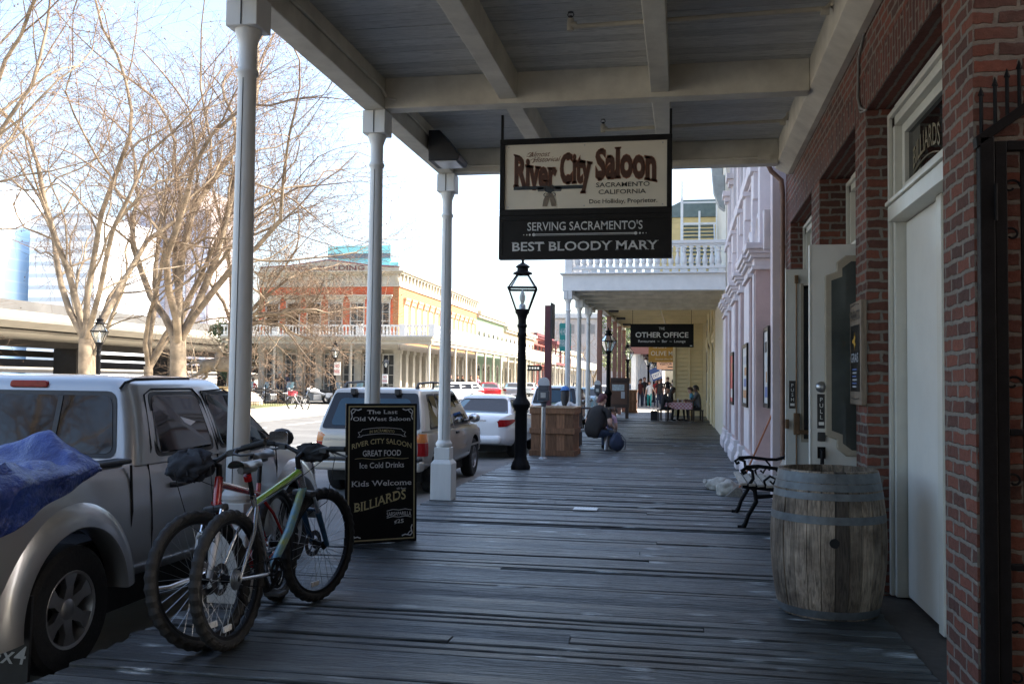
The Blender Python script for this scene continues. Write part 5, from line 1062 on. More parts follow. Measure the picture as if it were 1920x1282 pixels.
# ================================================================= bicycles and motorbikes
def steer(M,ax0,ax1,ang):
    a=Vector(ax0); d=(Vector(ax1)-a).normalized(); return Matrix.Translation(a)@Matrix.Rotation(ang,4,d)@Matrix.Translation(-a)
KNOB=pm('knobbly_rubber',(.012,.012,.012),.7,v=.35,s=30)
def bike(label,loc,rz,lean,st,frame_m,fork_m,down_m,sc=1.09,bag=None,reflector=True,detail=True,group='mountain bikes by the post',name='bicycle',low_frame=False):
    o=thing(name,label,'bicycle',loc,rz,group); o.rotation_euler=(0,lean,rz); o.scale=(sc,)*3
    Rw=.35; H0=Vector((0,.90,.69)); H1=Vector((0,.845,.845)); fa=Vector((0,1.085,Rw)); ra=Vector((0,0,Rw)); bb=Vector((0,.43,.30)); sc_=Vector((0,.285,.70)) if not low_frame else Vector((0,.29,.62)); S=steer(None,H0,H1,st)
    def wheel(c,M,front):
        m=MB(); m.torus((0,0,0),Rw-.028,.028,72 if detail else 28,14 if detail else 8,'x',knob=.004 if detail else 0); 
        rm=MB(); rm.lathe([(.021,.0)],(0,0,0),3) if False else None
        hubm=MB(); rot=Matrix.Rotation(PI/2,3,'Y'); hubm.lathe([(0,-.055),(.012,-.055),(.03,-.035),(.022,-.03),(.018,0),(.022,.03),(.03,.035),(.012,.055),(0,.055)],(0,0,0),12,rot=rot)
        w=hubm; 
        for q in (m,hubm): q.xf(Matrix.Translation(c)); q.xf(M)
        wo=hubm.build('wheel',IRON,o,sm=40); m.build('tyre',KNOB,wo,sm=None if detail else 50)
        r=MB(); r.lathe([(Rw-.068,-.012),(Rw-.052,-.014),(Rw-.046,0),(Rw-.052,.014),(Rw-.068,.012),(Rw-.072,0),(Rw-.068,-.012)],(0,0,0),56,rot=rot); r.xf(Matrix.Translation(c)); r.xf(M); r.build('rim',BLACKP,wo,sm=50)
        sp=MB()
        for i in range(32 if detail else 12):
            a=2*PI*i/(32 if detail else 12); b=a+(.42 if i%2 else -.42); sx=.032 if (i//2)%2 else -.032
            sp.tube([(sx,.028*math.cos(b),.028*math.sin(b)),(sx*.1,(Rw-.07)*math.cos(a),(Rw-.07)*math.sin(a))],.0014,3,cap=False)
        sp.xf(Matrix.Translation(c)); sp.xf(M); sp.build('spokes',STEEL,wo)
        if detail:
            dk=MB(); dk.lathe([(.05,-.048),(.082,-.048),(.082,-.050),(.05,-.050),(.05,-.048)],(0,0,0),28,rot=rot)
            for i in range(5): a=2*PI*i/5; dk.tube([(-.049,.02*math.cos(a),.02*math.sin(a)),(-.049,.055*math.cos(a+.4),.055*math.sin(a+.4))],.004,4)
            dk.xf(Matrix.Translation(c)); dk.xf(M); dk.build('brake_disc',pm('dark_disc_steel',(.10,.10,.105),.4,.8,v=.2,s=20),wo)
            if reflector: rf=MB(); rf.box((.0,-.03,-.24),(.012,.075,.03)); rf.xf(Matrix.Translation(c)); rf.xf(M); rf.build('reflector',WHITEP,wo,bev=.004)
            if not front:
                cs=MB()
                for k,rr in enumerate((.055,.048,.041,.034,.028)): cs.lathe([(.015,.035+k*.005),(rr,.035+k*.005),(rr,.038+k*.005),(.015,.038+k*.005)],(0,0,0),24,rot=rot)
                cs.xf(Matrix.Translation(c)); cs.build('cassette',STEEL,wo)
        return wo
    I=Matrix.Identity(4); wheel(ra,I,False); wheel(fa,S,True)
    f=MB(); f.tube([sc_+Vector((0,.0,-.01)),H1-Vector((0,-.012,.035))],[.017,.02],12); fr=f.build('frame',frame_m,o,sm=50)
    f=MB(); f.tube([H0+Vector((0,.0,.03)),H0.lerp(bb,.5)+Vector((0,.02,-.01)),bb],[.026,.026,.022],12); f.build('down_tube',down_m,fr,sm=50)
    f=MB(); f.tube([bb,sc_+Vector((0,-.018,.05))],[.018,.016],12)
    for s in (-1,1):
        f.tube([bb+Vector((s*.03,-.02,0)),(s*.055,.2,.325),ra+Vector((s*.062,0,0))],[.013,.012,.011],8); f.tube([sc_+Vector((s*.012,0,-.02)),(s*.05,.18,.56),ra+Vector((s*.062,0,0))],[.010,.010,.009],8)
    f.build('seat_stays',frame_m,fr,sm=50); f=MB(); f.tube([H0,H1],.023,14); f.build('head_tube',frame_m,fr,sm=50)
    fk=MB()
    for s in (-1,1):
        fk.tube([H0+Vector((s*.058,.012,-.0)),H0.lerp(fa,.5)+Vector((s*.058,.01,0))],.013,10); 
    fk.xf(S); fo=fk.build('fork',CHROME,o,sm=50)
    fk=MB()
    for s in (-1,1): fk.tube([H0.lerp(fa,.36)+Vector((s*.058,.012,0)),fa+Vector((s*.058,0,.0))],[.019,.015],10)
    fk.tube([H0.lerp(fa,.40)+Vector((-.058,.03,0)),H0.lerp(fa,.34)+Vector((-.04,.045,0)),H0.lerp(fa,.34)+Vector((.04,.045,0)),H0.lerp(fa,.40)+Vector((.058,.03,0))],.011,8); fk.xf(S); fk.build('fork_legs',fork_m,fo,sm=50)
    fk=MB(); fk.box(H0+Vector((0,.005,-.005)),(.15,.05,.04)); fk.xf(S); fk.build('fork_crown',BLKPL,fo,bev=.012)
    h=MB(); bc=H1+Vector((0,.045,.09)); h.tube([H1,H1+Vector((0,-.012,.06)),bc],[.017,.018,.016],10)
    h.tube([bc+Vector((-.33,-.05,.045)),bc+Vector((-.14,0,.03)),bc+Vector((-.05,0,0)),bc+Vector((.05,0,0)),bc+Vector((.14,0,.03)),bc+Vector((.33,-.05,.045))],.0135,10); h.xf(S); hb=h.build('handlebar',BLACKP,o,sm=50)
    for s in (-1,1):
        h=MB(); a,b_=bc+Vector((s*.345,-.053,.047)),bc+Vector((s*.21,-.022,.038)); h.tube([a,a.lerp(b_,.06),b_],[.018,.0165,.016],10); h.xf(S); h.build('grip',RUBBER,hb,sm=50)
        h=MB(); c=bc+Vector((s*.185,-.01,.036)); h.tube([c,c+Vector((s*.01,.035,-.02)),c+Vector((s*.06,.045,-.035)),c+Vector((s*.13,.02,-.04))],[.012,.009,.006,.006],6); h.box(c+Vector((-s*.03,.005,-.012)),(.05,.035,.03)); h.xf(S); h.build('brake_lever',BLKPL,hb,sm=50)
    cb=MB()
    for s in (-1,1): cb.tube([S@(bc+Vector((s*.16,.03,.02))),S@(bc+Vector((s*.13,.14,-.02))),S@(H0+Vector((s*.09,.12,-.06))),S@(H0.lerp(fa,.5)+Vector((-.075,.03,0)))],.0025,5)
    cb.tube([S@(bc+Vector((.14,.03,.02))),S@(bc+Vector((.05,.13,-.05))),H1+Vector((.03,.02,-.04)),sc_+Vector((.02,.1,.02))],.0025,5); cb.build('brake_cable',RUBBER,o)
    sp=MB(); top=sc_+Vector((0,-.055,.17)); sp.tube([sc_+Vector((0,-.015,.03)),top],.0135,10); so_=sp.build('seat_post',BLACKP,o,sm=50)
    sa=MB()
    def saddle(u,v):
        t=u; w=(.022+.052*max(0,(t-.35)/.65)**1.2)*math.sin(PI*min(1,.35+t*.62))**.3*(1 if t>.02 else .5); a=PI*(v*1.0); return top+Vector((w*1.05*math.cos(a)*1.3,.135-.27*t,.03+.035*math.sin(a)+.02*max(0,t-.75)*4*.4+(.0 if t<.9 else .004)))
    sa.grid(saddle,12,12); sa.tube([top+Vector((0,.07,.022)),top+Vector((0,-.09,.02))],.02,6); sa.build('saddle',pm('grey_saddle',(.10,.11,.12),.35,v=.2) if detail else BLKPL,so_,sm=60)
    ck=MB(); rot=Matrix.Rotation(PI/2,3,'Y')
    for rr,x in ((.085,.052),(.066,.046)): ck.lathe([(rr-.016,x),(rr,x),(rr,x+.003),(rr-.016,x+.003),(rr-.016,x)],bb,32,rot=rot)
    for a in range(4): ck.tube([bb+Vector((.05,.015*math.cos(a*PI/2),.015*math.sin(a*PI/2))),bb+Vector((.05,.07*math.cos(a*PI/2),.07*math.sin(a*PI/2)))],.007,5)
    ck.tube([bb+Vector((-.05,0,0)),bb+Vector((.05,0,0))],.02,10); ca=.5; v=Vector((0,math.cos(ca),math.sin(ca)))*.17
    ck.tube([bb+Vector((.062,0,0)),bb+Vector((.07,0,0))+v*-1],[.014,.010],8); ck.tube([bb+Vector((-.062,0,0)),bb+Vector((-.07,0,0))+v],[.014,.010],8); cr=ck.build('crankset',IRON,o,sm=50)
    for s,w in ((1,-1),(-1,1)):
        p=MB(); c=bb+Vector((s*.115,0,0))+v*w; p.box(c,(.085,.09,.022)); p.build('pedal',BLKPL,cr,bev=.006); p=MB(); p.box(c+Vector((0,.047,0)),(.05,.005,.016)); p.build('pedal_reflector',AMBER,cr)
    ch=MB(); 
    for z0,z1 in ((.083,.05),(-.083,-.03)): ch.tube([bb+Vector((.054,0,z0)),ra+Vector((.05,0,z1))],.004,4)
    ch.tube([ra+Vector((.05,.02,-.05)),ra+Vector((.055,.05,-.13)),ra+Vector((.052,.0,-.08))],.009,5); ch.build('chain',IRON,o)
    if bag:
        b=MB(); c=bc+Vector((bag[0],.03,.0)); b.grid(lambda u,v:c+Vector((bag[1]*math.cos(2*PI*u)*math.sin(PI*(.01+.98*v)),bag[2]*math.sin(2*PI*u)*math.sin(PI*(.01+.98*v)),-bag[3]*math.cos(PI*(.01+.98*v))))*1*(1+.16*noise.noise(Vector((4*u,6*v,bag[0]*9)))+.05*noise.noise(Vector((16*u,18*v,2)))) if False else c+Vector((bag[1]*math.cos(2*PI*u)*math.sin(PI*(.01+.98*v)),bag[2]*math.sin(2*PI*u)*math.sin(PI*(.01+.98*v)),-bag[3]*math.cos(PI*(.01+.98*v))))*(1+.30*noise.noise(Vector((3*math.cos(6.28*u),3*math.sin(6.28*u),6*v)))-.16*abs(noise.noise(Vector((6*math.cos(6.28*u),6*math.sin(6.28*u),11*v))))),40,24,cu=True)
        b.xf(S); b.xf(Matrix.LocRotScale(Vector(loc),Euler((0,lean,rz)),Vector((sc,sc,sc)))); return o,b
    return o,None
GRN=pm('lime_green_frame',(.28,.50,.05),.25,v=.15,s=9,coat=1); BLUEF=pm('blue_frame',(.03,.20,.42),.25,v=.3,s=9,coat=1,c2=(.30,.36,.10)); REDF=pm('red_frame',(.35,.015,.015),.25,v=.15,s=9,coat=1); NAVYF=pm('navy_fork',(.02,.06,.12),.3,v=.2); WHF=pm('white_fork',(.62,.62,.62),.3,v=.06,coat=.5); SILF=pm('polished_frame',(.55,.56,.57),.22,.9,v=.08,s=10)
A,bA=bike('lime green and blue mountain bike with polished rear stays, in front of the red one',(-2.47,4.90,0),R(-2),R(-3),R(-14),SILF,NAVYF,BLUEF,bag=(.04,.12,.05,.055))
f=MB(); f.tube([(0,.285,.702),(0,.857,.822)],[.0185,.0215],12); f.build('top_tube_paint',GRN,A.children[0] if False else [c for c in A.children if c.name.startswith('frame')][0],sm=50)
f=MB(); f.tube([(0,.225,.83),(0,.212,.86)],.022,10); f.build('tail_light',TAILR,A,sm=50)
tag(bA.build('cloth_bundle',pm('black_cloth',(.012,.012,.014),.85,v=.4,s=7,bump=.5,bs=26),sm=70),'black gloves bundled on the handlebar of the lime green bicycle','gloves')
B,bB=bike('red mountain bike with white fork, facing the camera behind the lime green one',(-2.70,6.05,0),R(185),R(4),R(-22),REDF,WHF,REDF,bag=(.12,.16,.075,.085))
tag(bB.build('cloth_bundle',pm('charcoal_cloth',(.014,.015,.021),.85,v=.35,s=7,bump=.5,bs=26),sm=70),'charcoal jacket rolled over the handlebar of the red bicycle','jacket')
C,_=bike('white bicycle with red basket at the plaza edge, left of the beige off-roader',(-19.6,46.6,-.15),R(60),0,R(15),WHF,WHF,WHF,sc=1.05,detail=False,group='far bicycles')
f=MB(); f.prism([(-.2,.98),(.2,.98),(.16,.74),(-.16,.74)],'y',.93,1.22); f.build('basket',pm('red_basket',(.45,.04,.06),.6),C)
def motorbike(label,loc,rz,mat,white=False):
    o=thing('motorbike',label,'motorbike',loc,rz,'motorbikes before the red brick building')
    rot=Matrix.Rotation(PI/2,3,'Y')
    for y in (0,1.4):
        m=MB(); m.torus((0,y,.31),.24,.07,26,8,'x'); w=m.build('wheel',RUBBER,o,sm=50); m=MB(); m.lathe([(.0,-.04),(.17,-.03),(.17,.03),(0,.04)],(0,y,.31),20,rot=rot); m.build('rim',CHROME,w)
    m=MB(); m.tube([(0,.15,.62),(0,.5,.75),(0,.85,.86),(0,1.1,.80)],[.12,.13,.17,.08],12); m.tube([(0,0,.70),(0,-.25,.58)],[.1,.05],8); m.build('body',mat,o,sm=60)
    m=MB(); m.tube([(0,-.2,.78),(0,.15,.76),(0,.5,.80)],[.08,.14,.12],10); m.build('seat',BLACKP,o,sm=60)
    m=MB(); m.box((0,.65,.42),(.34,.5,.36)); m.tube([(.16,.5,.3),(.2,-.4,.32)],.05,8); m.build('engine',STEEL,o,bev=.05)
    m=MB(); m.tube([(.08,1.4,.31),(.08,1.15,.95),(.3,1.0,1.12)],.03,6); m.tube([(-.08,1.4,.31),(-.08,1.15,.95),(-.3,1.0,1.12)],.03,6); m.build('fork',CHROME,o,sm=50)
    m=MB(); m.ball((0,1.22,.92),(.11,.09,.11),10); m.build('headlight',HEADL,o,sm=60)
    m=MB(); m.grid(lambda u,v:Vector((.26*(u-.5)*2,1.12+.1*(1-(2*u-1)**2)-.12*v,.98+.4*v)),7,4); m.build('windscreen',LBLUE,o,sm=60) if not white else None
    m=MB()
    for s in (-1,1): m.box((s*.28,-.1,.55),(.18,.5,.3))
    m.build('panniers',mat,o,bev=.05)
    return o
mb0=motorbike('black touring motorbike with windscreen, left of the white bicycle',(-20.9,57.0,-.04),R(150),DARKC)
motorbike('white scooter standing alone between the railing and the lamp',(-22.3,56.5,-.04),R(120),WHITEC,True)
for i,(x,y,rz) in enumerate(((-26.3,55.6,160),(-25.2,55.9,150),(-24.0,56.1,170),(-27.4,55.3,140),(-19.4,56.4,160))):
    copy_tree(mb0,(x,y,-.04),R(rz),('black touring motorbike behind the railing, second from the left','black touring motorbike behind the middle of the railing','black touring motorbike behind the right end of the railing','black touring motorbike behind the boulder, first from the left','black touring motorbike just left of the second porch post')[i])
# ================================================================= lamp posts
def lamp(label,loc,sc=1,group='street lamps'):
    o=thing('street_lamp',label,'street lamp',loc,R(8),group); o.scale=(sc,)*3
    m=MB(); m.lathe([(.0,0),(.165,0),(.17,.05),(.15,.09),(.14,.13),(.115,.17),(.105,.24),(.105,1.0),(.125,1.03),(.15,1.08),(.16,1.12),(.14,1.17),(.10,1.22),(.085,1.28),(.078,1.34),(.07,2.28),(.082,2.30),(.082,2.34),(.07,2.36),(.07,2.44),(.085,2.46),(.085,2.49),(.07,2.51),(.07,2.58),(.09,2.66),(.12,2.70),(.125,2.735),(.0,2.74)],(0,0,0),20); m.build('pole',IRON,o,sm=35)
    m=MB(); 
    def ringz(r,z): return [(r*math.cos(PI/4+k*PI/2),r*math.sin(PI/4+k*PI/2),z) for k in range(4)]
    b,w,t=ringz(.155,2.745),ringz(.34,3.12),ringz(.125,3.37)
    for k in range(4):
        m.tube([b[k],w[k],t[k]],.014,6)
        for L in (b,w,t): m.tube([L[k],L[(k+1)%4]],.015 if L is not w else .02,6)
    fr=m.build('lantern_frame',IRON,o)
    m=MB()
    for k in range(4): j=(k+1)%4; m.add([b[k],b[j],w[j],w[k]],[(0,1,2,3)]); m.add([w[k],w[j],t[j],t[k]],[(0,1,2,3)])
    m.build('pane',GLASSC,fr)
    m=MB(); m.lathe([(.13,3.37),(.17,3.375),(.165,3.40),(.10,3.43),(.095,3.48),(.12,3.49),(.125,3.51),(.07,3.55),(.03,3.57),(.02,3.60),(.028,3.62),(.02,3.645),(.0,3.66)],(0,0,0),12); m.build('lantern_cap',IRON,fr,sm=35)
    m=MB(); m.lathe([(.03,2.745),(.055,2.76),(.055,2.82),(.04,2.85),(.02,2.86)],(0,0,0),12); m.lathe([(.022,2.86),(.045,2.92),(.05,2.98),(.028,3.06),(.01,3.10),(0,3.11)],(0,0,0),12,1); m.build('bulb',[STEEL,pm('frosted_bulb',(.7,.68,.6),.25,v=.05)],o,sm=50)
    return o
L0=lamp('black lantern post at the boardwalk edge in front of the wooden crate planter',(-2.75,15.95,0))
for lab,loc,s in (('black lantern post beside the parking meter and the notice case, in the second walk',(-2.85,36.3,0),1),('black lantern post at the far crate planter beyond the notice case',(-2.85,49.3,0),1),('thin far lantern post just right of the white far posts',(-2.3,64,0),1),('far lantern post in the middle of the distant three',(-2.3,76,0),1),('most distant lantern post of the boardwalk side',(-2.3,88,0),1),
    ('sunlit lantern post in the plaza in front of the sycamores, above the pickup roof',(-19.35,28.4,-.18),1.03),('sunlit lantern post before the red brick building with a parking notice on it',(-18.3,47.4,-.06),1),('lantern post half hidden at the red brick building corner with a parking notice',(-18.6,57.0,-.03),.86)):
    copy_tree(L0,loc,R(8+17*s),lab,scale=s)
def small_sign(label,loc,lines,w,h,bgm,fgm,rz=0,name='street_sign',z=None,head=None):
    o=thing(name,label,'sign',loc,rz); m=MB(); m.prism(roundpoly([(-w/2,0),(w/2,0),(w/2,h),(-w/2,h)],.03),'y',-.01,.01); b=m.build('board',bgm,o)
    m=MB(); k=h/(len(lines)+.4)
    for i,t in enumerate(lines): put_text(m,text2d(t,k*.85,.012),(0,-.014,h-k*(i+1)),(1,0,0),(0,0,1),width=min(w*.86,k*.55*len(t)))
    if head: m.bx(-w*.45,w*.45,-.013,-.0115,h*.72,h*.96,1)
    m.build('lettering',[fgm,head] if head else fgm,b); return o
REDS=pm('red_sign_ink',(.5,.04,.04),.5,v=.1)
small_sign('white parking notice with red print on the plaza lamp before the red brick building',(-18.12,47.25,1.75),['NO','PARKING'],.42,.7,WHITEP,REDS,R(-18),'parking_sign')
small_sign('white parking notice with red print on the lamp at the red brick building corner',(-18.6,56.85,1.3),['NO','PARKING'],.42,.6,WHITEP,REDS,R(-15),'parking_sign')
small_sign('white upright notice board at the left end of the red brick building',(-28.9,58.0,.2),['=','='],.75,1.3,WHITEP,BLKPL,0,'notice_board')
small_sign('teal hour parking sign fixed between the white posts of the second walk',(-3.4,27.2,2.42),['4 HOUR','PARKING'],.34,.82,pm('teal_sign',(.03,.30,.27),.4,v=.1),WHITEP,R(6),'parking_sign')
o=thing('parking_sign','small blue parking sign beneath the elevated road',"sign",(-40.3,57,.35)); m=MB(); m.prism(roundpoly([(-.75,0),(.75,0),(.75,1.2),(-.75,1.2)],.06),'y',-.02,.02); b=m.build('board',pm('blue_sign',(.02,.10,.34),.4,v=.1),o); m=MB(); put_text(m,text2d('P',1.0,.03),(-.2,-.03,.25),(1,0,0),(0,0,1)); m.build('lettering',WHITEP,b); m=MB(); m.tube([(0,.03,-.5),(0,.03,1.0)],.04,6); m.build('pole',STEEL,o); o.rotation_euler=(0,0,R(32))
# ================================================================= saloon sign hung under the porch
IVORY=pm('ivory_sign_panel',(.74,.68,.56),.45,v=.05,s=3); BROWNL=pm('brown_letter_paint',(.075,.028,.016),.5,v=.2,s=30); RUSTL=pm('rust_letter_edge',(.27,.10,.045),.5,v=.15,s=30); BLKL=pm('black_letter_paint',(.010,.010,.010),.5); SILL=pm('silver_letter_paint',(.60,.61,.61),.5,v=.1,s=20)
SX,SY,=-.96,9.05
sg=thing('saloon_sign','big hanging sign reading River City Saloon over a black Best Bloody Mary panel','sign',(SX,SY,2.72),world=True)
zx=[(-1.81,-.11)]
m=MB(); m.bx(-1.805,-.11,SY,SY+.10,3.145,3.21); m.bx(-1.805,-.11,SY,SY+.10,3.86,3.915); m.bx(-1.805,-1.755,SY,SY+.10,3.21,3.86); m.bx(-.16,-.11,SY,SY+.10,3.21,3.86); m.build('frame',BLACKP,sg,bev=.006)
m=MB(); m.bx(-1.755,-.16,SY+.02,SY+.06,3.21,3.86); pn=m.build('upper_panel',IVORY,sg)
m=MB(); m.bx(-1.805,-.11,SY+.004,SY+.094,2.715,3.144); m.bx(-1.805,-.11,SY-.004,SY+.003,2.715,2.75); m.bx(-1.805,-.11,SY-.004,SY+.003,3.10,3.144); m.bx(-1.805,-1.77,SY-.004,SY+.003,2.751,3.099); m.bx(-.145,-.11,SY-.004,SY+.003,2.751,3.099); lp=m.build('lower_panel',BLACKP,sg)
m=MB()
for x in (-1.79,-.125): m.bx(x-.012,x+.012,SY+.03,SY+.06,3.915,4.17)
m.build('hanger',BLACKP,sg)
m=MB()
for x in (-1.72,-.96,-.2):
    for z in (3.235,3.835): m.lathe([(.0,0),(.007,0),(.007,.004),(0,.004)],(x,SY+.02,z),8,rot=Matrix.Rotation(PI/2,3,'X'))
m.build('screw',STEEL,pn)
UX,UZ=(1,0,0),(0,0,1); yF=SY+.0175
def warped(word,x0,x1,base,top,bold,y,mat,par,serif=.05):
    """letters stretched between a base curve and a top curve"""
    t=text2d(word,1,bold,1,serif); vs,fs=t; xs=[v[0] for v in vs]; a,b=min(xs),max(xs); m=MB(); fz=lambda z:(z/.53*.78 if z<.53 else .78+(z-.53)/.21*.22)
    m.add([(x0+(x1-x0)*(x-a)/(b-a),y,base((x-a)/(b-a))+(top((x-a)/(b-a))-base((x-a)/(b-a)))*fz(z)) for x,z in vs],fs); return m.build('lettering',mat,par)
def W3(word,x0,x1,base,top):
    for bold,dy,mt in ((.055,0,RUSTL),(.034,-.0015,BROWNL)): warped(word,x0-(.005 if bold>.05 else 0),x1+(.005 if bold>.05 else 0),base,top,bold,yF+dy-.001,mt,pn)
W3('River',-1.665,-1.235,lambda t:3.46-.035*math.sin(t*PI*.8),lambda t:3.77-.09*t**.8)
W3('City',-1.20,-.885,lambda t:3.465+.012*math.sin(t*PI),lambda t:3.755+.02*math.sin(t*PI)-.02*t)
W3('Saloon',-.85,-.255,lambda t:3.50+.02*math.sin(PI*t)-.03*t**3,lambda t:3.79+.05*math.sin(t*PI*.75)-.06*t)
m=MB()
put_text(m,text2d('Almost',.072,.002,1.0,shear=.45),(-1.41,yF,3.735),(1,0,.02),UZ,width=.22); put_text(m,text2d('Historical',.072,.002,1.0,shear=.45),(-1.335,yF,3.682),(1,0,.02),UZ,width=.28); m.tube([(-1.53,yF,3.76),(-1.50,yF,3.778),(-1.47,yF,3.755),(-1.5,yF,3.735),(-1.54,yF,3.742)],.003,4); m.tube([(-1.50,yF,3.70),(-1.47,yF,3.715),(-1.45,yF,3.69),(-1.48,yF,3.675)],.003,4); m.build('lettering',pm('thin_brown_script',(.2,.09,.05),.5),pn)
m=MB(); put_text(m,text2d('SACRAMENTO',.062,.008,1.1,.012),(-.585,yF,3.415),UX,UZ,width=.52); put_text(m,text2d('CALIFORNIA',.062,.008,1.1,.012),(-.59,yF,3.345),UX,UZ,width=.46); put_text(m,text2d('Doc Holliday, Proprietor.',.06,.010,1.0,.02),(-.58,yF,3.255),UX,UZ,width=.66); m.build('lettering',BLKL,pn)
# crossed revolvers
gun=MB(); yG=yF-.001
for s,cx in ((1,-1.305),(-1,-1.305)):
    def q(pts,mi,dy=0): gun.prism([(cx+s*x,z) for x,z in pts],'y',yG-.0012-dy,yG-dy,mi)
    d=0 if s>0 else .0015
    q([(.06,3.405),(.36,3.405),(.36,3.432),(.345,3.44),(.05,3.44)],0,d); q([(.04,3.385),(.115,3.385),(.12,3.40),(.12,3.425),(.04,3.43)],2,d); q([(-.02,3.36),(.045,3.385),(.05,3.44),(.02,3.44),(-.01,3.425)],0,d); q([(.0,3.43),(-.03,3.45),(-.035,3.44),(-.01,3.41)],0,d)
    q([(-.005,3.375),(.035,3.365),(.0,3.32),(-.022,3.235),(-.068,3.235),(-.06,3.30),(-.035,3.35)],1,d); gun.tube([(cx+s*.04,yG,3.375),(cx+s*.06,yG,3.35),(cx+s*.04,yG,3.33),(cx+s*.01,yG,3.335),(cx-s*.0,yG,3.355)],.0035,5,mi=0)
gun.build('revolver_emblem',[pm('gun_blue',(.03,.04,.05),.4,v=.3,s=30),pm('gun_grip',(.20,.16,.12),.5,v=.3,s=30),pm('gun_grey',(.12,.12,.12),.4,v=.3,s=30)],pn)
m=MB(); yL_=SY+.0025; xc=-.955
put_text(m,text2d("SERVING SACRAMENTO'S",.118,.006,.8,.035),(xc,yL_,2.995),UX,UZ,width=1.13); put_text(m,text2d('BEST BLOODY MARY',.125,.014,.95,.045),(xc,yL_,2.795),UX,UZ,width=1.44)
m.bx(xc-.50,xc+.50,yL_-.001,yL_,2.955,2.962); m.bx(xc-.50,xc+.50,yL_-.001,yL_,2.944,2.948)
for s in (-1,1):
    for dx,r in ((.50,.016),(.54,.010),(.57,.007),(.60,.005)): m.lathe([(0,0),(r,0),(0,.001)],(xc+s*dx,yL_,2.954),12,rot=Matrix.Rotation(PI/2,3,'X'))
m.build('lettering',SILL,lp)
# ================================================================= upright black saloon board
BD=Vector((-2.745,8.36,0)); ang=math.atan2(.43,.525)
ab=thing('sandwich_board','black upright board with gold rim listing food drinks and billiards, behind the bicycles','sign board',(-2.745,8.36,0),ang*.92); ab.rotation_euler=(R(-2),0,ang*.92)
hw=.345; H=1.285
m=MB(); m.bx(-hw,hw,-.012,.012,.0,H); m.bx(-hw,hw,.013,.03,.0,.06); bo=m.build('board',BOARDBLK,ab,bev=.003)
GOLD=pm('gold_rim',(.42,.36,.2),.4,.3,v=.15,s=20); m=MB(); e=.022
for a in ((-hw+e,hw-e,.025,.037),(-hw+e,hw-e,H-.034,H-.022)): m.bx(a[0],a[1],-.0155,-.0122,a[2],a[3])
for x in (-hw+e,hw-e-.012): m.bx(x,x+.012,-.0155,-.0122,.0375,H-.0345)
m.build('gold_rim',GOLD,bo)
m=MB(); yb_=-.0142
def T(s,z,size,w,serif=.03,bold=.006,xs=1,x=0,warp=None,space=1): put_text(m,text2d(s,size,bold,xs,serif,space),(x,yb_,z),UX,UZ,width=w,warp=warp)
T('The Last',1.19,.05,.30,.05,.008,1.3); T('Old West Saloon',1.125,.05,.56,.05,.008,1.3)
T('GREAT FOOD',.80,.075,.37,.035,.007,.8); T('Ice Cold Drinks',.69,.072,.43,.035,.006,.75); T('Kids Welcome',.525,.07,.58,.05,.004,1.3); T('till 9pm',.485,.026,.09,.0,.002,1,.19)
T('SARSAPARILLA',.235,.045,.24,.02,.004,.8,.17,warp=lambda x,y:(x,y*(1+.35*(abs(x)/.12)**2)+.012*(1-(x/.12)**2))); T('\u00a225',.175,.05,.09,.02,.006,1,.17)
for z,s in ((.29,1),(.225,1)): m.tube([(.05,yb_,z),(.11,yb_,z+.012*s),(.17,yb_,z+.004),(.23,yb_,z+.012*s),(.29,yb_,z)],.0035,4)
# corner flourishes
for sx in (-1,1):
    for zz,sz in ((.055,1),(H-.05,-1)):
        x=sx*(hw-.045); m.tube([(x,yb_,zz+sz*.10),(x-sx*.012,yb_,zz+sz*.07),(x,yb_,zz+sz*.02),(x-sx*.02,yb_,zz),(x-sx*.07,yb_,zz+sz*.012),(x-sx*.10,yb_,zz)],.0055,4); m.tube([(x-sx*.01,yb_,zz+sz*.045),(x-sx*.03,yb_,zz+sz*.03),(x-sx*.045,yb_,zz+sz*.01)],.004,4)
# ribbon
for dz in (0,-.055): m.tube([(x,yb_,1.045+dz+.016*math.cos(x/.19*PI/2)) for x in [-.19+.38*i/12 for i in range(13)]],.0028,4)
for s in (-1,1): m.tube([(s*.19,yb_,1.045),(s*.205,yb_,1.025),(s*.23,yb_,1.02),(s*.215,yb_,.995),(s*.235,yb_,.975),(s*.2,yb_,.98),(s*.19,yb_,.99)],.0028,4)
m.build('lettering',pm('chalk_white_paint',(.66,.67,.67),.5,v=.12,s=30),bo,label='pale lettering')
m=MB(); T('IN SACRAMENTO',1.008,.04,.24,.0,.003,.9,warp=lambda x,y:(x,y+.012*math.cos(x/.13*PI/2))); T('RIVER CITY SALOON',.895,.066,.58,.03,.006,.85,warp=lambda x,y:(x,y+.05*math.cos(x/.29*PI/2)-.03)); T('BILLIARDS',.315,.12,.50,.05,.008,.62,-.015,warp=lambda x,y:(x,y*(1+.25*x)+.05*math.sin(x/.27*PI/2)+.03))
m.tube([(x,yb_,.775+.006*math.sin(x*24)) for x in [-.26+.52*i/24 for i in range(25)]],.0028,4); m.build('lettering',pm('gold_letter_paint',(.50,.43,.22),.5,v=.12,s=30),bo,label='gold lettering')
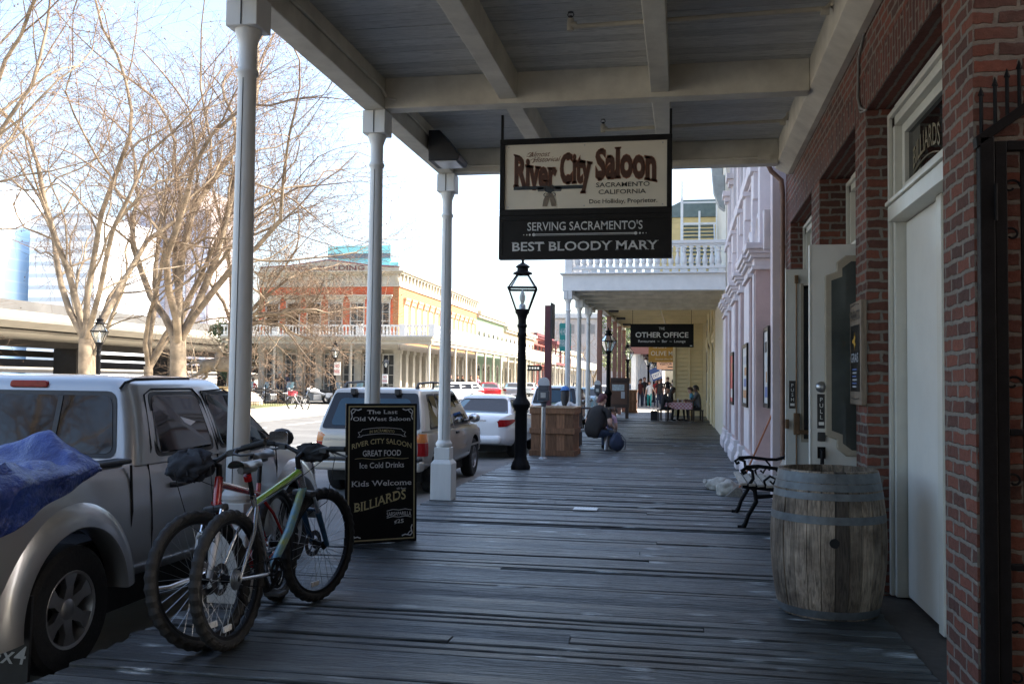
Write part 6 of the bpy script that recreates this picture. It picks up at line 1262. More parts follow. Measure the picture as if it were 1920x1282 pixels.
# ================================================================= barrel
BARW=plankmat('barrel_oak',(.29,.235,.18),(16,16,1.1),.75,.6,.9,.3,stain=3.2)
br=thing('oak_barrel','weathered oak barrel with grey hoops standing by the doorway at right','barrel',(.965,6.62,0),R(20))
m=MB(); NS=26; BH=.945
def brad(z): return .372-.055*((z/BH-.5)*2)**2*1.0
for k in range(NS):
    a0,a1=2*PI*k/NS,2*PI*(k+1)/NS-.012; dr=rnd.uniform(-.002,.003); n=14; vs=[]; fs=[]
    for i in range(n+1):
        z=BH*i/n; 
        for j in range(4):
            a=a0+(a1-a0)*j/3; vs.append(((brad(z)+dr)*math.cos(a),(brad(z)+dr)*math.sin(a),z))
        for j in range(2): a=a1+(a0-a1)*j; vs.append(((brad(z)-.028)*math.cos(a),(brad(z)-.028)*math.sin(a),z))
    for i in range(n):
        for j in range(6): fs.append((i*6+j,i*6+(j+1)%6,(i+1)*6+(j+1)%6,(i+1)*6+j))
    fs+=[[5,4,3,2,1,0],[n*6+j for j in range(6)]]; m.add(vs,fs,1 if k==18 else 0)
st=m.build('staves',[BARW,plankmat('dark_stave_oak',(.06,.048,.038),(16,16,1.1),.75,.6,.9,.3)],br,sm=30)
for z0,z1 in ((.872,.935),(.822,.868),(.765,.81),(.615,.665),(.012,.06)):
    m=MB(); e=.004; m.lathe([(brad(z0)-.005,z0),(brad(z0)+e,z0),(brad(z1)+e,z1),(brad(z1)-.005,z1)],(0,0,0),48)
    for a in (-1.9,-1.83): 
        for zz in (.35,.65): z=z0+(z1-z0)*zz; m.lathe([(0,.0),(.006,.001),(.004,.004),(0,.005)],((brad(z)+e)*math.cos(a),(brad(z)+e)*math.sin(a),z),6,rot=Matrix.Rotation(PI/2,3,'Z')@Matrix.Rotation(PI/2,3,'Y')@Matrix.Rotation(0,3,'X'))
    m.build('hoop',GALV,br,sm=40)
m=MB(); m.lathe([(0,.865),(.30,.865),(.30,.845)],(0,0,0),32); m.build('head',pm('dark_barrel_head',(.035,.03,.026),.6,v=.3,s=8),br)
m=MB(); a=R(-90-20-2); d=Vector((math.cos(a),math.sin(a),0)); p=d*(brad(.5)+.0045)+Vector((0,0,.50)); m.lathe([(0,0),(.03,0),(.032,-.01)],p,18,rot=d.to_track_quat('Z','Y').to_matrix()); m.build('bung_hole',WELL,st)
m=MB(); m.grid(lambda u,v:Vector((.88+.09*u+.02*math.sin(v*5),6.49+.06*v,.878+.022*math.sin(u*5+v*2))),7,5); o=m.build('crumpled_napkin',WHITEP,sm=70); tag(o,'white crumpled napkin on top of the oak barrel','napkin')
# ================================================================= iron and slat bench against the wall
SLAT=plankmat('bench_slat',(.44,.40,.34),(10,1,10),.6,.25,.4,.4)
be=thing('park_bench','black cast iron bench with weathered wooden slats between barrel and broom','bench',(.98,10.75,0),0)
for y in (-.62,.62):
    m=MB(); k=.020
    m.tube([(-.36,y,.0),(-.33,y,.05),(-.30,y,.14),(-.22,y,.28),(-.235,y,.40),(-.30,y,.44)],[.03,.024,.022,.024,.024,.02],8); m.tube([(-.36,y,.012),(-.41,y,.012)],.022,8)
    m.tube([(-.23,y,.33),(-.10,y,.34),(.06,y,.36),(.13,y,.28),(.20,y,.12),(.26,y,.0)],[.024,.02,.02,.022,.024,.028],8)
    m.tube([(-.36,y,.445),(-.05,y,.41),(.10,y,.42),(.16,y,.52),(.24,y,.74),(.30,y,.92)],[.026,.022,.022,.024,.02,.016],8)
    m.tube([(-.30,y,.44),(-.25,y,.52),(-.26,y,.60),(-.33,y,.63),(-.37,y,.60),(-.35,y,.57),(-.32,y,.59)],.018,8); m.tube([(-.33,y,.635),(-.2,y,.65),(0,y,.63),(.10,y,.63),(.2,y,.66)],[.024,.02,.018,.018,.02],8)
    m.tube([(-.12,y,.42),(-.14,y,.5),(-.08,y,.55),(-.02,y,.52),(-.05,y,.47),(-.08,y,.5)],.014,6); m.tube([(-.02,y,.62),(.03,y,.56),(.02,y,.5)],.012,6)
    m.build('end_frame',IRON,be,sm=60)
for i in range(6):
    m=MB(); x=-.35+i*.088; m.box((x,0,.462-.006*i),(.07,1.3,.025),Matrix.Rotation(-.07,3,'Y')); m.build('seat_slat',SLAT,be,bev=.004)
for i in range(3):
    m=MB(); m.box((.17+i*.05,0,.60+i*.13),(.02,1.3,.075),Matrix.Rotation(.36,3,'Y')); m.build('back_slat',SLAT,be,bev=.004)
# sacks, broom, metal floor plate, litter
SACK=pm('white_woven_sack',(.40,.38,.34),.85,v=.25,s=14,bump=1,bs=45)
def sack(label,loc,d,rz,seed):
    m=MB(); a,b_,c=d
    def fn(u,v):
        p=Vector((math.cos(2*PI*u)*math.sin(PI*v),math.sin(2*PI*u)*math.sin(PI*v),-math.cos(PI*v))); n1=noise.noise(p*1.7+Vector((seed,0,0)))+.4*noise.noise(p*4+Vector((0,seed,0))); q=p*(1+.22*n1)
        return Vector((a*q.x*(1+.1*abs(q.z)),b_*q.y,c*max(-.55,q.z)+c*.55))
    m.grid(fn,36,20,cu=True); m.tube([(a*.85,0,c*.6),(a*1.05,.02,c*.9),(a*1.12,.05,c*1.05)],[.05,.02,.035],8); o=m.build('sandbag',SACK,sm=80); o.location=loc; o.rotation_euler=(0,0,rz); return tag(o,label,'sandbag','sandbags by the wall')
sack('white sandbag slumped in front, nearest the bench seat',(.62,13.1,0),(.17,.14,.13),R(20),1.0); sack('flatter white sandbag lying behind the slumped one',(.52,13.75,0),(.18,.14,.11),R(160),4.0)
o=thing('broom','orange handled broom leaning on the pink wall behind the bench','broom',(.62,12.9,0)); m=MB(); m.tube([(.12,0,.10),(.60,.02,1.22)],.013,8); m.build('handle',pm('orange_broom_handle',(.34,.11,.04),.45,v=.12),o,sm=50)
m=MB(); m.prism([(-.06,.0),(.20,.0),(.15,.12),(.09,.14)],'y',-.03,.03); m.build('bristles',pm('grey_bristles',(.2,.19,.17),.9,v=.3,s=40),o,bev=.01)
m=MB(); P0=Vector((-1.13,11.13,0)); m.prism([(-.14,-.11),(.14,-.11),(.14,.11),(-.14,.11)],'z',.004,.012)
for i in range(8): m.bx(-.12+i*.033,-.11+i*.033,-.1,.1,.0121,.016)
o=m.build('floor_plate',pm('bright_metal_plate',(.62,.64,.66),.4,.5,v=.15,s=12)); o.location=P0; tag(o,'small bright ribbed metal plate let into the boardwalk','floor plate')
# events board on the pier
ev=thing('events_board','narrow wooden EVENTS poster board on the brick pier between the doors','poster board',(1.31,7.43,1.36),0,world=True)
m=MB(); m.bx(1.285,1.328,7.20,7.655,1.36,2.14); bo=m.build('board',plankmat('poster_board_wood',(.22,.17,.125),(9,9,1.2),.6,.25,.4,.4),ev,bev=.006)
m=MB(); m.bx(1.281,1.284,7.25,7.605,1.46,1.96); pp=m.build('poster',BOARDBLK,bo)
m=MB(); put_text(m,text2d('EVENTS',.10,.008,.8,.03),(1.283,7.428,2.0),(0,-1,0),UZ,width=.36); m.tube([(1.283,7.28,2.11),(1.283,7.43,2.122),(1.283,7.58,2.11)],.004,4); m.tube([(1.283,7.28,1.41),(1.283,7.43,1.40),(1.283,7.58,1.41)],.004,4); m.build('lettering',BLKL,bo)
m=MB(); m.prism([(7.43+.09*math.cos(a)*(.6+.4*math.cos(3*a)),1.84+.07*math.sin(a)*(.7+.3*math.cos(5*a))) for a in [2*PI*i/24 for i in range(24)]],'x',1.2785,1.2805); put_text(m,text2d('GRAS',.1,.006,.9,.02),(1.2795,7.43,1.68),(0,-1,0),UZ,width=.3,mi=1)
for i in range(6): m.bx(1.2785,1.2805,7.43-.09+.01*(i%3),7.43+.09-.012*(i%2),1.62-i*.026,1.632-i*.026,1 if i%2 else 2)
m.build('poster_print',[pm('poster_gold',(.5,.28,.03),.5,v=.3,s=30),pm('poster_silver',(.4,.42,.46),.5),pm('poster_blue',(.07,.13,.35),.5)],pp)
# framed posters on the pink wall
def framed(label,y0,y1,z0,z1,cols,x=1.2):
    o=thing('framed_poster',label,'framed poster',(1.2,(y0+y1)/2,z0),0,'framed posters on the pink wall',world=True)
    m=MB(); m.bx(x,x+.03,y0,y1,z0,z0+.06); m.bx(x,x+.03,y0,y1,z1-.06,z1); m.bx(x,x+.03,y0,y0+.06,z0+.06,z1-.06); m.bx(x,x+.03,y1-.06,y1,z0+.06,z1-.06); f=m.build('frame',BLACKP,o)
    m=MB(); m.bx(x+.012,x+.02,y0+.06,y1-.06,z0+.06,z1-.06)
    n=len(cols)-1
    for i in range(n): a=z0+.14+(z1-z0-.28)*i/n; m.bx(x+.010,x+.0118,y0+.16+.1*(i%2),y1-.16-.15*(i%3),a,a+(z1-z0-.28)/n*.7,i+1)
    m.build('print',cols,f)
PW=pm('poster_paper',(.55,.55,.53),.5,v=.06); PO=pm('poster_orange',(.4,.17,.06),.5); PB=MATS['poster_blue']; PS=MATS['poster_silver']
framed('white framed poster nearest the saloon corner on the pink wall',12.95,13.68,1.19,2.30,[PW,PB,PO,PS,BLKL],1.12); framed('orange and blue framed poster in the middle of the pink wall',14.85,15.95,1.15,2.15,[PW,PO,PB,PO,PS],.965); framed('red framed poster farthest along the pink wall',18.95,20.05,1.1,2.15,[REDS,PW,REDS,PO],.965)
# ================================================================= crate planter, meter, pylon, notice case
CRW=plankmat('crate_cedar',(.23,.115,.06),(12,12,1.2),.7,.35,.5,.3)
def crate(label,loc,w,d,h,rz):
    o=thing('crate_planter',label,'crate planter',loc,rz,'wooden crate planters'); m=MB(); n=5; pw=(w-.06)/n
    for i in range(n):
        x=-w/2+.03+i*pw
        for yy in (-d/2+.03,d/2-.055): m.bx(x+.003,x+pw-.003,yy,yy+.025,.02,h-.01)
    nd=max(3,int(d/pw)); pd=(d-.112)/nd
    for i in range(nd):
        y=-d/2+.056+i*pd
        for xx in (-w/2+.03,w/2-.055): m.bx(xx,xx+.025,y+.003,y+pd-.003,.02,h-.01)
    m.build('boards',CRW,o)
    m=MB()
    for z in (.0,h*.46,h-.12):
        m.bx(-w/2,w/2,-d/2,-d/2+.029,z,z+.115); m.bx(-w/2,w/2,d/2-.029,d/2,z,z+.115); m.bx(-w/2,-w/2+.029,-d/2+.03,d/2-.03,z,z+.115); m.bx(w/2-.029,w/2,-d/2+.03,d/2-.03,z,z+.115)
    m.build('rails',CRW,o,bev=.005)
    m=MB(); m.bx(-w/2+.06,w/2-.06,-d/2+.06,d/2-.06,.02,h-.1); m.build('soil',pm('potting_soil',(.05,.035,.025),.9,v=.4,s=20,bump=.5,bs=60),o)
    m=MB(); m.bx(-w/2-.01,w/2+.01,-d/2-.01,-d/2+.07,h,h+.025); m.bx(-w/2-.01,w/2+.01,d/2-.07,d/2+.01,h,h+.025); m.bx(-w/2-.01,-w/2+.07,-d/2+.07,d/2-.07,h,h+.025); m.bx(w/2-.07,w/2+.01,-d/2+.07,d/2-.07,h,h+.025); m.build('top_rim',plankmat('crate_rim',(.42,.30,.2),(10,10,10),.7,.2,.3,.3) if 'crate_rim' not in MATS else MATS['crate_rim'],o)
    return o
crate('large cedar crate planter in front of the seated people, by the near lamp',(-2.62,19.45,0),.94,.9,.98,R(-2))
crate('smaller orange cedar crate planter in sun beyond the notice case',(-2.62,48.6,0),.62,.8,1.15,0)
o=thing('parking_meter','grey parking meter with pale domed head in front of the large crate planter','parking meter',(-2.70,18.25,0))
m=MB(); m.lathe([(.0,0),(.09,.0),(.085,.02),(.045,.04),(.040,1.02),(.05,1.03)],(0,0,0),16); m.build('pole',STEEL,o,sm=40)
m=MB(); m.tube([(0,0,1.02),(0,0,1.1),(0,0,1.13)],[.05,.055,.10],12); m.box((0,0,1.24),(.23,.15,.20)); m.box((0,0,1.39),(.21,.14,.12)); m.build('housing',pm('meter_grey',(.06,.065,.075),.45,v=.15),o,bev=.02)
m=MB(); m.grid(lambda u,v:Vector((.115*math.cos(PI*u),(-.07+.14*v),1.44+.16*math.sin(PI*u)**.8)),16,4); m.add([(.115*math.cos(PI*i/15),s,1.44+.16*math.sin(PI*i/15)**.8) for s in (-.07,.07) for i in range(16)],[list(range(16)),list(range(16,32))]); m.build('dome',pm('meter_dome',(.45,.48,.52),.3,.3,v=.08),o,sm=50)
m=MB(); m.bx(-.05,.05,-.081,-.076,1.2,1.3); m.build('coin_plate',STEEL,o)
o2=copy_tree(o,(-2.98,33.2,0),R(0),'far grey parking meter beside the second lamp of the covered walk')
o['group']=o2['group']='parking meters'
o=thing('sign_pylon','tall dark maroon square pylon at the kerb behind the crate planter','pylon',(-3.40,23.7,ZR)); m=MB(); m.bx(-.085,.085,-.09,.09,0,3.75); m.build('post',pm('maroon_post',(.10,.022,.028),.5,v=.12,s=4),o,bev=.006); m=MB(); m.bx(.09,.125,-.3,.3,2.9,3.8); m.build('side_panel',BLKPL,o)
nc=thing('notice_case','dark brown notice case on legs at the second walk kerb, with pinned sheets','notice case',(-2.70,40.6,0)); DB=pm('dark_brown_case',(.045,.028,.022),.6,v=.15)
m=MB(); m.bx(-.42,.42,-.12,.2,.45,1.68); m.bx(-.45,.45,-.16,.22,1.6,1.74); cs=m.build('case',DB,nc,bev=.01); m=MB()
for x in (-.33,.33): m.bx(x-.07,x+.07,-.05,.1,0,.449)
m.build('leg',DB,nc); m=MB(); m.bx(-.34,.34,-.13,-.121,.6,1.5); m.build('panel',pm('brown_pinboard',(.10,.05,.03),.6,v=.12),cs); m=MB(); m.bx(-.3,.22,-.137,-.131,1.18,1.45); m.build('notice_sheet',pm('pale_blue_sheet',(.35,.42,.45),.5,v=.3,s=14),cs); m=MB(); m.bx(.08,.24,-.137,-.131,.85,1.14); m.build('notice_sheet',PS,cs)
for i,x in enumerate((-2.36,-2.22,-2.08)): 
    o=thing('water_bottle',('clear water bottle, left of three behind the seated man','clear water bottle, middle of three behind the seated man','clear water bottle, right of three behind the seated man')[i],'bottle',(x+.17,22.3,.92),0,'water bottles'); m=MB(); m.lathe([(0,0),(.04,.0),(.042,.02),(.042,.17),(.02,.22),(.018,.25)],(0,0,0),12); m.build('body',clearglass('bottle_plastic',(.85,.92,.95),.2) if i==0 else MATS['bottle_plastic'],o,sm=50); m=MB(); m.lathe([(.0,.25),(.021,.25),(.021,.275),(0,.276)],(0,0,0),10); m.build('cap',WHITEP,o)
o=thing('side_table','low dark table behind the seated man carrying water bottles','table',(-2.06,22.35,0)); m=MB(); m.bx(-.4,.4,-.25,.25,.88,.92); m.build('table_top',DB,o); 
for x in (-.35,.35):
    for y in (-.2,.2): m=MB(); m.bx(x-.02,x+.02,y-.02,y+.02,0,.879); m.build('leg',DB,o)
# ================================================================= hanging signs of the second walk
def hang(label,x0,x1,y,z0,z1,top,bgm,name='hanging_sign'):
    o=thing(name,label,'sign',((x0+x1)/2,y,z0),0,world=True); m=MB(); m.bx(x0,x1,y,y+.06,z0,z1); b=m.build('board',bgm,o,bev=.006); m=MB()
    for x in (x0+.08,x1-.08): m.tube([(x,y+.03,z1),(x,y+.03,top)],.008,5)
    m.build('hanger',BLACKP,o); return o,b
o,b=hang('black hanging sign reading The Other Office in the second walk',-1.86,.37,33.6,2.80,3.63,4.33,BOARDBLK); m=MB(); c=-.745; y=33.594
put_text(m,text2d('THE',.13,.006,1,0),(c,y,3.42),UX,UZ,width=.20); put_text(m,text2d('OTHER OFFICE',.26,.016,.8,.03),(c,y,3.15),UX,UZ,width=1.86); put_text(m,text2d('Restaurant  ~  Bar  ~  Lounge',.13,.003),(c,y,2.97),UX,UZ,width=1.66); m.bx(.24,.32,y-.001,y,2.84,2.87); m.build('lettering',SILL,b)
o,b=hang('mustard yellow hanging sign reading Olive Mix behind the black one',-1.76,.35,49.0,2.62,3.55,4.5,pm('mustard_sign',(.42,.25,.05),.5,v=.06)); m=MB(); put_text(m,text2d('OLIVE MIX',.34,.004),(-.93,48.99,2.96),UX,UZ,width=1.42); put_text(m,text2d('The Chef\u2019s',.17,.003,shear=.3),(-1.2,48.99,3.34),UX,UZ,width=.7); put_text(m,text2d('Gourmet Olive Oil & Balsamic',.12,.003,shear=.3),(-.72,48.99,2.74),UX,UZ,width=1.4); m.build('lettering',WHITEP,b)
o,b=hang('tan hanging sign with dark scroll below the mustard sign',-1.55,.35,57.0,2.38,2.92,3.29,pm('tan_sign',(.38,.22,.14),.5,v=.08)); m=MB(); put_text(m,text2d('VISITOR CENTER',.24,.006,1,.03),(-.6,56.99,2.62),UX,UZ,width=1.6); m.bx(-.9,-.3,56.985,56.99,2.48,2.54); m.build('lettering',BLKL,b)
o=thing('tilted_sign','small blue sign reading EXIT tilted above the far crowd','sign',(-1.55,59,1.75)); o.rotation_euler=(0,R(-22),0); m=MB(); m.bx(-.3,.3,0,.04,0,.75); b=m.build('board',pm('navy_sign',(.03,.07,.22),.5),o); m=MB(); m.bx(-.24,.28,-.008,-.001,.12,.45); m.build('panel',WHITEP,b); m=MB(); put_text(m,text2d('EXIT',.26,.02),(.02,-.012,.19),UX,UZ,width=.42); m.build('lettering',MATS['navy_sign'],b)
m=MB(); m.tube([(0,.03,.7),(0,.03,2.1)],.012,5); m.build('hanger',BLACKP,o)
# ================================================================= people
SKINM={'light':pm('light_skin',(.50,.30,.22),.55,v=.06),'tan':pm('tan_skin',(.36,.2,.13),.55,v=.06),'dark':pm('dark_skin',(.10,.055,.035),.5,v=.08)}
def cloth(n,c): return pm('cloth_'+n,c,.85,v=.14,s=14,bump=.2,bs=50)
CL={k:cloth(k,c) for k,c in dict(white=(.6,.6,.6),black=(.014,.014,.016),darkbrown=(.010,.007,.006),pink=(.52,.34,.42),blue=(.05,.16,.42),navy=(.02,.03,.06),denim=(.05,.075,.14),teal=(.02,.26,.25),red=(.40,.03,.035),olive=(.13,.09,.06),cream=(.55,.42,.28),grey=(.10,.10,.115),maroon=(.09,.02,.025),sky=(.07,.27,.42),rust=(.25,.07,.04)).items()}
HAIRM={k:pm('hair_'+k,c,.6,v=.3,s=20) for k,c in dict(black=(.012,.01,.009),brown=(.05,.026,.015),maroon=(.075,.014,.018),fair=(.3,.2,.09),grey=(.3,.29,.28),bald=(.36,.2,.13)).items()}
NP=[0]
def person(label,loc,rz,skinm,top,legs,hair,pose='stand',sc=1.0,fat=1.0,sleeve='short',shoes='black',seat=.46,arms=None,look=0,group='people on the boardwalk',hat=None,long=False,lean=0,bare=True):
    """one continuous skinned body facing -Y; hair, hat are children"""
    NP[0]+=1; rn=random.Random(NP[0]); o=thing('person',label,'person',loc,rz,group); o.scale=(sc,)*3
    sit=pose=='sit'; hz=seat+.09 if sit else .93; J=[];E=[];K=[]; AB=[False]; RT=[]; ROT=Matrix.Translation((0,0,hz))@Matrix.Rotation(math.atan(lean)*1.15,4,'X')@Matrix.Translation((0,0,-hz))
    def j(p,r,par,kind): J.append((tuple(p),r)); K.append(kind); RT.append(kind in('top','skin') and not AB[0]); i=len(J)-1; (E.append((par,i)) if par is not None else None); return i
    L=lambda z:0     # the trunk is leaned as a whole further down
    F=fat
    pel=j((0,0,hz),(.155*F,.115*F),None,'legs'); wa=j((0,-L(hz+.18),hz+.18),(.145*F**1.15,.11*F**1.2),pel,'top'); ch=j((0,-L(hz+.36)+.01,hz+.36),(.16*F**.9,.115*F),wa,'top'); up=j((0,-L(hz+.48)+.01,hz+.485),(.125,.085),ch,'top')
    nk=j((0,-L(hz+.58),hz+.57),.052,up,'skin'); hy=-L(hz+.7)
    hd=j((0,hy-.005,hz+.655),(.066,.075),nk,'skin'); h2=j((0,hy-.01,hz+.735),(.076,.092),hd,'skin'); h3=j((0,hy,hz+.80),(.062,.076),h2,'skin'); ns=j((0,hy-.108,hz+.695),.013,hd,'skin')
    A=arms or (None,None)
    for s,a in ((-1,A[0]),(1,A[1])):
        sh=j((s*.175*F**.62,-L(hz+.46),hz+.465),.058*F**.7,up,'top')
        if a is None:
            sw=rn.uniform(-.08,.08); el=(s*(.235*F**.7),.02+sw,hz+.19); wr=(s*.25*F**.6,-.05+sw*2.2,hz-.04)
        else: el,wr=a
        AB[0]=a is not None
        mid=j((ROT@Vector(J[sh][0]) if AB[0] else Vector(J[sh][0])).lerp(Vector(el),.45),.049*F**.5,sh,'top'); e=j(el,.040*F**.3,mid,'skin' if sleeve=='short' else 'top'); w=j(wr,.027,e,'skin' if sleeve=='short' else 'top')
        d=(Vector(wr)-Vector(el)).normalized(); pm_=j(Vector(wr)+d*.055,(.030,.020),w,'skin'); side=d.cross(Vector((s,0,0))); side=side.normalized() if side.length>.1 else Vector((0,1,0))
        for q in range(4):
            b0=Vector(J[pm_][0])+d*.025+side*(q-1.5)*.019; f1=j(b0,.0095,pm_,'skin'); f2=j(b0+d*(.042,.05,.047,.035)[q]+Vector((-s*.012,0,0)),.0085,f1,'skin'); j(b0+d*(.066,.08,.074,.055)[q]+Vector((-s*.034,0,0)),.0075,f2,'skin')
        t1=j(Vector(wr)+d*.03+side*-.035,.010,pm_,'skin'); j(Vector(wr)+d*.065+side*-.052,.0085,t1,'skin'); AB[0]=False
    st=rn.choice((-1,1)) if pose=='walk' else 0
    for s in (-1,1):
        hp=j((s*.085*F**.6,0,hz-.05),.098*F**.7,pel,'legs')
        if sit: kn=(s*.13,-.43,seat+.05); an=(s*.12,-.40,.09)
        else: k=s*st; kn=(s*.095,-.035-.10*k,.50); an=(s*.10,.03-.22*k,.095+(.05 if k<0 else 0))
        th=j(Vector(J[hp][0]).lerp(Vector(kn),.5),.082*F**.6,hp,'legs'); kk=j(kn,.058*F**.4,th,'legs'); cf=j(Vector(kn).lerp(Vector(an),.4),.052*F**.3,kk,'legs'); a=j(an,.037,cf,'legs'); hl=j(Vector(an)+Vector((0,.02,-.05)),.038,a,'shoe'); j(Vector(an)+Vector((s*.012,-.14,-.058)),(.036,.028),hl,'shoe')
    J=[(tuple(ROT@Vector(p)) if t else p,r) for (p,r),t in zip(J,RT)]
    mats={'skin':SKINM[skinm],'top':CL[top],'legs':CL[legs],'shoe':CL[shoes]}; ks=list(mats)
    b=skin('body',J,E,[mats[k] for k in ks],o,1)
    seg=[(Vector(J[p][0]),Vector(J[q][0]),K[q],(J[q][1] if not isinstance(J[q][1],tuple) else J[q][1][0])) for p,q in E]; mi=[]
    for pl in b.data.polygons:
        c=pl.center; best=None
        for p,q,k,r in seg:
            d=q-p; t=max(0,min(1,(c-p).dot(d)/max(1e-9,d.length_squared))); dist=(c-(p+d*t)).length/max(.02,r)
            if best is None or dist<best[0]: best=(dist,k)
        mi.append(ks.index(best[1]))
    b.data.polygons.foreach_set('material_index',mi)
    c=Vector((0,hy+.005,hz+.765)); m=MB(); low=.30 if not long else .0
    m.grid(lambda u,v:c+Vector((.096*math.cos(2*PI*u)*math.sin(PI*.62*v),(.116*math.sin(2*PI*u)*math.sin(PI*.62*v)+.012),.098*math.cos(PI*.62*v)-(.13*max(0,math.sin(2*PI*u))*v**2 if not long else .26*max(0,math.sin(2*PI*u)+.35)*v**3)+(.075*max(0,-math.sin(2*PI*u)-.2)*v**2)))*1.0,20,10,cu=True)
    if hair!='bald': m.xf(ROT).build('hair',HAIRM[hair],o,sm=80)
    if hat:
        m=MB(); m.grid(lambda u,v:c+Vector((.108*math.cos(2*PI*u)*math.sin(PI*.5*v),.125*math.sin(2*PI*u)*math.sin(PI*.5*v)+.005,.02+.115*math.cos(PI*.5*v))),20,8,cu=True); m.xf(ROT).build('cap',CL[hat],o,sm=80)
    for s in (-1,1):
        m=MB(); m.ball((s*.030,hy-.090,hz+.735),.011,8); m.xf(ROT).build('eye',HAIRM['black'],o,sm=80); m=MB(); m.ball((s*.082,hy+.005,hz+.715),(.012,.024,.032),8); m.xf(ROT).build('ear',SKINM[skinm],o,sm=80)
    m=MB(); m.tube([(-.024,hy-.086,hz+.652),(0,hy-.094,hz+.649),(.024,hy-.086,hz+.652)],.006,5); m.xf(ROT).build('mouth',pm('lip',(.28,.1,.09),.5),o,sm=80)
    return o
# seated by the crate
bs=thing('slat_bench','low backless grey timber bench the people by the crate sit on','bench',(-2.25,21.2,0)); m=MB()
for i in range(3): m.bx(-.75,.75,-.2+i*.135,-.08+i*.135,.40,.45)
m.build('seat',plankmat('grey_bench_timber',(.2,.2,.19),(1.2,12,12),.6,.25,.4,.4),bs,bev=.005)
for x in (-.55,.55): m=MB(); m.tube([(x,-.18,0),(x,-.12,.3),(x,0,.38),(x,.12,.3),(x,.18,0)],.03,8); m.build('leg',STEEL,bs,sm=50)
person('large person with maroon hair in dark brown shirt seated back turned, right of the crate',(-1.93,20.95,0),R(142),'light','darkbrown','denim','maroon','sit',1.0,1.78,seat=.36,lean=.30,arms=(((-.37,-.10,.58),(-.22,-.38,.50)),((.37,-.10,.58),(.22,-.38,.50))))
person('person in white shirt with bright blue cap seated behind the crate planter',(-2.66,21.3,0),R(182),'dark','white','denim','black','sit',1.0,1.05,seat=.44,hat='blue',long=True,lean=.1)
person('person in pale pink shirt bending forward beyond the one in dark brown',(-1.95,22.1,0),R(150),'light','pink','denim','brown','sit',.95,1.2,seat=.40,lean=1.3,arms=(((-.24,-.42,.5),(-.15,-.55,.36)),((.24,-.42,.5),(.15,-.55,.36))))
o=thing('backpack','dark blue bag slumped by the seated person in dark brown','bag',(-1.42,20.7,0)); m=MB(); m.grid(lambda u,v:Vector((.19*math.cos(2*PI*u)*math.sin(PI*v)**.6*(1-.35*v),.13*math.sin(2*PI*u)*math.sin(PI*v)**.6*(1-.3*v),.42*v))*(1+.15*noise.noise(Vector((3*math.cos(6.28*u),3*math.sin(6.28*u),5*v)))),24,14,cu=True); m.build('body',CL['navy'],o,sm=70); m=MB(); m.tube([(.1,-.1,.38),(.2,-.12,.25),(.18,-.1,.05)],.014,6); m.build('strap',CL['grey'],o)
# table with diners
tb=thing('dining_table','small table under a pink and white checked cloth where diners sit','table',(-.18,38.9,0)); m=MB(); m.bx(-.5,.5,-.4,.4,.70,.735); m.build('table_top',DB,tb)
for x in (-.42,.42):
    for y in (-.32,.32): m=MB(); m.bx(x-.025,x+.025,y-.025,y+.025,0,.699); m.build('leg',DB,tb)
mt,n,b_=newmat('pink_check'); co=coords(n); ckx=node(n,'ShaderNodeTexChecker'); ckx.inputs['Scale'].default_value=14; ckx.inputs['Color1'].default_value=(.50,.20,.26,1); ckx.inputs['Color2'].default_value=(.62,.50,.54,1); lk(n,co,ckx.inputs['Vector']); lk(n,ckx.outputs[0],b_.inputs['Base Color']); b_.inputs['Roughness'].default_value=.85
m=MB(); m.grid(lambda u,v:Vector((-.56+1.12*u,-.46+.92*v,.74 if .1<u<.9 and .1<v<.9 else .745)),12,10)
for (x0,y0),(x1,y1) in (((-.56,-.46),(.56,-.46)),((.56,-.46),(.56,.46)),((.56,.46),(-.56,.46)),((-.56,.46),(-.56,-.46))): m.grid(lambda u,v:Vector((x0+(x1-x0)*u+.02*math.sin(u*19)*v*(y1!=y0),y0+(y1-y0)*u+.02*math.sin(u*19)*v*(x1!=x0),.745-.27*v)),24,5)
o=m.build('tablecloth',mt,sm=50); o.location=(-.18,38.9,0); tag(o,'pink and white checked cloth hanging over the dining table','tablecloth')
def chair(label,loc,rz,first=[None]):
    if first[0]: return copy_tree(first[0],loc,rz,label)
    o=thing('dining_chair',label,'chair',loc,rz,'dark chairs round the table'); m=MB(); m.bx(-.21,.21,-.21,.21,.42,.46); m.build('seat',DB,o,bev=.01)
    for x in (-.18,.18):
        m=MB(); m.bx(x-.02,x+.02,-.19,-.15,0,.419); m.build('leg',DB,o); m=MB(); m.bx(x-.02,x+.02,.16,.20,0,.419); m.bx(x-.02,x+.02,.17,.21,.461,.95); m.build('leg',DB,o)
    m=MB()
    for z in (.6,.74,.88): m.bx(-.16,.16,.18,.2,z,z+.08)
    m.build('backrest',DB,o,bev=.006); first[0]=o; return o
chair('dark ladder back chair at the left near corner of the checked table',(-.82,38.5,0),R(-80)); chair('dark ladder back chair at the left far side of the checked table',(-.72,39.3,0),R(-80)); chair('dark ladder back chair at the right near side of the checked table',(.62,38.7,0),R(85)); chair('dark ladder back chair at the right far side of the checked table',(.55,39.4,0),R(85))
G='diners at the checked table'
fa=(((-.22,-.18,.78),(-.12,-.42,.80)),((.22,-.18,.78),(.12,-.42,.80)))
person('bald diner in black leaning over the left side of the checked table',(-.82,38.55,0),R(98),'tan','black','black','bald','sit',1,1.1,lean=.25,arms=fa,group=G,sleeve='long'); person('dark haired diner in black and gold behind the bald one',(-.60,39.25,0),R(85),'dark','black','black','black','sit',1,1.0,lean=.25,arms=fa,group=G,long=True,sleeve='long')
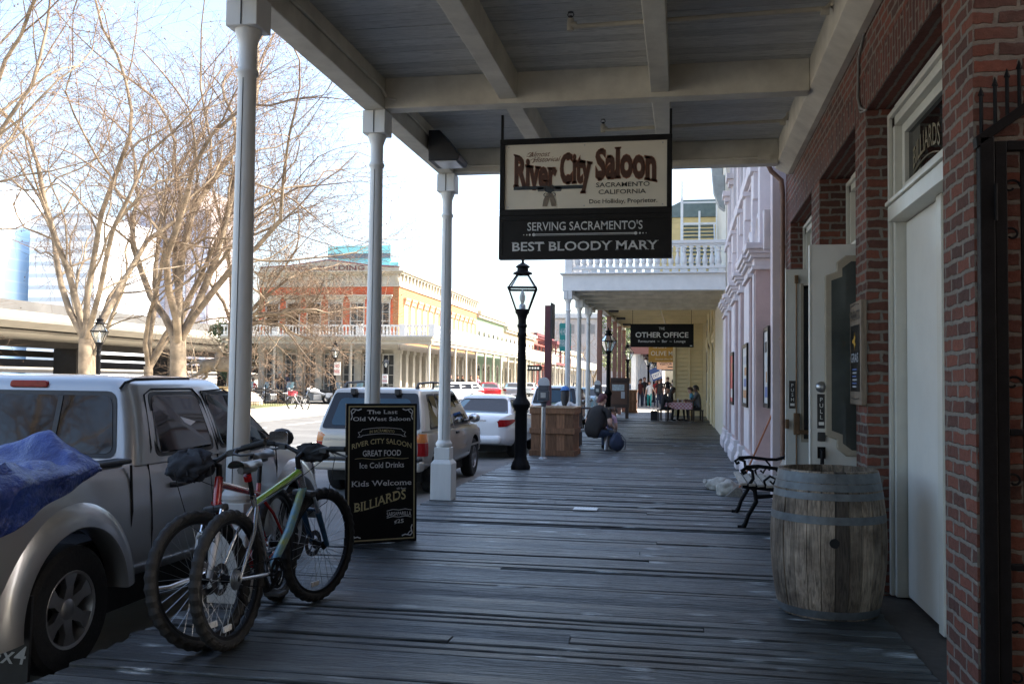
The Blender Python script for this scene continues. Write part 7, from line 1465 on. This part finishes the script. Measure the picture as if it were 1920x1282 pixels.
person('broad diner in dark blue grey shirt at the right of the checked table',(.64,38.75,0),R(-98),'dark','grey','black','black','sit',1.05,1.25,lean=.15,arms=fa,group=G); person('diner in bright blue shirt at the right far side of the checked table',(.46,39.5,0),R(-90),'light','sky','black','brown','sit',1,1,lean=.2,arms=fa,group=G)
o=thing('shoulder_bag','black bag standing on the boardwalk left of the dining table','bag',(-1.15,38.5,0)); m=MB(); m.box((0,0,.2),(.26,.2,.38)); m.tube([(-.08,0,.38),(0,0,.5),(.08,0,.38)],.015,6); m.build('body',CL['black'],o,bev=.05)
for i,(x,y,r,h,mt_) in enumerate(((-.2,38.8,.035,.16,'white'),(-.02,38.75,.03,.12,'white'),(.12,38.95,.035,.14,'rust'))):
    m=MB(); m.lathe([(0,0),(r,0),(r,h*.7),(r*.6,h),(0,h)],(0,0,0),10); o=m.build('drinking_cup',CL[mt_],sm=40); o.location=(x,y,.75); tag(o,('white paper cup, leftmost on the checked cloth','short white cup in the middle of the checked cloth','rust coloured cup at the right of the checked cloth')[i],'cup')
# walkers far down the walk
W_='walkers beyond the sunny gap'
person('walker in white sleeveless top and teal trousers, arm around the one in black',(-2.05,59.0,0),R(0),'light','white','teal','brown','walk',.93,.95,group=W_,shoes='white',arms=(None,((.30,.0,1.15),(.42,-.03,.98))))
person('walker in black top and dark jeans beside the one in teal trousers',(-1.45,59.2,0),R(0),'light','black','navy','black','walk',1.0,1.05,group=W_,long=True)
for i,(x,y,rz,s,t,l,h,sc,lab) in enumerate(((-1.75,63,10,'light','red','navy','black',1.02,'walker in red shirt behind the one in teal trousers'),(-1.0,63.5,0,'light','black','black','brown',1.1,'tall walker in black, head above the others, left of centre'),(-.45,62,0,'tan','olive','olive','brown',1.02,'walker in olive brown top in the far crowd'),(-.02,60.5,0,'light','cream','olive','fair',1.08,'broad walker in cream shirt at the right of the far crowd'),(-2.75,61.5,20,'light','maroon','navy','black',1.0,'walker in maroon top at the left edge of the far crowd'),(-2.5,62.5,5,'light','black','navy','brown',1.08,'tall walker in black coat at the left of the far crowd'),(.35,64,0,'tan','rust','navy','black',1.05,'walker in rust shirt at the right end behind the cream shirt'))):
    person(lab,(x,y,0),R(rz),s,t,l,h,'walk' if i%2 else 'stand',sc,1.12 if t=='cream' else 1,group=W_)
for i,(x,y,rz,s,t,l,h,sc,lab) in enumerate(((-2.9,66,0,'tan','black','black','black',1.04,'dark clothed walker between the far lantern posts at the left of the crowd'),(-1.5,67,0,'light','grey','navy','brown',1.06,'walker in grey top half hidden behind the red shirt'),(-.7,68,170,'light','white','denim','brown',1.02,'walker in white shirt seen from behind in the far crowd'),(.1,66.5,0,'tan','maroon','black','black',1.03,'walker in maroon shirt directly behind the cream shirt'),(.6,69,0,'light','black','denim','fair',1.0,'fair haired walker in black at the right end of the far crowd'))):
    person(lab,(x,y,0),R(rz),s,t,l,h,'walk',sc,1,group=W_)
# people on the sunny side
S_='people across the street'
for i,(x,y,s,t,l,h,rz,pose,lab) in enumerate(((-28.2,58.2,'tan','red','denim','black',40,'sit','person in red shirt seated at the left end of the red brick building'),(-26.5,58.6,'light','black','navy','grey',30,'stand','person in black standing between motorbikes and the glazed doors'),(-25.9,58.4,'light','navy','navy','brown',-40,'stand','person in navy standing beside the one in black by the motorbikes'),(-16.7,66.4,'light','black','navy','black',30,'stand','person in black under the balcony, leftmost of the group by the posts'),(-16.8,69,'tan','black','black','black',0,'walk','person in dark clothes under the balcony, second of the group'),(-16.9,71,'tan','black','navy','brown',-20,'walk','person in dark clothes under the balcony with arm raised'),(-16.7,73,'light','olive','olive','brown',10,'walk','person in olive clothes walking under the balcony'),(-16.6,75,'light','pink','navy','fair',0,'walk','person in pale pink shirt walking under the balcony'))):
    person(lab,(x,y,road_z(y)+.12),R(rz),s,t,l,h,pose,1.05,1,group=S_)
